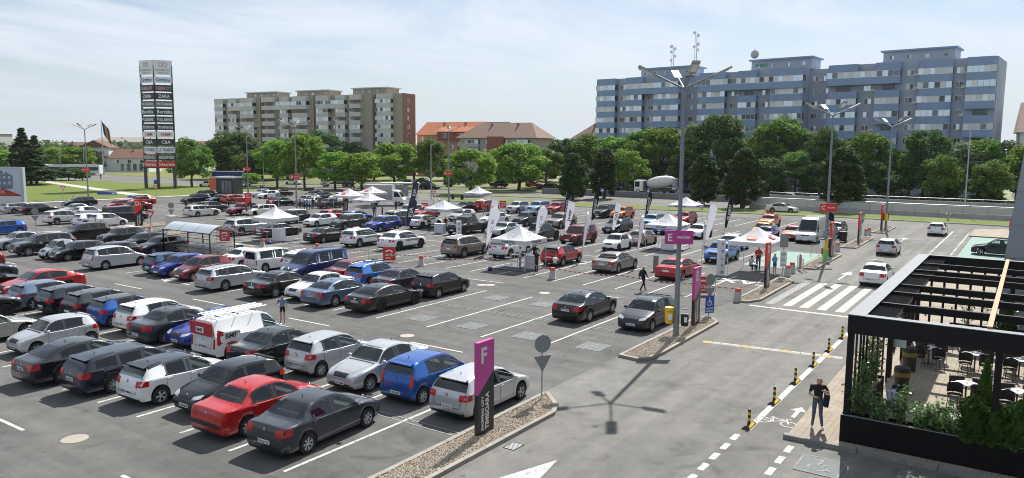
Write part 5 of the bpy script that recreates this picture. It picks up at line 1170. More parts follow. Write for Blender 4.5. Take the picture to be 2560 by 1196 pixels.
car('bigsuv', 'skyb', ('f', 1344.6, 535.5), 180, 'ice blue show off-roader in the line by the verge', wheels='multi', group=g6, detail=1)
car('suv', 'red', ('f', 1395.6, 536), 180, 'signal red show off-roader in the line by the verge', wheels='multi', group=g6, detail=1)
car('bigsuv', 'black', ('m', 1512, 531), 180, 'black off-roader under a dark feather flag', wheels='dark', group=g6, detail=1)
car('suv', 'orange', ('m', 1556, 534), 180, 'coral orange show off-roader beside the black one', wheels='multi', group=g6, detail=1)
car('hatch', 'silver', ('m', 1155, 538), 180, 'pewter show hatchback beside the white tent with black emblem', wheels='multi', group=g6, detail=1)
car('sedan', 'dgrey', ('m', 1163, 517), 180, 'graphite show saloon under the far white tent', wheels='multi', group=g6, detail=1)
car('suv', 'red', ('m', 1217, 516), 0, 'scarlet show off-roader under the far white tent', wheels='multi', group=g6, detail=1)
car('suv', 'silver', ('m', 1025, 530), 180, 'silver show off-roader behind the dark feather flags', wheels='multi', group=g6, detail=1)
car('hatch', 'red', ('m', 1066, 531), 180, 'red show hatchback beside silver off-roader behind the feather flags', wheels='multi', group=g6, detail=1)
g7 = 'cars parked far down the car park'
far = [('suv', 'ivory', 'r', 143, 563, 0, 'ivory off-roader by the round gravel island'), ('hatch', 'white', 'r', 213, 567.5, 0, 'white hatchback between ivory off-roader and tall white hatchback'),
 ('minimpv', 'white', 'r', 251, 569.5, 0, 'tall white hatchback at the gravel island of the D1 totem'), ('transporter', 'navy', 'm', 315, 540, 0, 'navy people carrier behind the D1 totem'),
 ('smallhatch', 'white', 'm', 222, 530, 0, 'small white hatchback behind the tall white one'), ('sedan', 'silver', 'm', 187, 524, 180, 'silver saloon beyond the small white hatchback'),
 ('liftback', 'black', 'r', 81, 537.5, 0, 'black liftback in front of the lawn billboard'), ('wagon', 'silver', 'm', 55, 520, 0, 'silver estate beside the black liftback by the billboard'),
 ('hatch', 'red', 'm', 298, 513, 180, 'bright red hatchback beside maroon saloon'), ('liftback', 'maroon', 'm', 332, 516, 180, 'maroon saloon beside the D1 totem'), ('sedan', 'red', 'm', 350, 503, 180, 'red saloon behind the maroon one'), ('wagon', 'silver', 'm', 335, 499, 180, 'silver estate behind the red saloons'),
 ('wagon', 'black', 'm', 196, 505, 180, 'black estate alone by the lawn kerb'), ('wagon2', 'ivory', 'r', 494.6, 542.5, 0, 'white older estate with a person standing behind it'), ('smallsuv', 'dgrey', 'f', 560, 529.5, 0, 'two-tone dark crossover beside the white older estate'),
 ('wagon', 'navy', 'm', 488, 497, 180, 'navy estate in front of the lawn'), ('suv', 'navy', 'm', 510, 489, 180, 'dark off-roader behind the navy estate'), ('wagon', 'black', 'm', 550, 497.5, 180, 'black estate beside the red taxi estate'), ('wagon', 'red', 'm', 590, 498, 0, 'red estate with white door sticker'),
 ('suv', 'maroon', 'f', 597, 540, 180, 'dark red off-roader beside the C1 totem'), ('wagon', 'ivory', 'm', 648, 526, 180, 'long white estate beside the C1 totem'), ('hatch', 'white', 'f', 664, 497.5, 180, 'white hatchback near the orange kiosk'), ('sedan', 'silver', 'm', 655, 483, 180, 'silver saloon behind the white hatchback near the kiosk'), ('hatch', 'black', 'm', 706, 482, 0, 'black hatchback with its doors open'),
 ('bigsedan', 'navy', 'm', 706, 504, 0, 'dark saloon beside the tall lamp post with red sign'), ('sedan', 'grey', 'r', 820, 522, 0, 'grey saloon beside the crowd of people'), ('hatch', 'navy', 'm', 785, 487, 180, 'dark hatchback at the verge corner'), ('sedan', 'dgrey', 'm', 806, 491, 180, 'dark saloon beside the hatchback at the verge corner'), ('sedan', 'white', 'm', 850, 492, 180, 'white saloon by the B1 totem'), ('hatch', 'white', 'm', 872, 496, 180, 'white hatchback by the B1 totem'), ('suv', 'beige', 'm', 768, 503, 180, 'beige off-roader behind the crowd'), ('sedan', 'white', 'm', 793, 504, 0, 'white saloon behind the crowd'), ('smallhatch', 'silver', 'm', 890, 489, 180, 'silver hatchback beside the grey box truck')]
for tn, c, an, px, py, hd, lab in far: car(tn, c, (an, px, py), hd, lab, wheels='multi', group=g7, detail=1 if px < 330 else 0)
# moving cars on the driveway and the street
g8 = 'cars driving'
l1 = car('sedan', 'white', ('c', 58.6, 8.7), 0, 'white saloon taxi driving away past the pergola', wheels='cover', group=g8, name='moving_car', plate='TM 07PDA')
b = MB().box((.1, 0, 1.56), (.12, .66, .14)); b.ob('taxi_sign', mat('taxi_box', (.5, .48, .42), .5), l1)
car('smallhatch', 'silver', ('c', 76.2, 10.5), 0, 'silver small hatchback driving away behind the taxi', wheels='cover', group=g8, name='moving_car')
car('hatch', 'white', ('c', 97.8, 8.6), 0, 'white hatchback driving towards the exit verge', wheels='five', group=g8, name='moving_car')
car('sedan', 'navy', ('c', 81.4, 2.2), 90, 'navy hatchback partly hidden by the grey wall', wheels='five', group=g8)
rv = car('minibus', 'red', ('c', 109.5, 1.2), 0, 'red van with white upper half at the exit', cat='van', wheels='cover', group=g8)
car('liftback', 'ivory', ('m', 1958, 520), -92, 'white taxi hatchback passing on the street by the grass verge', wheels='five', group=g8, name='moving_car')
g9 = 'cars on the far street'
for tn, c, X_, Y_, hd, lab in (('hatch', 'black', 127.5, 13.2, -90, 'black hatchback showing above the panelled wall'), ('sedan', 'white', 151, 33.5, 90, 'white saloon on the far street beyond the wall'), ('sedan', 'silver', 146, 37.5, 90, 'silver saloon behind the columnar tree by the wall'),
  ('sedan', 'red', 158, 50, 90, 'red saloon parked in the shade beyond the wall'), ('sedan', 'navy', 158, 57.5, 90, 'navy saloon in the shade beyond the wall'), ('hatch', 'dgrey', 157, 62.2, 90, 'dark hatchback behind the cement mixer'), ('hatch', 'white', 154, 64.5, 90, 'white hatchback behind the cement mixer'), ('wagon', 'steel', 160, 80.5, 90, 'blue estate in front of the cement mixer'), ('suv', 'white', 163, 93, 90, 'white off-roader beyond the columnar trees')):
    car(tn, c, ('c', X_, Y_), hd, lab, wheels='multi', group=g9, detail=0)
for tn, c, px, py, hd, lab in (('wagon', 'black', 1076, 466, -80, 'black estate passing under the street trees'), ('hatch', 'navy', 1027, 457, -80, 'navy hatchback beyond the bus shelter'), ('sedan', 'dgrey', 1060, 452, -80, 'dark saloon on the grass beyond the street'), ('suv', 'black', 1247, 461, 100, 'black off-roader parked by the street trees'), ('sedan', 'navy', 1275, 453, 100, 'navy saloon parked beyond the street trees'), ('hatch', 'red', 1335, 461, -80, 'red hatchback parked between street trees'), ('wagon', 'black', 1368, 467, 100, 'black estate parked beside the columnar trees'), ('sedan', 'dgrey', 1310, 448, 100, 'grey saloon on the side street'), ('hatch', 'white', 733, 455, 100, 'white hatchback waiting at the junction'), ('sedan', 'white', 520, 461, 100, 'white car behind the round tree by the pylon')):
    car(tn, c, ('m', px, py), hd, lab, wheels='multi', group=g9, detail=0)
# ================================================================ lamp posts
LHEAD = mat('lamp_head', (.32, .32, .31), .5, .2); LGL = mat('lamp_lens', (.72, .71, .66), .3)
POLEM = mat('lamp_pole', (.20, .235, .26), .5, .3, var=.1, vscale=1.5)
def lamp_proto():
    t = thing('lamp_post', '', 'lamp post')
    MB().lathe([(.145, 0), (.145, 1.2), (.12, 3), (.075, 12.2), (.001, 12.25)], 12).ob('pole', POLEM, t, 40)
    MB().lathe([(.28, 0), (.28, .03), (.17, .06), (.15, .3), (.001, .3)], 10).ob('base_plate', POLEM, t)
    for a in (35, 125, -145, -55):
        d = Vector((math.cos(R(a)), math.sin(R(a)), 0)); p = Vector((0, 0, 12.15))
        arm = MB().tube(p, p+d*1.35+Vector((0, 0, .62)), .05, .04, 8).ob('arm', POLEM, t)
        c = p+d*1.78+Vector((0, 0, .82)); M = R(a)
        h = MB().box(c, (.95, .36, .10), M, 0, R(-26)); h.box(c-Vector((0, 0, .055))+d*.03, (.6, .28, .03), M, 1, R(-26)); h.ob('lamp_head', [LHEAD, LGL], arm)
    return t
lampP = lamp_proto(); first = [True]
def lamp(x, y, label, sign=None, col=RED, z=4.75, face=-1):
    if first[0]: t = lampP; first[0] = False
    else: t = copytree(lampP)
    t.location = (x, y, 0); t['label'] = label; t['group'] = 'tall lamp posts of the car park'
    if sign:
        n = thing('parking_sign', sign+' parking sign on the '+label.replace('four-armed ', '').replace(' with yellow and black bins, on the gravel island', ' with two bins').replace(' with green and yellow base beside the white tent', ' with green foot'), 'sign', (x, y, z), YAW-math.pi/2, 'parking signs on lamp posts')
        # local x points right as seen from the lot entrance, -y towards the viewer
        MB().prism([(-.75, -.30), (.62, -.30), (.62, -.22), (-.75, -.22)], -.33, .33).ob('board', col, n)
        MB().box((0, -.18, 0), (.3, .1, .1)).ob('bracket', POLEM, n)
        text(n, sign[0], (-.5, -.305, 0), (1, 0, 0), (0, 0, 1), WHITE, h=.36, bold=.02); text(n, 'PARCARE', (.15, -.305, 0), (1, 0, 0), (0, 0, 1), WHITE, h=.13, wd=.6, bold=.02)
    return t
lamp(35.1, 14.1, 'four-armed lamp post with yellow and black bins, on the gravel island', 'E magenta', MAG, 5.03)
lamp(67.3, 14.05, 'four-armed lamp post with green and yellow base beside the white tent', 'C red', RED, 4.6)
lamp(99.0, 14.1, 'four-armed lamp post at the end island near the exit')
lamp(*G(221, 494), 'four-armed lamp post standing on the lawn edge', 'C red', RED, 5.0)
lamp(*G(621, 497), 'four-armed lamp post behind the C1 totem', 'D red', RED, 5.3)
lamp(*G(742, 528), 'four-armed lamp post beside the crowd of people', 'B red', RED, 5.0)
lamp(*G(1122, 506), 'four-armed lamp post behind the far white tents', 'A red', RED, 5.0)
x, y = G(835, 470)
def street_lamp(px, py, pt, lab, two=True):
    x, y = G(px, py); dep = Vector((x, y, -CAM_H)).dot(fw); h = (py-pt)*dep/FPX; t = thing('street_lamp', lab, 'street lamp', (x, y, 0), YAW-math.pi/2, 'street lamps')
    MB().tube((0, 0, 0), (0, 0, h), .11, .07, 8).ob('pole', STEEL, t)
    for s in ((-1, 1) if two else (1,)):
        MB().tube((s*.05, 0, h-.4), (s*1.2, 0, h+.3), .04, .04, 6).ob('arm', STEEL, t); MB().box((s*1.7, 0, h+.36), (1.0, .3, .14)).ob('lamp_head', LHEAD, t)
street_lamp(838, 468, 374, 'twin-arm street lamp behind the recycling truck'); street_lamp(153, 450, 366, 'single-arm street lamp by the tram stop', False); street_lamp(660, 470, 380, 'concrete street lamp at the junction', False); street_lamp(2410, 540, 318, 'rusty brown pole with overhead wires by the panelled wall', False); street_lamp(2434, 490, 330, 'pale concrete pole carrying wires behind the far wall', False)
street_lamp(212, 440, 370, 'green tram mast with cross arm', False); street_lamp(1078, 500, 360, 'thin pole beside the A sign', False)
# bins on the lamp post
t = thing('litter_bin', 'yellow litter bin hanging on the lamp post of the gravel island', 'bin', (34.92, 14.42, .72), R(34))
MB().lathe([(.17, 0), (.2, .05), (.22, .62), (.001, .62)], 12).ob('bucket', YEL, t, 40); MB().lathe([(.15, .62), (.22, .66), (.2, .74), (.22, .8), (.001, .82)], 12).ob('lid', YEL, t); MB().bx(-.225, -.2, -.09, .09, .22, .5).ob('label_panel', WHITE, t)
t = thing('litter_bin', 'black litter bin hanging on the lamp post of the gravel island', 'bin', (35.22, 13.72, .62), R(34))
MB().lathe([(.16, 0), (.19, .05), (.2, .6), (.001, .6)], 12).ob('bucket', BLACKP, t, 40); MB().lathe([(.19, .85), (.21, .86), (.19, .88)], 12).ob('hoop', BLACKM, t); MB().bx(-.215, -.19, -.07, .07, .22, .48).ob('label_panel', WHITE, t)
t = thing('pole_wrap', 'green and yellow wrap round the lamp post foot by the white tent', 'post wrap', (67.3, 14.05, .03)); MB().lathe([(.20, 0), (.20, 1.0)], 12).ob('lower_wrap', mat('wrap_green', (.15, .5, .12), .5), t); MB().lathe([(.19, 1.0), (.19, 1.9)], 12).ob('upper_wrap', YEL, t)
for dx, dy, m_, lab in ((-.35, .2, WHITE, 'white litter bin on the lamp post by the white tent'), (.3, -.2, BLACKP, 'black litter bin on the lamp post by the white tent')):
    t = thing('litter_bin', lab, 'bin', (67.3+dx, 14.05+dy, 1.2)); MB().lathe([(.15, 0), (.18, .05), (.19, .7), (.001, .7)], 10).ob('bucket', m_, t); MB().lathe([(.2, .72), (.2, .78), (.001, .8)], 10).ob('lid', BLACKP, t)
for dx, m_, lab in ((-.3, YEL, 'yellow litter bin on the lamp post at the exit'), (.35, BLACKP, 'black litter bin on the lamp post at the exit')):
    t = thing('litter_bin', lab, 'bin', (98.8+dx, 14.1, 1.2)); MB().lathe([(.2, 0), (.24, .05), (.25, .9), (.001, .9)], 10).ob('bucket', m_, t); MB().lathe([(.27, .92), (.27, 1.0), (.001, 1.02)], 10).ob('lid', BLACKP, t)
t = thing('wheeled_bin', 'black wheeled bin beside the red totem near the exit', 'bin', (83.5, 15.8, 0)); MB().lathe([(.34, .1), (.42, 1.0), (.001, 1.0)], 4).ob('tub', BLACKP, t); MB().box((0, 0, 1.05), (.66, .7, .08)).ob('lid', BLACKP, t); MB().tube((-.3, -.3, .1), (.3, -.3, .1), .1, .1, 8).ob('axle_wheel', BLACKM, t)
# ================================================================ totems
def totem(letter, x, y, col, lab, txt=True, sub=None, L=.86):
    t = thing('totem_sign', lab, 'sign', (x, y, .08), 0, None); Hh = 3.05
    yb = -.07
    MB().prism([(-L/2, -.07), (L/2, -.07), (L/2, .07), (-L/2, .07)], -.05, Hh).ob('black_panel', DGREY if False else mat('totem_black', (.012, .012, .013), .4), t)
    b = MB()
    for y0 in (-.075, .071):
        b.add([(-L/2-.004, y0, 1.35), (L/2+.004, y0, 2.05), (L/2+.004, y0, Hh+.004), (-L/2-.004, y0, Hh+.004), (-L/2-.004, y0+.004, 1.35), (L/2+.004, y0+.004, 2.05), (L/2+.004, y0+.004, Hh+.004), (-L/2-.004, y0+.004, Hh+.004)], [(0, 1, 2, 3), (7, 6, 5, 4), (0, 4, 5, 1), (1, 5, 6, 2), (2, 6, 7, 3), (3, 7, 4, 0)])
    b.bx(-L/2-.006, L/2+.006, -.076, .076, Hh, Hh+.012); b.bx(-L/2-.008, -L/2-.001, -.074, .074, 1.36, Hh)
    b.ob('colour_panel', col, t)
    text(t, letter, (-L*.14, -.08, 2.62), (1, 0, 0), (0, 0, 1), mat('totem_letter', (.66, .63, .66), .5), h=.52, bold=.03)
    if sub: text(t, sub, (.24, -.08, 2.48), (1, 0, 0), (0, 0, 1), WHITE, h=.22, bold=.03)
    if txt:
        text(t, 'SHOPPING CITY', (-.19, -.076, .72), (0, 0, 1), (-1, 0, 0), mat('totem_letter', (.66, .63, .66), .5), h=.13, wd=1.15, bold=.03); text(t, 'TIMISOARA', (.05, -.076, .76), (0, 0, 1), (-1, 0, 0), mat('totem_letter', (.66, .63, .66), .5), h=.21, wd=1.23, bold=.03)
    return t
totem('F', 19.12, 14.1, MAG, 'magenta and black totem sign with letter F'); totem('E', 38.1, 14.25, MAG, 'magenta and black totem sign with letter E')
totem('D', 51.6, 14.4, RED, 'red and black totem sign with letter D by the crossing'); totem('C', 70.2, 14.2, RED, 'red totem sign with letter C behind the lamp post'); totem('B', 82.9, 14.2, RED, 'red and black totem sign with letter B'); totem('A', 98.0, 14.4, RED, 'red totem sign beside the exit lamp post')
for L_, p, lab in (('D', (348, 567), 'red and black totem D1 among the white hatchbacks'), ('C', (622, 541), 'red and black totem C1 beside the white estate'), ('B', (864, 528), 'red totem B1 beside the white tents'), ('A', (1036, 497), 'red totem A1 behind the dark feather flags')): totem(L_, *G(*p), RED, lab, True, '1')
# ================================================================ traffic signs
SBACK = mat('sign_back', (.23, .25, .265), .5, .3)
def sign_pole(t, h): MB().tube((0, 0, 0), (0, 0, h), .035, .035, 8).ob('pole', STEEL, t)
def disc(t, r, z, m, y=-.05, name='round_plate'): return MB().lathe([(.001, 0), (r, 0), (r, .02), (.001, .02)], 20, (0, y, z), 'Y').ob(name, m, t)
def tri(t, s, z, m, y=-.05, down=True, name='triangle_plate'):
    d = -1 if down else 1; v = [(-s, y, z-d*s*.55), (s, y, z-d*s*.55), (0, y, z+d*s*1.15)]
    return MB().add(v+[(a, b_+.02, c) for a, b_, c in v], [(0, 1, 2), (5, 4, 3), (0, 3, 4, 1), (1, 4, 5, 2), (2, 5, 3, 0)]).ob(name, m, t)
fr = YAW-math.pi/2
def backsign(x, y, lab, h=2.55, rz=fr+R(25), group='give way signs seen from behind'):
    t = thing('traffic_sign', lab, 'traffic sign', (x, y, .05), rz, group); sign_pole(t, h); disc(t, .33, h-.36, SBACK); tri(t, .36, h-1.0, SBACK)
    return t
backsign(23.0, 14.35, 'grey backs of a round and a triangular sign beside the F totem', 2.5)
t = backsign(40.5, 14.4, 'round and triangular sign backs with a blue disabled parking plate', 2.45)
MB().bx(-.3, .3, -.08, -.06, .22, 1.2).ob('blue_plate', BLUES, t); wheelchair(t, (0, -.083, .86), (1, 0, 0), (0, 0, 1), .26, WHITE)
text(t, 'PARCARE', (0, -.083, .48), (1, 0, 0), (0, 0, 1), WHITE, h=.09, wd=.46, bold=.02); text(t, 'REZERVATA', (0, -.083, .33), (1, 0, 0), (0, 0, 1), WHITE, h=.09, wd=.52, bold=.02)
t = thing('notice_sign', 'narrow white notice board on a post beside the white tent', 'sign', (56.6, 14.7, .08), fr); sign_pole(t, 3.1); MB().bx(-.24, .24, -.08, -.05, .75, 1.95).ob('white_board', WHITE, t); MB().bx(-.3, .3, -.06, -.03, 2.2, 3.1).ob('grey_board', SBACK, t)
for k in range(12): MB().bx(-.19, .19-.04*(k % 3), -.084, -.0805, .85+k*.09, .88+k*.09).ob('text_line', DGREY, t)
backsign(72.4, 14.4, 'sign backs on the gravel island beside the red C totem'); backsign(86.5, 14.6, 'tall sign backs beside the red B totem', 3.0); backsign(101.0, 14.4, 'sign backs on the exit island')
backsign(*G(91, 592), 'sign backs on the small round gravel island', 2.9); backsign(*G(430, 574), 'triangular sign back beside the white cabinet', 3.0); backsign(*G(697, 535), 'sign backs behind the white tent with people', 3.0)
def yield_sign(px, py, lab, blue=False):
    t = thing('yield_sign', lab, 'traffic sign', (*G(px, py), 0), fr); sign_pole(t, 2.5); tri(t, .48, 2.25, RED); tri(t, .27, 2.22, WHITE, -.06, name='white_centre')
    if blue: MB().bx(-.3, .3, -.05, -.03, 2.75, 3.45).ob('blue_plate', BLUES, t)
yield_sign(378, 588, 'red give way sign with concrete bollard beside it'); yield_sign(160, 502, 'red give way sign on the lawn edge'); yield_sign(391, 500, 'red give way sign with a blue plate on the lawn edge', True); yield_sign(679, 545, 'red give way sign by the C1 totem'); yield_sign(579, 487, 'red give way sign in front of the kiosk'); yield_sign(1084, 516, 'red give way sign behind the far tents')
for px, py, lab in ((1505, 510, 'blue square crossing sign by the columnar conifers'), (1620, 512, 'blue crossing sign behind the dark feather flag')):
    t = thing('crossing_sign', lab, 'traffic sign', (*G(px, py), 0), fr); sign_pole(t, 2.6); MB().bx(-.36, .36, -.06, -.03, 2.0, 2.72).ob('blue_plate', BLUES, t); tri(t, .24, 2.32, WHITE, -.075, False, 'white_triangle')
t = thing('direction_sign', 'long low blue arrow sign on the lawn kerb', 'sign', (*G(268, 497), 0), fr); MB().bx(-1.7, 1.7, -.05, .05, .7, 1.15).ob('board', BLUES, t); sign_pole(t, .7); MB().bx(.9, 1.5, -.056, -.051, .85, 1.0).ob('arrow', WHITE, t)
# ================================================================ cones, bollards, barriers, tape
CONEP = None
def cone(x, y, lab):
    global CONEP
    if CONEP is None:
        CONEP = thing('concrete_bollard', lab, 'bollard', (0, 0, 0), 0, 'concrete bollards with red tops')
        MB().lathe([(.30, 0), (.30, .05), (.27, .08), (.19, .62), (.001, .62)], 14).ob('concrete_base', CONC, CONEP, 40); MB().lathe([(.191, .62), (.172, .80), (.15, .83), (.001, .835)], 14).ob('red_top', mat('faded_red', (.55, .09, .05), .7, var=.2), CONEP, 40); t = CONEP
    else: t = copytree(CONEP)
    t.location = (x, y, 0); t['label'] = lab; t['group'] = 'concrete bollards with red tops'
for px, py, lab in ((1381, 698, 'concrete bollard in front of the red show crossover'), (1053, 666, 'concrete bollard beyond the black hatchbacks'), (1844, 754, 'concrete bollard at the tip of the D island'), (793, 632, 'concrete bollard behind the dark blue minibus'), (656, 620, 'concrete bollard behind the white taxis'), (1968, 691, 'shorter grey bollard behind the notice board'), (1980, 683, 'concrete bollard touching the red barrier'), (2080, 634, 'grey bollard behind the C totem'), (2093, 629, 'concrete bollard at the C island end'), (2165, 592, 'grey bollard behind the B totem'), (2172, 589, 'concrete bollard behind the B totem'), (375, 586, 'concrete bollard at the foot of the give way sign')): cone(*G(px, py), lab)
YB = None
for i in range(6):
    x = 24.95+3.0*i; y = 7.33
    if YB is None:
        YB = thing('flexible_post', '', 'bollard', (0, 0, 0))
        b = MB(); seg = 5
        for k in range(seg): b.lathe([(.05, .10+k*.10), (.05, .10+(k+1)*.10)], 10, mi=k % 2)
        b.lathe([(.05, .60), (.001, .605)], 10, mi=0); b.ob('striped_post', [BLACKP, YEL], YB, 40)
        MB().add([(-.42, -.14, 0), (.42, -.14, 0), (.42, .14, 0), (-.42, .14, 0), (-.34, -.035, .11), (.34, -.035, .11), (.34, .035, .11), (-.34, .035, .11)], [(4, 5, 6, 7), (0, 1, 5, 4), (1, 2, 6, 5), (2, 3, 7, 6), (3, 0, 4, 7)]).ob('rubber_base', BLACKP, YB)
        MB().add([(-.30, -.115, .035), (.30, -.115, .035), (.26, -.05, .105), (-.26, -.05, .105)], [(0, 1, 2, 3)]).ob('reflector', YEL, YB)
        t = YB
    else: t = copytree(YB)
    t.location = (x, y, 0); t['label'] = 'yellow and black flexible post on a ramp base along the bike lane'; t['group'] = 'flexible posts along the bike lane'
t = thing('speed_bump', 'yellow and white segmented speed bump across the driveway', 'speed bump', (35.1, 12.7, 0), math.atan2(6.5-12.7, 35.9-35.1))
WB = mat('bump_white', (.36, .355, .32), .7, var=.15, vscale=8); YB2 = mat('bump_yellow', (.42, .32, .09), .7, var=.15, vscale=8); L_ = math.hypot(6.2, .8); n = 14
for i in range(n):
    MB().add([(i*L_/n+.01, -.17, 0), ((i+1)*L_/n-.01, -.17, 0), ((i+1)*L_/n-.01, .17, 0), (i*L_/n+.01, .17, 0), (i*L_/n+.01, -.06, .045), ((i+1)*L_/n-.01, -.06, .045), ((i+1)*L_/n-.01, .06, .045), (i*L_/n+.01, .06, .045)], [(4, 5, 6, 7), (0, 1, 5, 4), (1, 2, 6, 5), (2, 3, 7, 6), (3, 0, 4, 7)]).ob('bump_segment', YB2 if i % 4 == 0 else WB, t)
def barrier(px, py, lab, rz=None, L=2.2, banner=1.0, bx0=-.55):
    t = thing('crowd_barrier', lab, 'barrier', (*G(px, py), 0), fr if rz is None else rz, 'crowd barriers with red banners'); b = MB()
    b.path([(-L/2, 0, .1), (-L/2, 0, 1.05), (L/2, 0, 1.05), (L/2, 0, .1)], .02, 6); b.tube((-L/2, 0, .25), (L/2, 0, .25), .018, .018, 6); b.ob('frame', STEEL, t)
    b = MB()
    for k in range(13): b.tube((-L/2+(k+1)*L/14, 0, .25), (-L/2+(k+1)*L/14, 0, 1.05), .008, .008, 4)
    b.ob('bars', STEEL, t)
    for s in (-1, 1): MB().path([(s*L/2, -.28, 0), (s*L/2, 0, .2), (s*L/2, .28, 0)], .018, 5).ob('foot', STEEL, t)
    MB().bx(bx0, bx0+banner, -.035, -.025, .12, 1.22).ob('banner', RED, t); c = bx0+banner/2
    b = MB()
    for k in range(8):
        a0, a1 = R(20+k*17), R(20+(k+1)*17); ro, ri = .36, .24
        b.add([(c+ro*math.cos(a0), -.04, .72+ro*.8*math.sin(a0)), (c+ro*math.cos(a1), -.04, .72+ro*.8*math.sin(a1)), (c+ri*math.cos(a1), -.04, .70+ri*.8*math.sin(a1)), (c+ri*math.cos(a0), -.04, .70+ri*.8*math.sin(a0))], [(0, 1, 2, 3)])
    b.ob('emblem', WHITE, t)
    text(t, 'AUTO', (c, -.038, .58), (1, 0, 0), (0, 0, 1), WHITE, h=.2, wd=.72, bold=.03); text(t, 'EXPO', (c-.08, -.038, .32), (1, 0, 0), (0, 0, 1), WHITE, h=.14, wd=.45, bold=.03)
barrier(955, 655, 'crowd barrier with red banner behind the blue crossover', bx0=.1); barrier(1745, 738, 'crowd barrier with red banner behind the E totem', bx0=-.2); barrier(2000, 676, 'crowd barrier with red banner beside the white tent and bollards', R(25), banner=.9, bx0=-.3); barrier(1258, 522, 'crowd barrier with red banner by the far white tent'); barrier(1925, 552, 'crowd barrier with red banner by the grass verge'); barrier(1062, 528, 'crowd barrier with red banner behind the feather flags'); barrier(570, 606, 'crowd barrier with red banner beside the cart shelter', bx0=-.8)
barrier(2058, 640, 'crowd barrier with red banner behind the C totem', bx0=-.2)
def tapemat():
    m = mat('barrier_tape', (.7, .68, .66), .5); t, p = nodes(m); n = t.nodes.new; k = t.links.new
    g = n('ShaderNodeUVMap'); return m
TW, TR = mat('tape_white', (.72, .71, .69), .5), mat('tape_red', (.5, .05, .04), .5)
def tape(pts, lab, h=.75):
    b = MB(); step = .2; k = 0
    for (x0, y0), (x1, y1) in zip(pts[:-1], pts[1:]):
        d = math.hypot(x1-x0, y1-y0); n = max(2, int(d/step))
        for i in range(n):
            q = []
            for t_ in (i/n, (i+1)/n):
                z = h-.18*math.sin(math.pi*t_)*min(1, d/8); q.append((x0+(x1-x0)*t_, y0+(y1-y0)*t_, z))
            k += 1; a, c = q
            b.add([(a[0], a[1], a[2]-.03), (c[0], c[1], c[2]-.03), (c[0], c[1], c[2]+.03), (a[0], a[1], a[2]+.03)], [(0, 1, 2, 3)], k % 2)
    tag(b.ob('barrier_tape', [TW, TR]), lab, 'barrier tape', 'red and white barrier tapes')
    for (x, y) in pts: pass
tape([(45.2, 44.0), (45.4, 39.5), (47.6, 34.2)], 'red and white tape running to the white lettered tent'); tape([(47.6, 34.2), (47.7, 31.3), (46.3, 28.0)], 'red and white tape round the white lettered tent'); tape([(46.3, 28.0), (46.4, 22.5), (46.3, 17.6)], 'red and white tape between bollard and E totem barrier'); tape([(46.3, 16.8), (46.3, 14.7), (51.6, 14.5)], 'red and white tape at the D island tip'); tape([(45.1, 45.2), (44.6, 54), (44.9, 58.5)], 'red and white tape behind the white taxis'); tape([(47.1, 63.7), (49.5, 74), (50.2, 84)], 'red and white tape by the white cabinet')
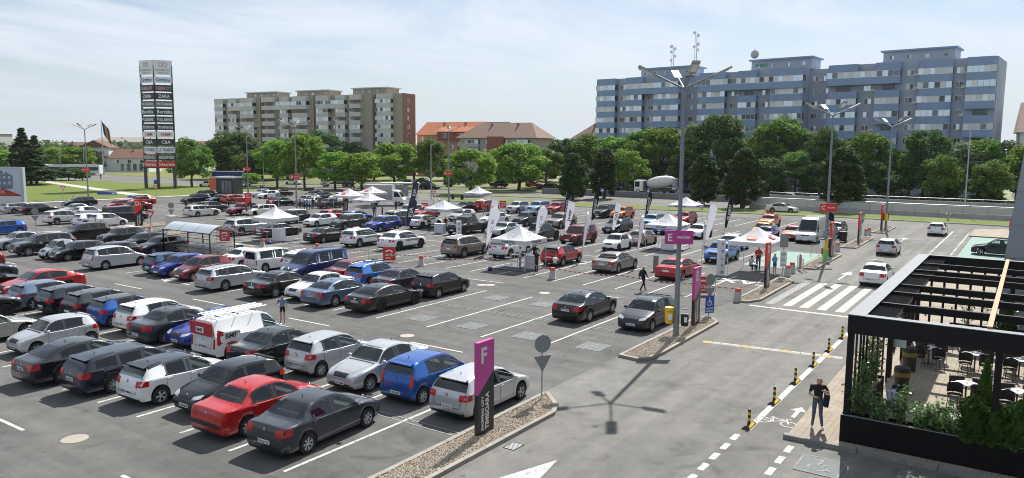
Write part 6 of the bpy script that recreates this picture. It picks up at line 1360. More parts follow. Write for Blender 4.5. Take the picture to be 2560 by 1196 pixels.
# ================================================================ tents
TENT = leafmat('tent_fabric', (.76, .76, .79), (.72, .72, .75), .25); TPOLE = mat('tent_pole', (.6, .61, .62), .4, .5)
EMB = mat('dark_print', (.025, .025, .03), .6)
def tent(x, y, s, lab, words=None, red=False, floor=False, hh=3.35, eave=2.35, ring=False, sy=None):
    """square pop-up tent, corner nearest the origin at x,y; sides along the grid"""
    sy = sy or s; t = thing('pop_up_tent', lab, 'tent', (x, y, 0), 0, 'white pop-up tents'); v = 0.32
    n = 6; b = MB()
    # roof: four sagging panels
    ap = Vector((s/2, sy/2, hh)); C = [Vector((0, 0, eave)), Vector((s, 0, eave)), Vector((s, sy, eave)), Vector((0, sy, eave))]
    for i in range(4):
        A_, B_ = C[i], C[(i+1) % 4]; rows = []
        for j in range(n+1):
            q = j/n; row_ = []
            for k in range(5):
                e = A_.lerp(B_, k/4); p = e.lerp(ap, q); p.z -= .16*math.sin(math.pi*q)*(1-.35*abs(k-2)/2); row_.append(p)
            rows.append(row_)
        vs = [p for r_ in rows for p in r_]; b.add(vs, [(j*5+k, j*5+k+1, (j+1)*5+k+1, (j+1)*5+k) for j in range(n) for k in range(4)])
    b.ob('roof', TENT, t, 30)
    for i in range(4):
        A_, B_ = C[i], C[(i+1) % 4]; nn = (B_-A_).normalized(); oo = Vector((nn.y, -nn.x, 0))*.012
        MB().add([A_+oo, B_+oo, B_+oo-Vector((0, 0, v)), A_+oo-Vector((0, 0, v)), A_, B_, B_-Vector((0, 0, v)), A_-Vector((0, 0, v))], [(0, 1, 2, 3), (7, 6, 5, 4), (3, 2, 6, 7), (0, 4, 5, 1)]).ob('valance', TENT, t)
        p = C[i]+(Vector((s/2, sy/2, 0))-Vector((C[i].x, C[i].y, 0))).normalized()*.06; MB().tube((p.x, p.y, 0), (p.x, p.y, eave-.02), .022, .022, 6).ob('leg', TPOLE, t)
    f = MB()
    for i in range(4):
        A_, B_ = C[i], C[(i+1) % 4]; m1 = (A_+B_)/2; f.tube(A_-Vector((0, 0, .08)), m1-Vector((0, 0, .42)), .012, .012, 4); f.tube(m1-Vector((0, 0, .42)), B_-Vector((0, 0, .08)), .012, .012, 4)
    f.ob('truss', TPOLE, t)
    if words:
        m_ = EMB if not red else RED
        text(t, words, (-.03, sy*.5, eave-v*.5), (0, -1, 0), (0, 0, 1), m_, h=.17, wd=min(s*.42, .26*len(words)), bold=.03); text(t, words, (s*.5, -.03, eave-v*.5), (1, 0, 0), (0, 0, 1), m_, h=.17, wd=min(s*.42, .26*len(words)), bold=.03)
    # emblem on the two near roof panels
    sl = (hh-eave)/(s/2)
    for pan in (0, 1):
        e = Vector((s*.17, sy/2, eave+(hh-eave)*.34-.10)) if pan == 0 else Vector((s/2, sy*.17, eave+(hh-eave)*.34-.10))
        r_ = Vector((0, -1, 0)) if pan == 0 else Vector((1, 0, 0)); u_ = (Vector((1, 0, sl)) if pan == 0 else Vector((0, 1, sl))).normalized(); nrm_ = r_.cross(u_)
        e += nrm_*.075
        if red:
            MB().add([e-r_*.36-u_*.26, e+r_*.36-u_*.26, e+r_*.36+u_*.26, e-r_*.36+u_*.26], [(0, 1, 2, 3)]).ob('emblem', RED, t); text(t, 'AUTO', e+nrm_*.006-u_*.02, r_, u_, WHITE, h=.14, wd=.56, bold=.03); text(t, 'EXPO', e+nrm_*.006-u_*.17, r_, u_, WHITE, h=.1, wd=.4, bold=.03)
        elif ring:
            q = MB()
            pts = [e+r_*.34*math.cos(R(a))+u_*.34*math.sin(R(a)) for a in range(0, 361, 20)]; q.path(pts, .012, 4); q.tube(e+r_*.26+u_*.26, e+r_*.42+u_*.42, .02, .002, 4); q.tube(e-r_*.2, e+r_*.2, .01, .01, 4); q.ob('emblem', EMB, t)
        elif words: text(t, words, e, r_, u_, EMB, h=.14, wd=.75, bold=.02)
    if floor:
        MB().bx(-.05, s+.1, -.1, sy+.1, .004, .06).ob('floor_deck', mat('dark_deck', (.05, .055, .075), .7), t)
    return t
tent(47.4, 31.2, 3.1, 'white tent with ring emblem and people underneath', 'VOLVO', floor=True, ring=True)
tent(65.5, 26.5, 3.2, 'white tent with short rounded lettering and an empty floor deck', 'Jeep', floor=True); tent(56.2, 15.5, 3.9, 'white tent with red square emblem by the crossing', None, True, hh=3.5, eave=2.5, sy=3.2)
tent(47.4, 60.4, 3.2, 'plain white tent over the black show coupe', None, floor=True); tent(67.0, 55.0, 3.2, 'white tent with small black emblem over the white crossover', 'Opel', floor=True)
tent(72.0, 72.0, 3.2, 'white tent with angular black lettering', 'KIA'); tent(77.0, 81.0, 3.4, 'white tent with red emblem behind the angular-lettered one', None, True); tent(84.6, 84.0, 3.4, 'white tent with red emblem beside the box truck', None, True); tent(95.0, 71.0, 3.2, 'white tent by the verge over two show cars', 'TOYOTA'); tent(91.5, 35.0, 3.4, 'white tent with wide dark capitals near the columnar conifer', 'PEUGEOT')
# counters, tables, chairs under the tents
def counter(px, py, lab, m_=WHITE, w_=.95, d=.55, h=1.0):
    x, y = G(px, py); t = thing('counter', lab, 'counter', (x, y, .06), R(0)); MB().bx(0, d, 0, w_, 0, h).ob('front_panel', m_, t); MB().bx(-.04, d+.04, -.04, w_+.04, h, h+.04).ob('counter_top', WHITE, t)
counter(1338, 676, 'white counter under the ring-emblem tent', mat('counter_grey', (.55, .57, .62), .6)); counter(1680, 628, 'white counter under the tent with short rounded lettering', w_=1.1); counter(1107, 586, 'pale counter under the tent over the white crossover', mat('counter_grey', (.55, .57, .62), .6), 1.2); counter(700, 605, 'white cabinet counter under the plain white tent', w_=1.2, d=.7, h=1.15)
t = thing('cabinet', 'white electrical cabinet on the gravel island', 'cabinet', (*G(438, 578), .08)); MB().bx(-.4, .4, 0, 1.1, 0, 1.5).ob('body', mat('cabinet_white', (.55, .57, .56), .7), t); MB().bx(-.42, -.4, .1, .52, .1, 1.4).ob('door', mat('cabinet_white', (.55, .57, .56), .7), t); MB().bx(-.45, .45, -.05, 1.15, 1.5, 1.56).ob('lid', CONC, t)
def stool(px, py, lab, back=False, m_=STEEL, h=.75, seat=WHITE, s=.4):
    t = thing('chair' if back else 'bar_table', lab, 'chair' if back else 'table', (*G(px, py), .06), R(20))
    for a in (-1, 1):
        for b_ in (-1, 1): MB().tube((a*s/2, b_*s/2, 0), (a*s/2, b_*s/2, h if not (back and b_ > 0) else h+.42), .014, .014, 5).ob('leg', m_, t)
    MB().box((0, 0, h), (s+.04, s+.04, .04)).ob('seat' if back else 'table_top', seat, t)
    if back: MB().box((0, s/2, h+.32), (s, .03, .2)).ob('backrest', seat, t)
stool(1270, 668, 'white bar stool under the ring-emblem tent', True, h=.7); stool(1288, 670, 'small bar table under the ring-emblem tent', h=1.0, s=.5); stool(648, 603, 'bar stool under the plain white tent', True, h=.7); stool(668, 605, 'small bar table under the plain white tent', h=.95); stool(1886, 678, 'white chair under the tent with red emblem', True, h=.45, s=.45); stool(1903, 676, 'small folding table under the tent with red emblem', h=.72, s=.6, seat=DGREY)
t = thing('water_dispenser', 'white water dispenser with blue bottle under the ring-emblem tent', 'dispenser', (50.0, 32.6, .06)); MB().bx(-.16, .16, -.16, .16, 0, 1.0).ob('body', WHITE, t); MB().lathe([(.13, 1.0), (.13, 1.35), (.05, 1.4)], 10).ob('bottle', mat('water_blue', (.2, .42, .62), .2), t)
for px, py, lab in ((1225, 677, 'blue bag on the ground beside the ring-emblem tent'), (674, 611, 'blue bag on the ground beside the plain white tent')):
    o = tag(MB().ell((0, 0, .14), (.24, .2, .16), 10, 6).ob('bag', mat('bag_blue', (.01, .03, .22), .6), None, 60), lab, 'bag'); o.location = (*G(px, py), 0)
# lettered pillars
def pillar(px, py, h, lab, word='VOLVO', w_=.46):
    t = thing('advert_pillar', lab, 'sign', (*G(px, py), 0), fr+R(10)); MB().bx(-w_/2, w_/2, -w_/2, w_/2, 0, h).ob('column', mat('pillar_white', (.66, .68, .72), .6), t); MB().bx(-w_/2-.05, w_/2+.05, -w_/2-.05, w_/2+.05, 0, .05).ob('foot', WHITE, t)
    for i, c in enumerate(word): text(t, c, (0, -w_/2-.006, h-.3-i*(h-.55)/max(1, len(word)-1)), (1, 0, 0), (0, 0, 1), EMB, h=.2, bold=.03)
pillar(1801, 688, 2.65, 'white vertical-lettered pillar beside the red show saloon'); pillar(1147, 612, 2.3, 'white vertical-lettered pillar beside the black pickup')
t = thing('info_panel', 'leaning pale info panel in front of the bronze saloon', 'sign', (*G(1639, 678), 0), fr); MB().bx(-.2, .2, -.02, .02, 0, 1.2).ob('panel', SBACK, t); MB().bx(-.25, .25, -.15, .15, 0, .03).ob('foot', STEEL, t)
# ================================================================ feather flags
FW, FD = leafmat('flag_white', (.80, .80, .84), (.80, .80, .84), .5), leafmat('flag_dark', (.04, .042, .055), (.04, .042, .055), .4)
def feather(px, py, h, wd, lab, m_, words, wm, drop=False, lean=.10, rz=None):
    h *= 1.08; t = thing('feather_flag', lab, 'flag', (*G(px, py), 0), fr if rz is None else rz, 'feather flags')
    n = 14; L_, R_ = [], []
    for i in range(n+1):
        q = i/n; z = .75*h*0+.55+(h-.55)*q
        if drop: w_ = wd*(.06+.94*q/.74 if q < .74 else math.sqrt(max(0, 1-((q-.74)/.26)**2)))
        else: w_ = wd*(.45+.55*min(1, q*1.6)) if q < .78 else wd*math.sqrt(max(0, 1-((q-.78)/.22)**2))*1.
        x0 = lean*h*q**1.5
        L_.append((x0, z)); R_.append((x0+w_, z))
        if drop and q > .74: L_[-1] = (x0+wd*.5*(1-math.sqrt(max(0, 1-((q-.74)/.26)**2))), z)
    vs = [(x, -.006+.05*math.sin(z*2), z) for x, z in L_]+[(x, -.006+.05*math.sin(z*2)+.05, z) for x, z in R_]
    vs += [(x, y+.012, z) for x, y, z in vs]; k = n+1
    fs = [(i, i+1, k+i+1, k+i) for i in range(n)]+[(2*k+k+i, 2*k+k+i+1, 2*k+i+1, 2*k+i) for i in range(n)]
    MB().add(vs, fs).ob('cloth', m_, t, 60)
    pts = [(lean*h*q**1.5-(0 if not drop else 0), 0, (.55+(h-.55)*q) if q > 0 else 0) for q in np.linspace(0, 1, 10)]
    MB().path(pts, .018, 5).ob('pole', STEEL, t); MB().box((0, 0, .02), (.6, .6, .04)).ob('foot', DGREY, t)
    if words:
        c = (lean*h*.45+wd*(.42 if not drop else .40), -.10, h*.58)
        text(t, words, c, (lean*1.1, 0, 1), (-1, 0, lean*1.1), wm, h=wd*(.5 if not drop else .26), wd=min(h*.5, .34*len(words)*wd*1.2)*(1 if not drop else .62), bold=.02 if not drop else 0)
feather(1214, 637, 4.0, .95, 'white teardrop flag beside the large bronze off-roader', FW, 'XC 90', EMB, True); feather(1337, 614, 3.6, .95, 'white teardrop flag behind the ring-emblem tent', FW, 'XC 60', EMB, True); feather(1455, 656, 3.9, .6, 'white teardrop flag beside the red show crossover', FW, 'XC 40', EMB, True, rz=fr+R(40)); feather(1591, 669, 3.9, .6, 'white teardrop flag beside the bronze saloon', FW, 'S 90', EMB, True, rz=fr+R(40)); feather(1752, 692, 3.8, .5, 'slim white flag beside the red show saloon', FW, '', EMB, True, rz=fr+R(55))
feather(1411, 592, 3.6, .8, 'white feather flag with large rounded lettering', FW, 'Jeep', EMB); feather(1530, 588, 3.4, .62, 'white feather flag with barred lettering', FW, 'FIAT', EMB); feather(1762, 614, 3.9, .75, 'white feather flag with a round emblem', FW, '', EMB); feather(1222, 578, 3.4, .8, 'white feather flag with red strokes', FW, '//', RED)
for px, py, lab, w_ in ((1478, 562, 'dark feather flag with white capitals by the verge line', 'PEUGEOT'), (1612, 555, 'dark feather flag with white capitals beside the blue crossing sign', 'PEUGEOT'), (1811, 582, 'dark feather flag with white capitals beside the yellow hatchback', 'PEUGEOT'), (2056, 640, 'dark feather flag with white capitals behind the C lamp post', 'PEUGEOT'), (1408, 560, 'dark feather flag behind the flag with large rounded lettering', 'TOYOTA')): feather(px, py, 3.7, .62, lab, FD, w_, WHITE)
feather(1013, 579, 3.5, .9, 'dark navy feather flag in front of the royal blue crossover', mat('flag_navy', (.03, .035, .075), .8), 'KIA', WHITE, lean=.16); feather(1027, 522, 4.0, .9, 'dark navy feather flag behind the other navy one', mat('flag_navy', (.03, .035, .075), .8), 'KIA', WHITE, lean=.1)
# emblem of the round-badged flag
# ================================================================ cart shelter
x0, y0 = 36.6, 54.6; t = thing('cart_shelter', 'shopping cart shelter with curved clear roof and black frame', 'shelter', (x0, y0, 0)); LS, WS = 6.6, 2.3
POLY = mat('clear_roof', (.52, .57, .60), .18, .15, spec=.7)
b = MB(); n = 8
for i in range(n): pass
arc = [(WS*i/n, 2.25+.55*math.sin(math.pi*i/n)) for i in range(n+1)]
for k in range(3):
    ya, yb_ = k*LS/3+.03, (k+1)*LS/3-.03
    MB().add([(x_, y_, z_+e) for y_ in (ya, yb_) for e in (0, .012) for x_, z_ in arc], [(i, i+1, 2*(n+1)+i+1, 2*(n+1)+i) for i in range(n)]+[((n+1)+i, 3*(n+1)+i, 3*(n+1)+i+1, (n+1)+i+1) for i in range(n)]).ob('roof_panel', POLY, t, 60)
for k in range(4):
    MB().path([(x_, k*LS/3, z_-.02) for x_, z_ in arc], .03, 6).ob('arch', BLACKM, t)
for x_ in (0, WS):
    for y_ in (0, LS/3*2 if x_ else LS, LS): MB().box((x_, y_, 1.12), (.08, .08, 2.25)).ob('post', BLACKM, t)
    for z_ in (.5, .95, 1.75, 2.22): MB().tube((x_, 0, z_), (x_, LS, z_), .025, .025, 5).ob('rail', BLACKM, t)
cm = MB(); g_ = mat('cart_wire', (.42, .43, .45), .35, .7)
for i in range(3):
    cm.path([(-.25, -.4, .45), (.25, -.4, .45), (.25, .4, .4), (-.25, .4, .4), (-.25, -.4, .45)], .012, 4)
for z_, s_ in ((.5, .8), (.7, .9), (.95, 1.)): cm.path([(-.28*s_, -.45*s_, z_), (.28*s_, -.45*s_, z_), (.28*s_, .45*s_, z_), (-.28*s_, .45*s_, z_), (-.28*s_, -.45*s_, z_)], .012, 4)
for s_ in (-.25, -.12, 0, .12, .25):
    cm.tube((s_*.8, -.36, .5), (s_, -.45, .95), .007, .007, 4); cm.tube((s_*.8, .36, .5), (s_, .45, .95), .007, .007, 4); cm.tube((s_*.8, -.36, .5), (s_*.8, .36, .5), .007, .007, 4)
cmesh = cm.mesh('basket', g_); ch = MB().path([(-.25, -.35, .12), (-.25, .4, .12), (-.25, .45, .95)], .014, 4).path([(.25, -.35, .12), (.25, .4, .12), (.25, .45, .95)], .014, 4).tube((-.28, .5, .98), (.28, .5, .98), .02, .02, 6).mesh('chassis', g_); wm_ = MB().lathe([(.001, -.015), (.06, -.015), (.06, .015), (.001, .015)], 8, (0, 0, 0), 'X').mesh('wheel', TYRE)
for k in range(11):
    for x_ in (.62, 1.65):
        if (k+int(x_)) % 7 == 0: continue
        c = thing('shopping_cart', 'wire shopping cart nested in a line under the cart shelter', 'shopping cart', (x0+x_, y0+.7+k*.42, 0), R(180), 'nested shopping carts'); link('basket', cmesh, c); link('chassis', ch, c)
        for a in (-.25, .25):
            for q in (-.35, .4): link('wheel', wm_, c, (a, q, .06))
t = thing('litter_bin', 'green bin at the end of the cart shelter', 'bin', (38.6, 53.5, .5)); MB().bx(-.22, .22, -.2, .2, 0, .75).ob('box', mat('bin_green', (.02, .09, .05), .6), t); MB().tube((0, .1, -.5), (0, .1, 0), .04).ob('post', BLACKM, t)
# ================================================================ pylon with shop names
x, y = G(397, 474); PB = mat('pylon_black', (.02, .022, .026), .5); t = thing('shop_pylon', 'tall two-faced pylon stacked with shop name boards', 'sign', (x, y, 0), fr)
dep = Vector((x, y, -CAM_H)).dot(fw); s = dep/FPX    # metres per photo pixel at the pylon
HP = 26.4; hw_l, hw_r = 31*s, 43*s
ang = R(42)
lx, ly = -3.9, 1.9; rx, ry = 3.3, 1.6      # far ends of the two faces seen from the near edge
for px_, py_ in ((0, 0), (lx, ly), (rx, ry)): MB().tube((px_*.9, py_*.9, 0), (px_*.9, py_*.9, 4.6), .36, .36, 10).ob('foot_column', DGREY, t)
for px_, py_ in ((0, 0), (lx*.95, ly*.95), (rx*.95, ry*.95)): MB().box((px_, py_+.15, 15.5), (.28, .28, 22)).ob('mast', PB, t)
MB().bx(lx, rx, 1.0, 1.3, 4.55, 4.8).ob('cross_beam', PB, t)
boards = [('SHOPPING CITY', 23.3, 26.4, 'w'), ('Carrefour', 21.6, 22.95, 'wb'), ('CINEMA CITY', 19.8, 21.2, 'dr'), ('ZARA', 18.1, 19.5, 'd'), ("Peek & Cloppenburg", 16.5, 17.8, 'g'), ('Bershka', 14.8, 16.2, 'd'), ('PULL&BEAR', 13.2, 14.5, 'd'), ('Stradivarius', 11.6, 12.95, 'd'), ('H&M', 10.05, 11.3, 'wr'), ('C&A', 8.35, 9.7, 'd'), ('LC WAIKIKI', 6.7, 8.0, 'wb'), ('RESERVED', 5.15, 6.35, 'd'), ('Hervis', 3.55, 4.85, 'r')]
PW, PG, PDK = mat('board_white', (.75, .77, .8), .5), mat('board_grey', (.17, .17, .17), .5), mat('board_dark', (.03, .033, .04), .5)
PRT = mat('print_red', (.5, .05, .04), .5); PBL = mat('print_blue', (.02, .05, .32), .5); PGR = mat('print_grey', (.25, .25, .27), .5)
for wd_, z0, z1, c in boards:
    bm_ = {'w': PW, 'wb': PW, 'wr': PW, 'g': PG, 'r': RED}.get(c, PDK); tm_ = {'w': PGR, 'wb': PBL, 'wr': PRT, 'dr': mat('print_pink', (.75, .4, .4), .5)}.get(c, WHITE); z0 += 1.2; z1 += 1.2
    for (ex, ey), sg in (((lx, ly), -1), ((rx, ry), 1)):
        A_ = Vector((sg*.12, -.05, 0)); E_ = Vector((ex, ey, 0)); d = (E_-A_).normalized(); nn = Vector((d.y, -d.x, 0))*sg
        q = MB(); th = nn*-.25; v0 = [A_, E_, E_+th, A_+th]; q.add([v+Vector((0, 0, z)) for z in (z0, z1) for v in v0], [(3, 2, 1, 0), (4, 5, 6, 7), (0, 1, 5, 4), (1, 2, 6, 5), (2, 3, 7, 6), (3, 0, 4, 7)]); bo = q.ob('name_board', bm_, t)
        c_ = (A_+E_)/2+nn*.02; L_ = (E_-A_).length; r_ = d if sg > 0 else -d
        if wd_ == 'SHOPPING CITY':
            text(bo, wd_, c_+Vector((0, 0, z0+1.0)), r_, (0, 0, 1), tm_, h=.42, wd=L_*.8, bold=.01); text(bo, 'TIMISOARA', c_+Vector((0, 0, z0+.45)), r_, (0, 0, 1), tm_, h=.25, wd=L_*.55, bold=.01)
            for s_ in (-.4, .4):
                e = c_+r_*s_+Vector((0, 0, z0+2.2)); MB().path([e+r_*.42*math.cos(R(a))+Vector((0, 0, .5*math.sin(R(a)))) for a in range(30, 391, 60)], .04, 4).ob('emblem', PRT, bo)
        else: text(bo, wd_, c_+Vector((0, 0, (z0+z1)/2)), r_, (0, 0, 1), tm_, h=(z1-z0)*.55, wd=L_*min(.84, .12*len(wd_)+.15), bold=.015)
# ================================================================ billboard, kiosk, bus shelter, trucks
# billboard plane runs back-left from its right edge
xb, yb_ = G(63, 527); t = thing('billboard', 'large white-framed billboard on the lawn edge', 'billboard', (xb, yb_, 0), YAW-math.pi/2-R(4)); dep = Vector((xb, yb_, -CAM_H)).dot(fw); s = dep/FPX
hb_ = 108*s; wb_ = 12.
MB().bx(-wb_, 0, 0, .5, .2, hb_).ob('frame', mat('bill_frame', (.45, .47, .5), .5), t)
MB().bx(-wb_+.2, -.45, -.03, -.005, .3, hb_-.25).ob('poster', mat('poster_sky', (.50, .53, .60), .6), t)
MB().bx(-wb_+.2, -.45, -.04, -.032, .3, hb_*.33).ob('poster_white', mat('poster_white', (.66, .67, .68), .6), t)
q = MB().add([(-wb_+.2, -.045, hb_*.33), (-.45, -.045, hb_*.33), (-.45, -.045, hb_*.36), (-4.6, -.045, hb_*.60), (-wb_+.2, -.045, hb_*.72)], [(0, 1, 2, 3, 4)]); q.ob('poster_red', mat('poster_red', (.40, .05, .035), .7, var=.25, vscale=1.2), t)
q = MB(); aw = mat('poster_stone', (.17, .20, .27), .8, var=.3, vscale=2)
q.add([(-wb_+.2, -.041, hb_*.5), (-1.6, -.041, hb_*.5), (-1.5, -.041, hb_*.80), (-2.6, -.041, hb_*.90), (-4.2, -.041, hb_*.95), (-wb_+.2, -.041, hb_*.95)], [(0, 1, 2, 3, 4, 5)]); q.ob('poster_ruin', aw, t)
for i in range(5):
    for z in (.60, .73, .84):
        MB().bx(-5.2+i*.75, -4.85+i*.75, -.044, -.042, hb_*z, hb_*z+.42).ob('poster_arch', mat('poster_pale', (.45, .48, .55), .7), t)
text(t, 'THE', (-4.05, -.05, hb_*.50), (1, 0, 0), (0, 0, 1), WHITE, h=.42, wd=1.3); text(t, 'DIAMONDS', (-4.7, -.05, hb_*.425), (1, 0, 0), (0, 0, 1), WHITE, h=.42, wd=3.6); text(t, 'SAILOR', (-3.7, -.05, hb_*.12), (1, 0, 0), (0, 0, 1), mat('poster_text', (.2, .21, .23), .6), h=.55, wd=4.2)
for i in range(3): MB().tube((-2-3.5*i, .2, hb_), (-1.2-3.5*i, -1.2, hb_+.75), .04).ob('spot_arm', STEEL, t)
xk, yk = G(541, 487); t = thing('kiosk', 'orange and black glazed kiosk by the lawn', 'kiosk', (xk, yk, 0), fr-R(8)); dep = Vector((xk, yk, -CAM_H)).dot(fw); s = dep/FPX
ORK = mat('kiosk_orange', (.58, .11, .02), .5); w1, w2, hk = 17*s, 44*s, 41*s
MB().add([(-w1, 0, 0), (0, 0, 0), (0, 0, hk), (-w1*1.1, 0, hk), (-w1, 4, 0), (0, 4, 0), (0, 4, hk), (-w1*1.1, 4, hk)], [(0, 1, 2, 3), (7, 6, 5, 4), (0, 4, 5, 1), (1, 5, 6, 2), (2, 6, 7, 3), (3, 7, 4, 0)]).ob('orange_wall', ORK, t)
MB().bx(.01, w2, 0, 4, 0, hk).ob('black_wall', BLACKM, t); MB().bx(w2*.3, w2*.95, -.03, -.005, .4, hk*.85).ob('window', PANES[4], t); MB().bx(-w1, w2, -.1, 4.1, hk, hk+.2).ob('roof', GREYM, t)
for k in range(4): MB().bx(w2*(.3+.21*k), w2*(.3+.21*k)+.1, -.05, -.031, .4, hk*.85).ob('mullion', BLACKM, t)
xs_, ys_ = G(985, 497); t = thing('bus_shelter', 'glass bus shelter with pale flat roof and advert panel', 'bus shelter', (xs_, ys_, 0), fr+R(6)); MB().bx(-2.4, 4.6, 0, 2.2, 2.7, 2.95).ob('roof', mat('shelter_roof', (.52, .55, .55), .5), t)
for x_ in (-2.2, 1.1, 4.3): MB().bx(x_-.06, x_+.06, 1.9, 2.05, 0, 2.7).ob('post', GREYM, t)
for k in range(3): MB().bx(-2.1+k*1.6, -.6+k*1.6, 1.95, 1.99, .3, 2.4).ob('pane', mat('shelter_glass', (.25, .32, .33), .1, spec=.7), t)
MB().bx(3.2, 4.5, .2, .4, .1, 2.6).ob('advert_panel', WHITE, t); text(t, 'N', (3.85, .19, 1.4), (1, 0, 0), (0, 0, 1), EMB, h=.9, bold=.02)
def boxtruck():
    xt, yt = G(985, 514); t = thing('box_truck', 'white truck with grey cargo box beside the white tents', 'truck', (xt, yt, 0), R(-62)); gr = mat('cargo_grey', (.30, .29, .30), .6, var=.06)
    # local x forward
    MB().bx(-4.6, -.05, -1.1, 1.1, .85, 3.35).ob('cargo_box', gr, t); MB().bx(-4.7, -4.62, -1.0, 1.0, .9, 3.3).ob('tail_opening', BLACKM, t)
    cp = [(0, .5), (1.75, .5), (1.85, 1.0), (1.6, 1.35), (.95, 2.35), (.5, 2.5), (0, 2.5)]; n = len(cp)
    MB().add([(a, y_, z) for y_ in (-1, 1) for a, z in cp], [tuple(range(n)), tuple(range(2*n-1, n-1, -1))]+[(i, (i+1) % n, n+(i+1) % n, n+i) for i in range(n)]).ob('cab', WHITE, t)
    for s_ in (-1, 1): MB().add([(.25, s_*1.005, 1.45), (1.35, s_*1.005, 1.45), (.9, s_*1.005, 2.2), (.3, s_*1.005, 2.25)], [(0, 1, 2, 3)]).ob('side_window', GLASSO, t)
    MB().add([(1.565, -.9, 1.42), (1.565, .9, 1.42), (1.0, .85, 2.3), (1.0, -.85, 2.3)], [(0, 1, 2, 3)]).ob('windscreen', GLASSO, t)
    tm, rm = wheel_mesh(.37, 'cover')
    for x_ in (1.0, -3.2):
        for s_ in (1, -1): w_ = link('wheel', tm, t, (x_, s_*.95, .37), 0 if s_ > 0 else math.pi); link('rim', rm, w_)
def truck_cab(t, x0, col, h=2.6):
    MB().bx(x0, x0+1.9, -1.15, 1.15, .6, h).ob('cab', col, t); MB().bx(x0+1.901, x0+1.915, -1.0, 1.0, 1.5, h-.25).ob('windscreen', GLASSO, t)
    for s_ in (-1, 1): MB().bx(x0+.7, x0+1.75, s_*1.16-.006, s_*1.16+.006, 1.5, h-.3).ob('side_window', GLASSO, t)
    MB().bx(x0+1.9, x0+1.98, -1.12, 1.12, .45, .95).ob('bumper', DGREY, t)
def truck_wheels(t, xs, r=.5):
    tm, rm = wheel_mesh(r, 'cover')
    for x_ in xs:
        for s_ in (1, -1): w_ = link('wheel', tm, t, (x_, s_*1.05, r), 0 if s_ > 0 else math.pi); link('rim', rm, w_)
def trucks():
    boxtruck()
    t = thing('cement_mixer', 'white cement mixer truck beyond the median wall', 'truck', (151.0, 66.2, 0), R(92)); truck_cab(t, 2.6, WHITE, 2.9); MB().bx(-4.6, 2.6, -.5, .5, .75, 1.1).ob('chassis', DGREY, t)
    dr = MB().lathe([(.35, -3.9), (.75, -3.6), (1.2, -2.2), (1.3, -1.0), (1.28, .2), (1.0, 1.6), (.6, 2.2), (.001, 2.25)], 20, (0, 0, 0), 'X'); o = dr.ob('drum', mat('drum_white', (.60, .60, .57), .6, var=.08), t, 35); o.location = (-.3, 0, 2.45); o.rotation_euler = (0, R(9), 0)
    MB().box((-4.2, 0, 2.6), (.9, 1.4, 1.6)).box((-4.6, 0, 1.6), (.5, .6, .5), R(20)).ob('chute', GREYM, t); MB().box((2.3, 0, 1.9), (.5, 1.6, 1.7)).ob('pump', DGREY, t); truck_wheels(t, (3.6, -1.6, -3.0))
    t = thing('recycling_truck', 'white truck with tank body under the street trees', 'truck', (*G(848, 468), 0), R(120)); truck_cab(t, 2.2, WHITE); MB().bx(-4, 2.2, -.5, .5, .7, 1.1).ob('chassis', DGREY, t); MB().lathe([(.7, -3.6), (1.0, -3.2), (1.0, 1.0), (.6, 1.7), (.001, 1.7)], 14, (0, 0, 1.9), 'X').ob('tank', mat('drum_white', (.60, .60, .57), .6, var=.08), t, 35); truck_wheels(t, (3.2, -1.5, -2.8))
    t = thing('delivery_lorry', 'blue box lorry with white cab behind the kiosk', 'truck', (*G(588, 466), 0), R(-50)); truck_cab(t, 2.0, WHITE, 2.3); MB().bx(-5.0, 1.95, -1.2, 1.2, 1.0, 3.5).ob('cargo_box', mat('lorry_blue', (.012, .025, .17), .5), t); MB().bx(-5.0, 1.95, -1.1, 1.1, 3.505, 3.55).ob('box_roof', GREYM, t); truck_wheels(t, (2.9, -2.6), .45); text(t, 'LOGISTIC', (-1.6, -1.21, 2.3), (1, 0, 0), (0, 0, 1), WHITE, h=.5, wd=3.2)
    t = thing('delivery_lorry', 'dark blue lorry under the trees behind the far tent', 'truck', (*G(1150, 468), 0), R(104)); truck_cab(t, 2.0, mat('lorry_blue', (.012, .025, .17), .5), 2.9); MB().bx(-4.0, 1.95, -1.2, 1.2, .9, 3.0).ob('cargo_box', mat('lorry_blue', (.012, .025, .17), .5), t); truck_wheels(t, (2.9, -2.4), .45)
    t = thing('tram', 'white tram passing beyond the lawn shrubs', 'tram', (*G(165, 438), 0), R(128)); MB().bx(-11, 11, -1.2, 1.2, .5, 3.3).ob('car_body', HWHITE, t); MB().bx(-10.6, 10.6, 1.205, 1.215, 1.5, 2.6).ob('window_band', PANES[1], t); MB().bx(-10.6, 10.6, -1.215, -1.205, 1.5, 2.6).ob('window_band', PANES[1], t)
# flag on a tall pole
t = thing('flag_pole', 'tall flag pole with a hanging dark flag behind the lawn', 'flag', (*G(260, 438), 0), fr); dep = Vector((t.location.x, t.location.y, -CAM_H)).dot(fw); hp = 138*dep/FPX
MB().tube((0, 0, 0), (0, 0, hp), .22, .1, 8).ob('pole', STEEL, t)
for k, c in enumerate(((.03, .04, .14), (.35, .26, .06), (.2, .05, .04))):
    MB().add([(.15+.75*k, 0, hp-.6-.8*k), (.9+.75*k, .15, hp-1.6-.9*k), (1.4+.72*k, .25, hp-6.3-1.2*k), (.6+.75*k, .1, hp-4.8-.9*k)], [(0, 1, 2, 3)]).ob('cloth', mat('flag_%d' % k, c, .8), t)
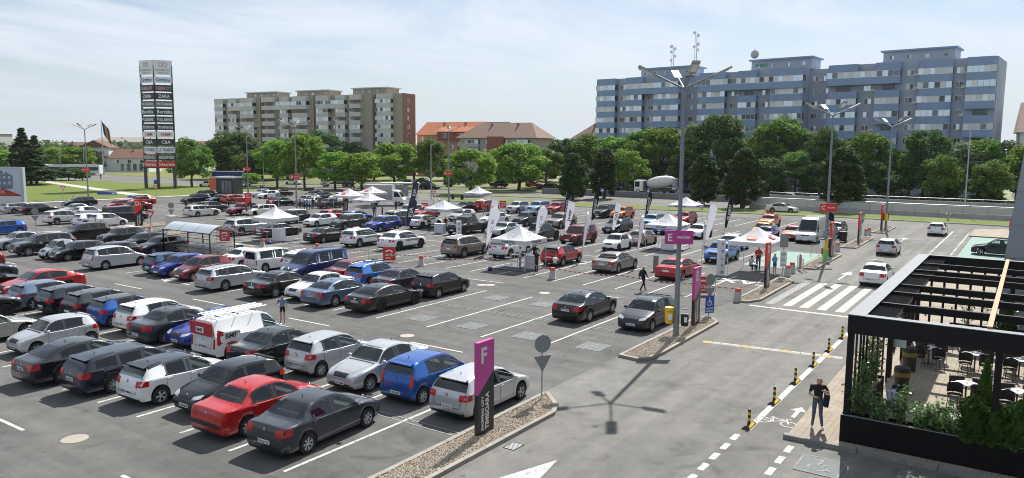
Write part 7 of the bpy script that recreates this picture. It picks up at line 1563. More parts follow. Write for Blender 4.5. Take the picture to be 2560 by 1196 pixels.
# fire hydrant on the verge, low bench walls, wires
t = thing('fire_hydrant', 'grey fire hydrant standing on the grass verge', 'hydrant', (*G(2370, 553), .1)); MB().lathe([(.16, 0), (.12, .1), (.12, .9), (.18, .95), (.16, 1.1), (.05, 1.25), (.001, 1.25)], 10).ob('barrel', GREYM, t, 40)
for s_ in (-1, 1): MB().tube((0, 0, .8), (0, s_*.28, .8), .08, .08, 8).ob('nozzle', GREYM, t)
for i, (a, b_, za, zb) in enumerate((((124, 13), (128, 60), 8.5, 8.2), ((124, 13), (128, 60), 7.8, 7.6), ((124, 13), (150, 40), 8.2, 8.0), ((124, 13), (120, -20), 8.5, 8.6))):
    pts = [(a[0]+(b_[0]-a[0])*q, a[1]+(b_[1]-a[1])*q, za+(zb-za)*q-1.0*math.sin(math.pi*q)) for q in np.linspace(0, 1, 12)]; tag(MB().path(pts, .02, 4).ob('overhead_wire', BLACKM), 'thin overhead wire strung from the rusty pole', 'wire', 'overhead wires')
for px, py, lab, L_ in ((690, 476, 'low dark wooden barrier by the junction', 5), (773, 477, 'short dark planter box by the junction', 2.2)):
    t = thing('planter_box', lab, 'planter', (*G(px, py), 0), fr); MB().bx(-L_/2, L_/2, -.25, .25, 0, .6).ob('box', mat('dark_wood', (.06, .045, .035), .8), t); MB().bx(-L_/2-.05, L_/2+.05, -.3, .3, .6, .66).ob('rim', mat('dark_wood', (.06, .045, .035), .8), t)
for px, py, lab in ((1132, 500, 'small clipped shrub on the verge beside the A lamp post'), (1155, 501, 'second small clipped shrub on the verge')):
    tree_px('thuja', px, py, 486, 9, lab, 'small verge shrubs', 1)
trucks()
# ================================================================ terrace with pergola
def paver():
    m = mat('paving_blocks', (.42, .36, .29), .9); t, p = nodes(m); n = t.nodes.new; k = t.links.new
    c = n('ShaderNodeTexCoord'); b = n('ShaderNodeTexBrick'); b.inputs['Scale'].default_value = 1.; b.inputs['Brick Width'].default_value = .22; b.inputs['Row Height'].default_value = .2; b.inputs['Mortar Size'].default_value = .008
    b.inputs['Color1'].default_value = (.33, .275, .205, 1); b.inputs['Color2'].default_value = (.27, .235, .19, 1); b.inputs['Mortar'].default_value = (.20, .17, .135, 1); k(c.outputs['Object'], b.inputs['Vector'])
    x = n('ShaderNodeTexNoise'); x.inputs['Scale'].default_value = 1.2; x.inputs['Detail'].default_value = 6; k(c.outputs['Object'], x.inputs['Vector'])
    r = n('ShaderNodeMapRange'); r.inputs[1].default_value = .3; r.inputs[2].default_value = .7; r.inputs[3].default_value = .82; r.inputs[4].default_value = 1.12; k(x.outputs[0], r.inputs[0])
    v = n('ShaderNodeVectorMath'); v.operation = 'SCALE'; k(b.outputs['Color'], v.inputs[0]); k(r.outputs[0], v.inputs['Scale']); k(v.outputs[0], p.inputs['Base Color'])
    bu = n('ShaderNodeBump'); bu.inputs['Strength'].default_value = .5; bu.inputs['Distance'].default_value = .01; k(b.outputs['Fac'], bu.inputs['Height']); bu.invert = True; k(bu.outputs[0], p.inputs['Normal'])
    return m
PAV = paver()
pv = sheet('terrace_paving', [(24.72, 5.98), (33, 6.12), (45, 6.1), (72, 5.3), (72, -30), (24.72, -30)], .13, PAV, None, .15)
y = 6.1
for k in range(16):
    MB().bx(24.5, 24.715, y-2.2+.01, y-.01, -.02, .145).ob('kerb_stone', mat('kerb_dark', (.22, .215, .20), .9, var=.15, bump=.3), pv); y -= 2.2
for k in range(8): MB().bx(72.02+.0, 72.2, 5.2-2*k-1.99, 5.2-2*k, -.02, .15).ob('kerb_stone', KST, pv)
sheet('upper_pavement', [(97.8, 5.5), (106, 5.5), (110, 2), (110, -20), (97.8, -20)], .12, PAV, None, .14)
PX0, PX1, PY0, PY1, PZ = 25.02, 42.4, 4.45, -14., 4.2
t = thing('pergola', 'black metal pergola with grey-topped frame over the cafe terrace', 'pergola', (0, 0, .13)); PZ -= .13
FASC = mat('pergola_black', (.009, .0095, .011), .7, spec=.25); TOPM = mat('pergola_top', (.155, .175, .20), .7, 0, var=.05)
MB().bx(PX0, PX0+.22, PY1, PY0, PZ-.58, PZ-.012).ob('front_beam', FASC, t); MB().bx(PX0+.22, PX1-.22, PY0-.42, PY0, PZ-.50, PZ-.012).ob('side_beam', FASC, t); MB().bx(PX1-.22, PX1, PY1, PY0, PZ-.50, PZ-.012).ob('back_beam', FASC, t)
yy = PY0
for i in range(8):
    x0 = PX0+i*(PX1-PX0)/8; MB().bx(x0+.004, x0+(PX1-PX0)/8-.004, PY0-.48, PY0+.02, PZ-.01, PZ+.012).ob('top_sheet', TOPM, t)
for i in range(7): MB().bx(PX0-.02, PX0+.30, PY1+i*2.57+.004, PY1+(i+1)*2.57-.004, PZ-.01, PZ+.010).ob('top_sheet', TOPM, t)
for i in range(7): MB().bx(PX1-.25, PX1+.02, PY1+i*2.57+.004, PY1+(i+1)*2.57-.004, PZ-.01, PZ+.010).ob('top_sheet', TOPM, t)
for xr in (28.1, 30.6, 32.5, 35.5, 37.05, 39.45): MB().bx(xr, xr+.14, PY1, PY0-.42, PZ-.30, PZ-.06).ob('rafter', FASC, t)
for yw in (.74, -4.2): MB().bx(PX0+.3, PX1-.25, yw-.07, yw+.07, PZ+.014, PZ+.08).ob('timber_beam', mat('timber', (.40, .23, .13), .7, var=.12, vscale=4), t)
# folded fabric shades packed along the side beam
SH = [mat('shade_dark', (.02, .02, .022), .6), mat('shade_grey', (.20, .20, .22), .5), mat('shade_green', (.10, .14, .10), .5)]
bays = [PX0+.35, 28.05, 30.55, 32.45, 35.45, 37.0, 39.4, PX1-.3]
for a, b_ in zip(bays[:-1], bays[1:]):
    q = MB(); n = 9
    for i in range(n): q.add([(a+.2, PY0-.45-.08*i, PZ-.12), (b_-.06, PY0-.45-.08*i, PZ-.12), (b_-.06, PY0-.49-.08*i, PZ-.34), (a+.2, PY0-.49-.08*i, PZ-.34)], [(0, 1, 2, 3)], 0).add([(a+.2, PY0-.49-.08*i, PZ-.34), (b_-.06, PY0-.49-.08*i, PZ-.34), (b_-.06, PY0-.53-.08*i, PZ-.12), (a+.2, PY0-.53-.08*i, PZ-.12)], [(0, 1, 2, 3)], 1 if i % 3 else 2)
    q.ob('folded_shade', SH, t)
for x, y in ((PX0+.12, PY0-.10), (PX0+.15, .45), (PX0+.15, -5), (PX1-.12, PY0-.12), (PX1-.12, .45), (PX1-.12, -5), (33.5, PY0-.12)): MB().bx(x-.09, x+.09, y-.09, y+.09, 0, PZ-.5).ob('post', FASC, t)
xs = [25.76, 26.49, 27.05, 27.7, 28.93, 30.0, 31.42, 32.67, 33.89]+[36.6+.36*i for i in range(12)]
for i, x in enumerate(xs): MB().bx(x, x+.06, PY0-.19, PY0-.13, .0, PZ-.5).ob('slat', FASC if i % 4 else mat('slat_brown', (.05, .022, .014), .6), t)
for i in range(6): MB().bx(PX1-.2, PX1-.08, PY0-.6-.55*i-.1, PY0-.6-.55*i, 0, PZ-.5).ob('slat', FASC, t)
# planter walls
PLB = mat('planter_black', (.006, .0062, .007), .75, spec=.2)
for (x0, x1, y0, y1, lab) in ((25.0, 25.55, 4.5, -14, 'long black planter wall along the terrace front'), (25.6, 30.4, 4.5, 4.05, 'black planter along the slatted side of the terrace'), (41.6, 42.2, 2.9, -3.0, 'black planter at the far end of the terrace')):
    p = thing('planter', lab, 'planter', (0, 0, .13)); a, b_ = min(x0, x1), max(x0, x1); c, d = min(y0, y1), max(y0, y1); h = .86
    MB().bx(a, a+.04, c, d, 0, h).ob('side', PLB, p); MB().bx(b_-.04, b_, c, d, 0, h).ob('side', PLB, p); MB().bx(a+.04, b_-.04, c, c+.04, 0, h).ob('side', PLB, p); MB().bx(a+.04, b_-.04, d-.04, d, 0, h).ob('side', PLB, p); MB().bx(a+.04, b_-.04, c+.04, d-.04, .1, h-.1).ob('soil', SOIL, p)
    MB().bx(a-.01, a+.06, c-.01, d+.01, h, h+.012).ob('rim', mat('rim_grey', (.3, .3, .31), .4, .3), p)
# plants
LAUR = leafmat('leaf_laurel', (.075, .15, .045), (.16, .25, .09), .35); LAUR.node_tree.nodes['Principled BSDF'].inputs['Roughness'].default_value = .3; LAUR.node_tree.nodes['Principled BSDF'].inputs['Specular IOR Level'].default_value = .7
HEDG = leafmat('leaf_hedge', (.03, .075, .015), (.075, .14, .025), .25); SPIRE = leafmat('leaf_spire', (.04, .10, .015), (.09, .17, .03), .25)
def laurel(x, y, h, r, n, lab, seed):
    rg_ = np.random.default_rng(seed); t_ = thing('laurel_shrub', lab, 'shrub', (x, y, .9), 0, 'laurel shrubs in the planters'); P_, N_ = [], []; st = MB()
    for i in range(9):
        a = rg_.uniform(0, 6.28); l = rg_.uniform(.5, 1); e = Vector((r*l*math.cos(a)*.8, r*l*math.sin(a)*.8, h*rg_.uniform(.55, 1))); st.tube((0, 0, -.1), e, .015, .006, 5)
        k = n//9; q = rg_.uniform(.15, 1.05, k)[:, None]; c = np.array(e)*q+rg_.normal(size=(k, 3))*.085; P_.append(c); N_.append(rg_.normal(size=(k, 3))*.6+np.array([0, 0, .7]))
    st.ob('stems', BARK, t_); link('foliage', leaves(np.concatenate(P_), np.concatenate(N_), .115, LAUR, rg_, 'foliage'), t_)
OR = ['first', 'second', 'third', 'fourth', 'fifth', 'sixth', 'seventh']
for i, (x, y, h, r) in enumerate(LAU := ((25.3, 4.0, 1.15, .42), (25.9, 4.3, 1.3, .4), (26.8, 4.3, 1.5, .35), (28.0, 4.3, 1.9, .32), (29.2, 4.3, 1.7, .32), (25.3, 3.45, .9, .42), (25.3, 2.85, 1.25, .35), (25.3, 2.3, .75, .42), (25.3, 1.85, 1.1, .4), (25.3, 1.45, .6, .38), (30.2, 4.3, 2.3, .35), (34.6, 4.3, 2.6, .5))):
    laurel(x, y, h, r, 520, OR[sum(1 for q in LAU[:i] if (q[0] < 25.5) == (x < 25.5))]+(' glossy laurel shrub from the corner post along the front planter' if x < 25.5 else ' glossy laurel shrub from the corner post along the slats'), 50+i)
for i, (x, y) in enumerate(((41.9, 2.2), (41.9, 1.2), (41.9, .2), (41.9, -1))): laurel(x, y, 1.5, .55, 170, OR[i]+' sparse laurel shrub in the far terrace planter', 80+i)
def hedge(x, y, r, h, lab, m_, n, seed, size=.07, spire=False, z=.9):
    rg_ = np.random.default_rng(seed); t_ = thing('clipped_conifer', lab, 'shrub', (x, y, z), 0, 'clipped conifers in the front planter' if not spire else None)
    u_ = rg_.uniform(0, 1, n); a = rg_.uniform(0, 6.28, n); pr_ = np.where(u_ < .8, 1-.25*u_, (1-u_)/.2*.8) if not spire else (1-u_)**.75*1.+.04
    bump_ = 1+.18*np.sin(a*5+u_*9)+.12*np.sin(a*9-u_*17); rr = r*pr_*bump_*rg_.uniform(.78, 1.05, n)
    pts_ = np.stack([rr*np.cos(a), rr*np.sin(a), h*u_], 1); nn = np.stack([np.cos(a), np.sin(a), np.full(n, .5)], 1)
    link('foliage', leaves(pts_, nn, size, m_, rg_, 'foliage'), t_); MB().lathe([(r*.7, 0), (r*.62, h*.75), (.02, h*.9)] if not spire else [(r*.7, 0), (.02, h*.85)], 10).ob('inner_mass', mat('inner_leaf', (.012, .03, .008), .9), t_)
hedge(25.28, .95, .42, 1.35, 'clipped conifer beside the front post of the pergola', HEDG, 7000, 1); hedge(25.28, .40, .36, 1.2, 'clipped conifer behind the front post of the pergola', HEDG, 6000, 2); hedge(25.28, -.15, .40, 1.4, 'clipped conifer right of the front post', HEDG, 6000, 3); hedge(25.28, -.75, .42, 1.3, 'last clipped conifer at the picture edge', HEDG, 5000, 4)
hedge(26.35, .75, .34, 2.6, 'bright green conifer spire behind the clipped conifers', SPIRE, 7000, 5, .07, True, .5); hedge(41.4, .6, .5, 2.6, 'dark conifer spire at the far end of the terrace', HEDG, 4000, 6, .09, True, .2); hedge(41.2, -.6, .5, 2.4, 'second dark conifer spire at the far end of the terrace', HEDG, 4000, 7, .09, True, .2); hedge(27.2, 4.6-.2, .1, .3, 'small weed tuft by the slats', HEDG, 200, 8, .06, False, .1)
# chairs and tables
CHB = mat('chair_mesh', (.03, .028, .027), .7); CHA = mat('chair_tube', (.70, .69, .66), .35, .3); TTOP = mat('table_top_grey', (.50, .52, .55), .35, .2)
def chair_proto(light):
    t_ = thing('terrace_chair', '', 'chair'); tm_ = CHA if light else BLACKM
    pts = [(.26*math.cos(R(a)), .26*math.sin(R(a))) for a in range(70, 291, 20)]
    MB().path([(x, y, .86-.14*(abs(i-5.5)/5.5)**2) for i, (x, y) in enumerate(pts)], .02, 6).ob('back_rim', tm_, t_)
    vs = [(x*.97, y*.97, z) for x, y in pts for z in (.50, .84-.0)]; k = len(pts)
    MB().add(vs, [(2*i, 2*i+2, 2*i+3, 2*i+1) for i in range(k-1)]).ob('backrest', CHB, t_)
    MB().lathe([(.001, .44), (.25, .44), (.25, .47), (.001, .47)], 14).ob('seat', CHB, t_)
    for a in (45, 135, 225, 315): MB().tube((.2*math.cos(R(a)), .2*math.sin(R(a)), .44), (.27*math.cos(R(a)), .27*math.sin(R(a)), 0), .013, .013, 5).ob('leg', tm_, t_)
    return t_
CH = {}
def chair(x, y, rz, light, lab):
    if light not in CH: CH[light] = chair_proto(light); t_ = CH[light]
    else: t_ = copytree(CH[light])
    t_.location = (x, y, .13); t_.rotation_euler = (0, 0, rz); t_['label'] = lab; t_['group'] = 'terrace chairs'
TBL = None
def table(x, y, lab):
    global TBL
    if TBL is None:
        TBL = thing('terrace_table', '', 'table'); MB().lathe([(.001, .72), (.36, .72), (.37, .735), (.36, .75), (.001, .75)], 20).ob('table_top', TTOP, TBL, 40); MB().tube((0, 0, .02), (0, 0, .72), .03, .03, 8).ob('column', BLACKM, TBL)
        for a in (0, 90, 180, 270): MB().tube((0, 0, .06), (.3*math.cos(R(a)), .3*math.sin(R(a)), .02), .018, .012, 5).ob('foot', BLACKM, TBL)
        MB().lathe([(.03, .75), (.045, .79), (.001, .79)], 8).ob('ashtray', WHITE, TBL); t_ = TBL
    else: t_ = copytree(TBL)
    t_.location = (x, y, .13); t_['label'] = lab; t_['group'] = 'round terrace tables'
ordw = {27.1: 'front', 31.6: 'second', 36.6: 'third', 40.2: 'last'}
for xt in (27.2, 31.6, 36.6, 40.2):
    for yt in (1.5, -.05, -1.7, -3.4, 3.2):
        if yt == 3.2 and xt not in (36.6, 40.2): continue
        tl = {27.2: 'first', 31.6: 'second', 36.6: 'third', 40.2: 'fourth'}[xt]+' row from the front planter, '+{3.2: 'beside the slats', 1.5: 'second from the slats', -.05: 'third from the slats', -1.7: 'fourth from the slats', -3.4: 'fifth from the slats'}[yt]; table(xt, yt, 'round grey terrace table in the '+tl)
        for dx, dy, a in ((.72, .35, 200), (.72, -.4, 165), (-.72, .3, -15), (-.66, -.42, 35)):
            lt = dx > 0; chair(xt+dx, yt+dy, R(a)+R(180)-R(0), lt, ('pale-rimmed bistro chair, ' if lt else 'black bistro chair, ')+tl)
def bin_(x, y, lab):
    t_ = thing('waste_bin', lab, 'bin', (x, y, .13)); MB().lathe([(.24, 0), (.28, .75), (.001, .75)], 14).ob('drum', BLACKP, t_, 40); MB().lathe([(.285, .64), (.30, .8), (.27, .84), (.27, .8)], 14).ob('yellow_liner', mat('liner', (.20, .16, .03), .7), t_); MB().lathe([(.30, .82), (.28, .98), (.1, 1.02), (.001, 1.02)], 14).ob('lid', BLACKP, t_, 40)
bin_(35.0, 3.75, 'black waste bin with yellow liner by the slats'); bin_(31.6, 3.6, 'second black waste bin with yellow liner nearer the laurels')
t_ = thing('menu_board', 'small pale menu board hanging on the slats', 'sign', (34.0, 4.1, 1.3), R(90)); MB().bx(-.3, .3, -.02, .02, 0, .8).ob('board', mat('menu_teal', (.5, .62, .6), .6), t_); MB().bx(-.32, .32, -.03, .03, .8, .83).ob('frame', BLACKM, t_)
# string lights
for i, (xa, xb) in enumerate(((28, 41), (30, 42), (27, 38))):
    w_ = thing('string_light', 'string of small dark bulbs hung under the pergola', 'string light', (0, 0, 0), 0, 'string lights'); pts = []
    y0, y1 = 4.0-.5*i, -3-1.5*i
    for q in np.linspace(0, 1, 13): pts.append((xa+(xb-xa)*q, y0+(y1-y0)*q, 3.75-.35*math.sin(math.pi*q)))
    MB().path(pts, .006, 4).ob('cable', BLACKM, w_)
    for p in pts[1:-1]: MB().ell((p[0], p[1], p[2]-.08), (.035, .035, .055), 6, 4).ob('bulb', DGREY, w_)
# grey clad wall of the mall
WALLG = [mat('cladding_grey', (.30, .335, .38), .45, .25, var=.03, vscale=.3)]
t_ = thing('mall_wall', 'grey panel-clad wall of the mall with leaning edge', 'building', (46.0, 0, 0))
def edge(z): return 1.0-.085*max(0, z-3.5)
zs = [0, 2.2, 3.9, 5.6, 7.3, 9.0, 10.4]
for z0, z1 in zip(zs[:-1], zs[1:]):
    ys = [None, -1.6, -5, -8.4, -12, -16, -22]
    for i in range(len(ys)-1):
        a0, a1 = (edge(z0), edge(z1)) if i == 0 else (ys[i], ys[i]); b0 = ys[i+1]
        g_ = .012
        MB().add([(0, a0-g_, z0+g_), (0, b0+g_, z0+g_), (0, b0+g_, z1-g_), (0, a1-g_, z1-g_), (.08, a0-g_, z0+g_), (.08, b0+g_, z0+g_), (.08, b0+g_, z1-g_), (.08, a1-g_, z1-g_)], [(0, 1, 2, 3), (7, 6, 5, 4), (0, 4, 5, 1), (1, 5, 6, 2), (2, 6, 7, 3), (3, 7, 4, 0)]).ob('panel', WALLG[0], t_)
    MB().add([(.06, edge(z0), z0), (24, edge(z0)+.0, z0), (24, edge(z1), z1), (.06, edge(z1), z1), (.06, edge(z0)-.3, z0), (24, edge(z0)-.3, z0), (24, edge(z1)-.3, z1), (.06, edge(z1)-.3, z1)], [(0, 1, 2, 3), (7, 6, 5, 4), (0, 4, 5, 1), (1, 5, 6, 2), (2, 6, 7, 3), (3, 7, 4, 0)]).ob('side_panel', WALLG[0], t_)
MB().add([(.09, .6, 0), (.09, -22, 0), (.09, -22, 10.3), (.09, -.1, 10.3), (24, .6, 0), (24, -22, 0), (24, -22, 10.3), (24, -.1, 10.3)], [(0, 1, 2, 3), (7, 6, 5, 4), (0, 4, 5, 1), (1, 5, 6, 2), (2, 6, 7, 3), (3, 7, 4, 0)]).ob('core', DGREY, t_)

# the mall itself, behind and beside the viewer: grey panel-clad front along the driveway
mall = thing('mall_building', 'long grey panel-clad mall front along the driveway', 'building', (-70, -15.5, 0))
MB().bx(0, 118, -30, -.1, 0, 15).ob('core', DGREY, mall)
for i in range(20):
    for k in range(4): ubox('panel', WALLG[0], mall, (3+i*5.9, 0, 1.9+k*3.75), (5.86, .12, 3.71))
for i in range(8): ubox('shop_window', PANES[1], mall, (6+i*14, .08, 2.2), (9, .06, 3.6))
# ================================================================ people
SKIN = mat('skin', (.50, .30, .21), .6); HAIRD = mat('hair_dark', (.02, .015, .012), .6); HAIRB = mat('hair_blond', (.30, .22, .12), .6)
def cloth(c):
    return mat('cloth_%d_%d_%d' % tuple(int(v*255) for v in c), c, .85, var=.12, vscale=9, bump=.15, bscale=20)
BLK, WHT, JEAN, GRYC, REDC, BLUC, NAV, KHA = (.012, .012, .014), (.66, .66, .68), (.06, .09, .14), (.25, .25, .26), (.42, .02, .025), (.18, .28, .45), (.02, .03, .06), (.3, .26, .2)
BASE = dict(pel=(0, 0, .95), spi=(0, 0, 1.12), che=(0, 0, 1.32), nek=(0, 0, 1.46), hdb=(.01, 0, 1.53), hed=(.025, 0, 1.62), hdt=(.015, 0, 1.70),
 shl=(0, .18, 1.40), ell=(-.03, .25, 1.13), wrl=(.06, .26, .90), hal=(.09, .25, .81), shr=(0, -.18, 1.40), elr=(-.03, -.25, 1.13), wrr=(.06, -.26, .90), har=(.09, -.25, .81),
 hil=(0, .09, .91), knl=(.02, .10, .50), anl=(-.01, .11, .09), tol=(.14, .12, .04), hir=(0, -.09, .91), knr=(.02, -.10, .50), anr=(-.01, -.11, .09), tor=(.14, -.12, .04))
EDG = [('pel', 'spi'), ('spi', 'che'), ('che', 'nek'), ('nek', 'hdb'), ('hdb', 'hed'), ('hed', 'hdt')]+[(a+s, b+s) for s in 'lr' for a, b in (('sh', 'el'), ('el', 'wr'), ('wr', 'ha'), ('hi', 'kn'), ('kn', 'an'), ('an', 'to'))]+[('che', 'shl'), ('che', 'shr'), ('pel', 'hil'), ('pel', 'hir')]
RAD = dict(pel=(.125, .15), spi=(.105, .14), che=(.12, .165), nek=(.055, .055), hdb=(.07, .068), hed=(.116, .10), hdt=(.085, .075), sh=(.065, .065), el=(.045, .045), wr=(.033, .033), ha=(.036, .024), hi=(.09, .09), kn=(.062, .062), an=(.045, .045), to=(.042, .036))
POSES = dict(stand={}, walk=dict(knl=(.20, .09, .52), anl=(.30, .10, .11), tol=(.44, .10, .08), knr=(-.06, -.09, .52), anr=(-.34, -.10, .16), tor=(-.24, -.11, .05), ell=(-.16, .24, 1.15), wrl=(-.10, .25, .92), hal=(-.06, .25, .84), elr=(.08, -.24, 1.14), wrr=(.22, -.22, .98), har=(.29, -.21, .92)),
 phone=dict(spi=(.02, 0, 1.12), che=(.05, 0, 1.31), nek=(.09, 0, 1.44), hdb=(.115, 0, 1.505), hed=(.155, 0, 1.59), hdt=(.125, 0, 1.675), shl=(.04, .19, 1.39), shr=(.04, -.19, 1.39), elr=(.10, -.28, 1.14), wrr=(.28, -.12, 1.10), har=(.34, -.05, 1.11), ell=(.12, .30, 1.20), wrl=(.25, .17, 1.30), hal=(.28, .10, 1.33), anl=(.02, .16, .09), tol=(.17, .19, .04), anr=(-.02, -.13, .09), tor=(.12, -.16, .04)),
 hip=dict(elr=(-.10, -.36, 1.16), wrr=(.02, -.20, 1.02), har=(.06, -.14, .98)), akimbo=dict(elr=(-.06, -.38, 1.16), wrr=(.04, -.20, 1.03), har=(.08, -.15, 1.0), ell=(-.06, .38, 1.16), wrl=(.04, .20, 1.03), hal=(.08, .15, 1.0)),
 folded=dict(elr=(.06, -.26, 1.14), wrr=(.24, -.06, 1.16), har=(.26, .04, 1.18), ell=(.06, .26, 1.14), wrl=(.25, .06, 1.20), hal=(.27, -.04, 1.2)),
 sit=dict(pel=(0, 0, .50), spi=(.0, 0, .68), che=(.04, 0, .88), nek=(.08, 0, 1.02), hdb=(.11, 0, 1.08), hed=(.14, 0, 1.17), hdt=(.13, 0, 1.25), shl=(.04, .18, .97), shr=(.04, -.18, .97), ell=(.14, .24, .74), wrl=(.34, .14, .84), hal=(.36, .08, .92), elr=(.12, -.25, .74), wrr=(.34, -.16, .76), har=(.42, -.14, .77), hil=(.02, .10, .48), knl=(.44, .12, .50), anl=(.42, .12, .09), tol=(.56, .13, .04), hir=(.02, -.10, .48), knr=(.44, -.12, .50), anr=(.40, -.12, .09), tor=(.54, -.13, .04)),
 crouch=dict(pel=(-.10, 0, .38), spi=(.02, 0, .54), che=(.14, 0, .72), nek=(.24, 0, .82), hdb=(.29, 0, .86), hed=(.37, 0, .90), hdt=(.40, 0, .97), shl=(.16, .18, .78), shr=(.16, -.18, .78), ell=(.32, .22, .58), wrl=(.50, .14, .55), hal=(.57, .1, .55), elr=(.32, -.22, .58), wrr=(.50, -.14, .55), har=(.57, -.1, .55), hil=(-.06, .10, .36), knl=(.28, .15, .48), anl=(.05, .14, .09), tol=(.20, .16, .04), hir=(-.06, -.10, .36), knr=(.28, -.15, .44), anr=(.0, -.14, .09), tor=(.14, -.16, .04)))
TMP = bpy.data.scenes.new('workbench')
def person(pos, hd, label, pose='stand', shirt=BLK, legs=JEAN, shoes=WHT, hair=None, h=1.72, shorts=False, long_=False, group=None, fingers=False, z=0., pad=1.):
    J = dict(BASE); J.update(POSES[pose]); k = h/1.74; names = list(J); vi = {n: i for i, n in enumerate(names)}
    me = bpy.data.meshes.new('p'); me.from_pydata([Vector(J[n])*k for n in names], [(vi[a], vi[b]) for a, b in EDG], []); o = bpy.data.objects.new('p', me); TMP.collection.objects.link(o)
    md = o.modifiers.new('s', 'SKIN'); md.use_smooth_shade = True; ss = o.modifiers.new('u', 'SUBSURF'); ss.levels = 1; ss.render_levels = 1
    for n, i in vi.items():
        r = RAD.get(n) or RAD[n[:2]]; f = pad if n in ('pel', 'spi', 'che') else 1.; me.skin_vertices[0].data[i].radius = (r[0]*k*f, r[1]*k*f); me.skin_vertices[0].data[i].use_root = n == 'pel'
    TMP.view_layers[0].update(); dg = TMP.view_layers[0].depsgraph; ev_ = bpy.data.meshes.new_from_object(o.evaluated_get(dg)); bpy.data.objects.remove(o); bpy.data.meshes.remove(me)
    mats = [cloth(shirt), cloth(legs), SKIN, hair or HAIRD, cloth(shoes)]
    ev_.materials.clear()
    for m_ in mats: ev_.materials.append(m_)
    segs = [(a, b, Vector(J[a])*k, Vector(J[b])*k) for a, b in EDG]
    hc = Vector(J['hed'])*k; up_ = (Vector(J['hdt'])-Vector(J['hdb'])).normalized()
    fwv = Vector((1, 0, 0)); fwv = (fwv-up_*fwv.dot(up_)).normalized()
    for p in ev_.polygons:
        c = p.center; best = None
        for a, b, A_, B_ in segs:
            d = B_-A_; t_ = max(0, min(1, (c-A_).dot(d)/d.length_squared)); q = (c-A_-d*t_).length/((RAD.get(a) or RAD[a[:2]])[0])
            if best is None or q < best[0]: best = (q, a, b, t_)
        _, a, b, t_ = best; mi = 0
        if a in ('hdb', 'hed') or (a == 'nek'):
            mi = 2
            rel = c-hc
            if a != 'nek' and (rel.dot(up_) > .045*k or (rel.dot(fwv) < -.0*k and rel.dot(up_) > -.03*k) or rel.dot(fwv) < -.045*k): mi = 3
        elif a[:2] == 'sh': mi = 0 if (long_ or t_ < .72) else 2
        elif a[:2] == 'el': mi = 0 if (long_ and t_ < .95) else 2
        elif a[:2] == 'wr': mi = 2
        elif a[:2] == 'hi': mi = 1 if (not shorts or t_ < .62) else 2
        elif a[:2] == 'kn': mi = 2 if shorts else 1
        elif a[:2] == 'an': mi = 4
        elif b[:2] == 'hi' or a == 'pel': mi = 1 if c.z < (J['pel'][2]+.03)*k else 0
        p.material_index = mi; p.use_smooth = True
    # face and fingers joined into the same body mesh
    bm = bmesh.new(); bm.from_mesh(ev_)
    def add(mb, mi):
        vs = [bm.verts.new(v) for v in mb.v]
        for f in mb.f:
            try: fc = bm.faces.new([vs[i] for i in f]); fc.material_index = mi; fc.smooth = True
            except ValueError: pass
    sd_ = up_.cross(fwv); e = MB(); e.ell(hc+fwv*.098*k-up_*.012*k, (.014*k, .012*k, .022*k), 6, 4); add(e, 2)
    e = MB()
    for s_ in (-1, 1): e.ell(hc+sd_*.08*k*s_-up_*.005*k, (.02*k, .012*k, .03*k), 6, 4)
    add(e, 2); e = MB()
    for s_ in (-1, 1): e.ell(hc+fwv*.088*k+sd_*.03*k*s_+up_*.012*k, (.008*k, .012*k, .006*k), 6, 4)
    add(e, 3)
    if fingers:
        for s_ in 'lr':
            w0, h0 = Vector(J['wr'+s_])*k, Vector(J['ha'+s_])*k; d = (h0-w0).normalized(); q = d.orthogonal().normalized(); n_ = d.cross(q); e = MB()
            for i, (ln, of) in enumerate(((.075, -.026), (.085, -.009), (.08, .009), (.06, .025))):
                b0 = h0+q*of*k; b1 = b0+(d*.7+n_*.3)*ln*.55*k; b2 = b1+(d*.4+n_*.7)*ln*.5*k; e.tube(b0, b1, .0095*k, .0085*k, 6); e.tube(b1, b2, .0085*k, .007*k, 6)
            b0 = w0.lerp(h0, .35)-q*.03*k; e.tube(b0, b0+(d*.6-q*.5+n_*.3)*.05*k, .011*k, .009*k, 6); add(e, 2)
    bm.to_mesh(ev_); bm.free()
    t_ = tag(link('person', ev_, None, (pos[0], pos[1], z), R(hd)), label, 'person', group)
    return t_
m1 = person((25.75, 5.35), 200, 'man in black t-shirt and jeans looking down at a phone on the kerb corner', 'phone', BLK, (.085, .11, .15), WHT, mat('hair_brown', (.06, .035, .02), .6), 1.80, fingers=True, z=.13, pad=1.05)
b = MB().box((-.02, .26, .98), (.34, .14, .42), 0, 0, 0, R(-6)); bg_ = b.ob('shoulder_bag', cloth((.012, .016, .035)), None); tag(bg_, 'dark shoulder bag hanging at the side of the man with the phone', 'bag'); bg_.matrix_world = m1.matrix_basis
b = MB().box((.345, -.005, 1.135), (.012, .075, .15), 0, 0, R(-40)); o = b.ob('phone', BLACKP, None); tag(o, 'dark phone held by the man on the kerb corner', 'phone'); o.matrix_world = m1.matrix_basis
w1_ = person(G(1607, 729), -22, 'person in black walking with a backpack across the aisle', 'walk', BLK, BLK, BLK, HAIRB, 1.72, long_=True, fingers=True)
o = tag(MB().ell((-.20, 0, 1.22), (.11, .15, .22), 10, 8).ob('backpack', cloth((.03, .03, .035)), None, 60), 'black backpack on the walking person in black', 'backpack'); o.matrix_world = w1_.matrix_basis
person((25.8, 32.3), 215, 'boy in blue and white t-shirt and dark shorts, hand on hip', 'hip', (.16, .22, .34), BLK, BLK, HAIRD, 1.5, shorts=True, fingers=True)
gv = 'people under the tents'
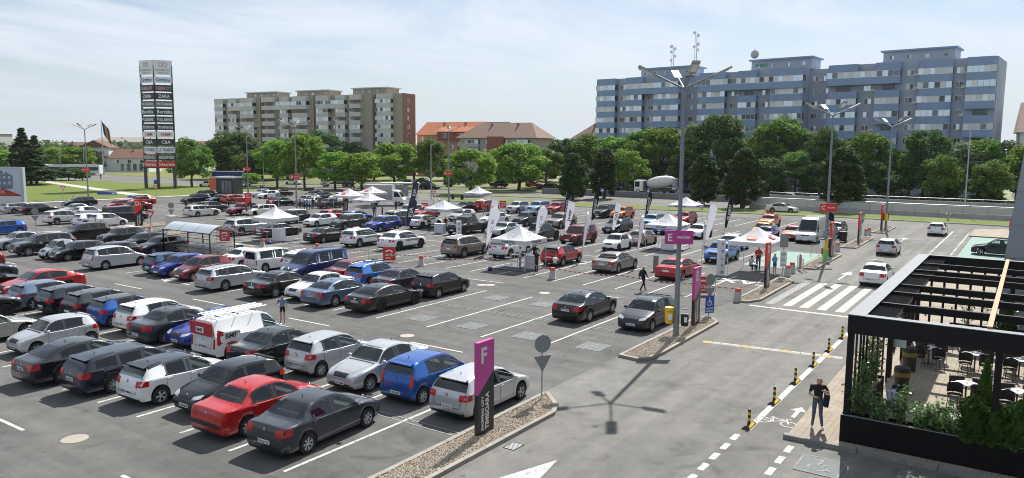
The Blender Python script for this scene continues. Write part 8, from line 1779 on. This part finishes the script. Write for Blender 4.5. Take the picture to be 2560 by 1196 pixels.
person(G(1300, 674), -40, 'man in white t-shirt, grey trousers and black cap under the ring-emblem tent', 'stand', WHT, GRYC, DGREY.diffuse_color[:3] if False else BLK, HAIRD, 1.76, group=gv, z=.06); person((49.9, 31.9), 200, 'man in black t-shirt standing behind the counter', 'akimbo', BLK, BLK, BLK, SKIN, 1.82, group=gv, z=.06, pad=1.2); person(G(1341, 684), 80, 'man in black leaning at the counter', 'hip', BLK, BLK, BLK, HAIRD, 1.72, group=gv, z=.06); person(G(1387, 672), 20, 'person in white t-shirt crouching beside the red show crossover', 'crouch', WHT, BLK, BLK, HAIRD, 1.75, group=gv)
person((58.3, 17.55), -20, 'seated woman in patterned top under the tent with red emblem', 'sit', (.42, .45, .5), NAV, WHT, HAIRD, 1.68, group=gv); person((59.4, 17.3), 200, 'heavy man in red t-shirt with folded arms', 'folded', REDC, NAV, BLK, SKIN, 1.86, group=gv, pad=1.35); person(G(1936, 688), 150, 'woman in blue top and denim shorts seen from behind', 'folded', BLUC, (.05, .08, .15), WHT, HAIRD, 1.66, shorts=True, long_=True, group=gv)
person(G(1073, 584), 210, 'person in black beside the pale counter', 'folded', BLK, BLK, BLK, HAIRD, 1.74, group=gv); person(G(1114, 580), 190, 'person in black behind the pale counter', 'stand', BLK, BLK, BLK, HAIRD, 1.74, group=gv); person(G(936, 546), 40, 'man in blue jeans standing under the angular-lettered tent', 'stand', NAV, JEAN, BLK, HAIRD, 1.78, group=gv); person(G(956, 545), 120, 'person in dark clothes at the edge of the angular-lettered tent', 'stand', BLK, BLK, BLK, HAIRD, 1.78, group=gv)
gc = 'crowd beside the grey saloon'
for i, (px, py, sh, lg, lab) in enumerate(((750, 521, KHA, BLK, 'person in khaki top at the crowd edge'), (757, 519, WHT, JEAN, 'person in white top in the crowd'), (761, 524, BLK, BLK, 'person all in black in the crowd'), (768, 524, BLUC, JEAN, 'person in light blue top in the crowd'), (774, 523, (.5, .42, .4), NAV, 'person in pink top in the crowd'), (779, 522, WHT, BLUC, 'person in white with blue trousers in the crowd'), (783, 524, BLK, JEAN, 'person in black top and jeans at the crowd edge'), (795, 521, KHA, BLK, 'tall person in brown beside the grey saloon'), (800, 522, BLK, BLK, 'person in black beside the grey saloon'))):
    person(G(px, py), random.uniform(0, 360), lab, random.choice(('stand', 'folded', 'hip')), sh, lg, BLK, HAIRD, random.uniform(1.6, 1.8), group=gc)
gf = 'people far down the car park'
for px, py, pose, hd, sh, lg, lab in ((374, 526, 'walk', -30, BLK, NAV, 'dark dressed person striding beside the D1 totem'), (185, 517, 'stand', 60, WHT, BLUC, 'person in white shirt beside the black estate'), (194, 517, 'sit', 20, (.45, .5, .6), JEAN, 'person in pale top beside the one in white shirt'), (466, 529, 'hip', 30, BLK, BLK, 'person in black behind the older white estate'), (572, 523, 'stand', 100, BLK, BLK, 'person in black by the two-tone crossover'), (252, 450, 'walk', 10, BLK, BLK, 'far walker crossing the street beyond the lawn'), (877, 483, 'stand', 90, NAV, JEAN, 'person in navy beside the B1 totem street'), (885, 483, 'stand', 90, BLK, JEAN, 'person in black beside the one in navy'), (652, 484, 'stand', 90, BLK, BLK, 'first person in black by the silver saloon near the kiosk'), (657, 484, 'stand', 80, (.05, .05, .05), BLK, 'second person in dark grey by the silver saloon'), (993, 497, 'stand', 0, BLK, NAV, 'person in black at the bus shelter'), (1001, 497, 'stand', 20, WHT, BLUC, 'person in white at the bus shelter'), (990, 530, 'stand', 40, NAV, NAV, 'person in navy beside the white loudspeaker stand'), (1187, 533, 'folded', 200, REDC, BLK, 'person in red under the tent by the verge'), (1200, 531, 'stand', 200, REDC, BLK, 'second person in red at the tent by the verge'), (1336, 533, 'stand', 40, BLUC, NAV, 'person in blue between the verge line show cars'), (1754, 526, 'hip', 200, (.1, .1, .12), BLK, 'person with pale cap behind the lettered tent'), (1211, 537, 'stand', 200, (.4, .05, .04), KHA, 'person in red top and khaki trousers beside the white flag')):
    person(G(px, py), hd, lab, pose, sh, lg, BLK, HAIRD, 1.74, group=gf)
person((27.95, 3.45), -25, 'person in white vest and dark cap seated among the laurels', 'sit', (.55, .6, .75), NAV, WHT, mat('cap_navy', (.02, .015, .05), .7), 1.75, z=.13); person((36.3, 3.55), -30, 'person in dark jacket leaning over a terrace table', 'sit', (.03, .035, .045), KHA, WHT, HAIRD, 1.8, long_=True, z=.13)
bpy.data.scenes.remove(TMP)

# ---------------------------------------------------------------- thin summer haze
hzo = struct(MB().bx(-3100, 3100, -3100, 3100, -1.1, 42).ob('haze', []), 'stuff'); hm = bpy.data.materials.new('haze'); hm.use_nodes = True; ht_ = hm.node_tree; ht_.nodes.clear()
ho = ht_.nodes.new('ShaderNodeOutputMaterial'); pv_ = ht_.nodes.new('ShaderNodeVolumePrincipled'); pv_.inputs['Color'].default_value = (.86, .91, 1, 1); pv_.inputs['Density'].default_value = .00006; pv_.inputs['Anisotropy'].default_value = .3
ht_.links.new(pv_.outputs[0], ho.inputs['Volume']); hzo.data.materials.append(hm); hzo['label'] = 'thin pale summer haze over the whole place'
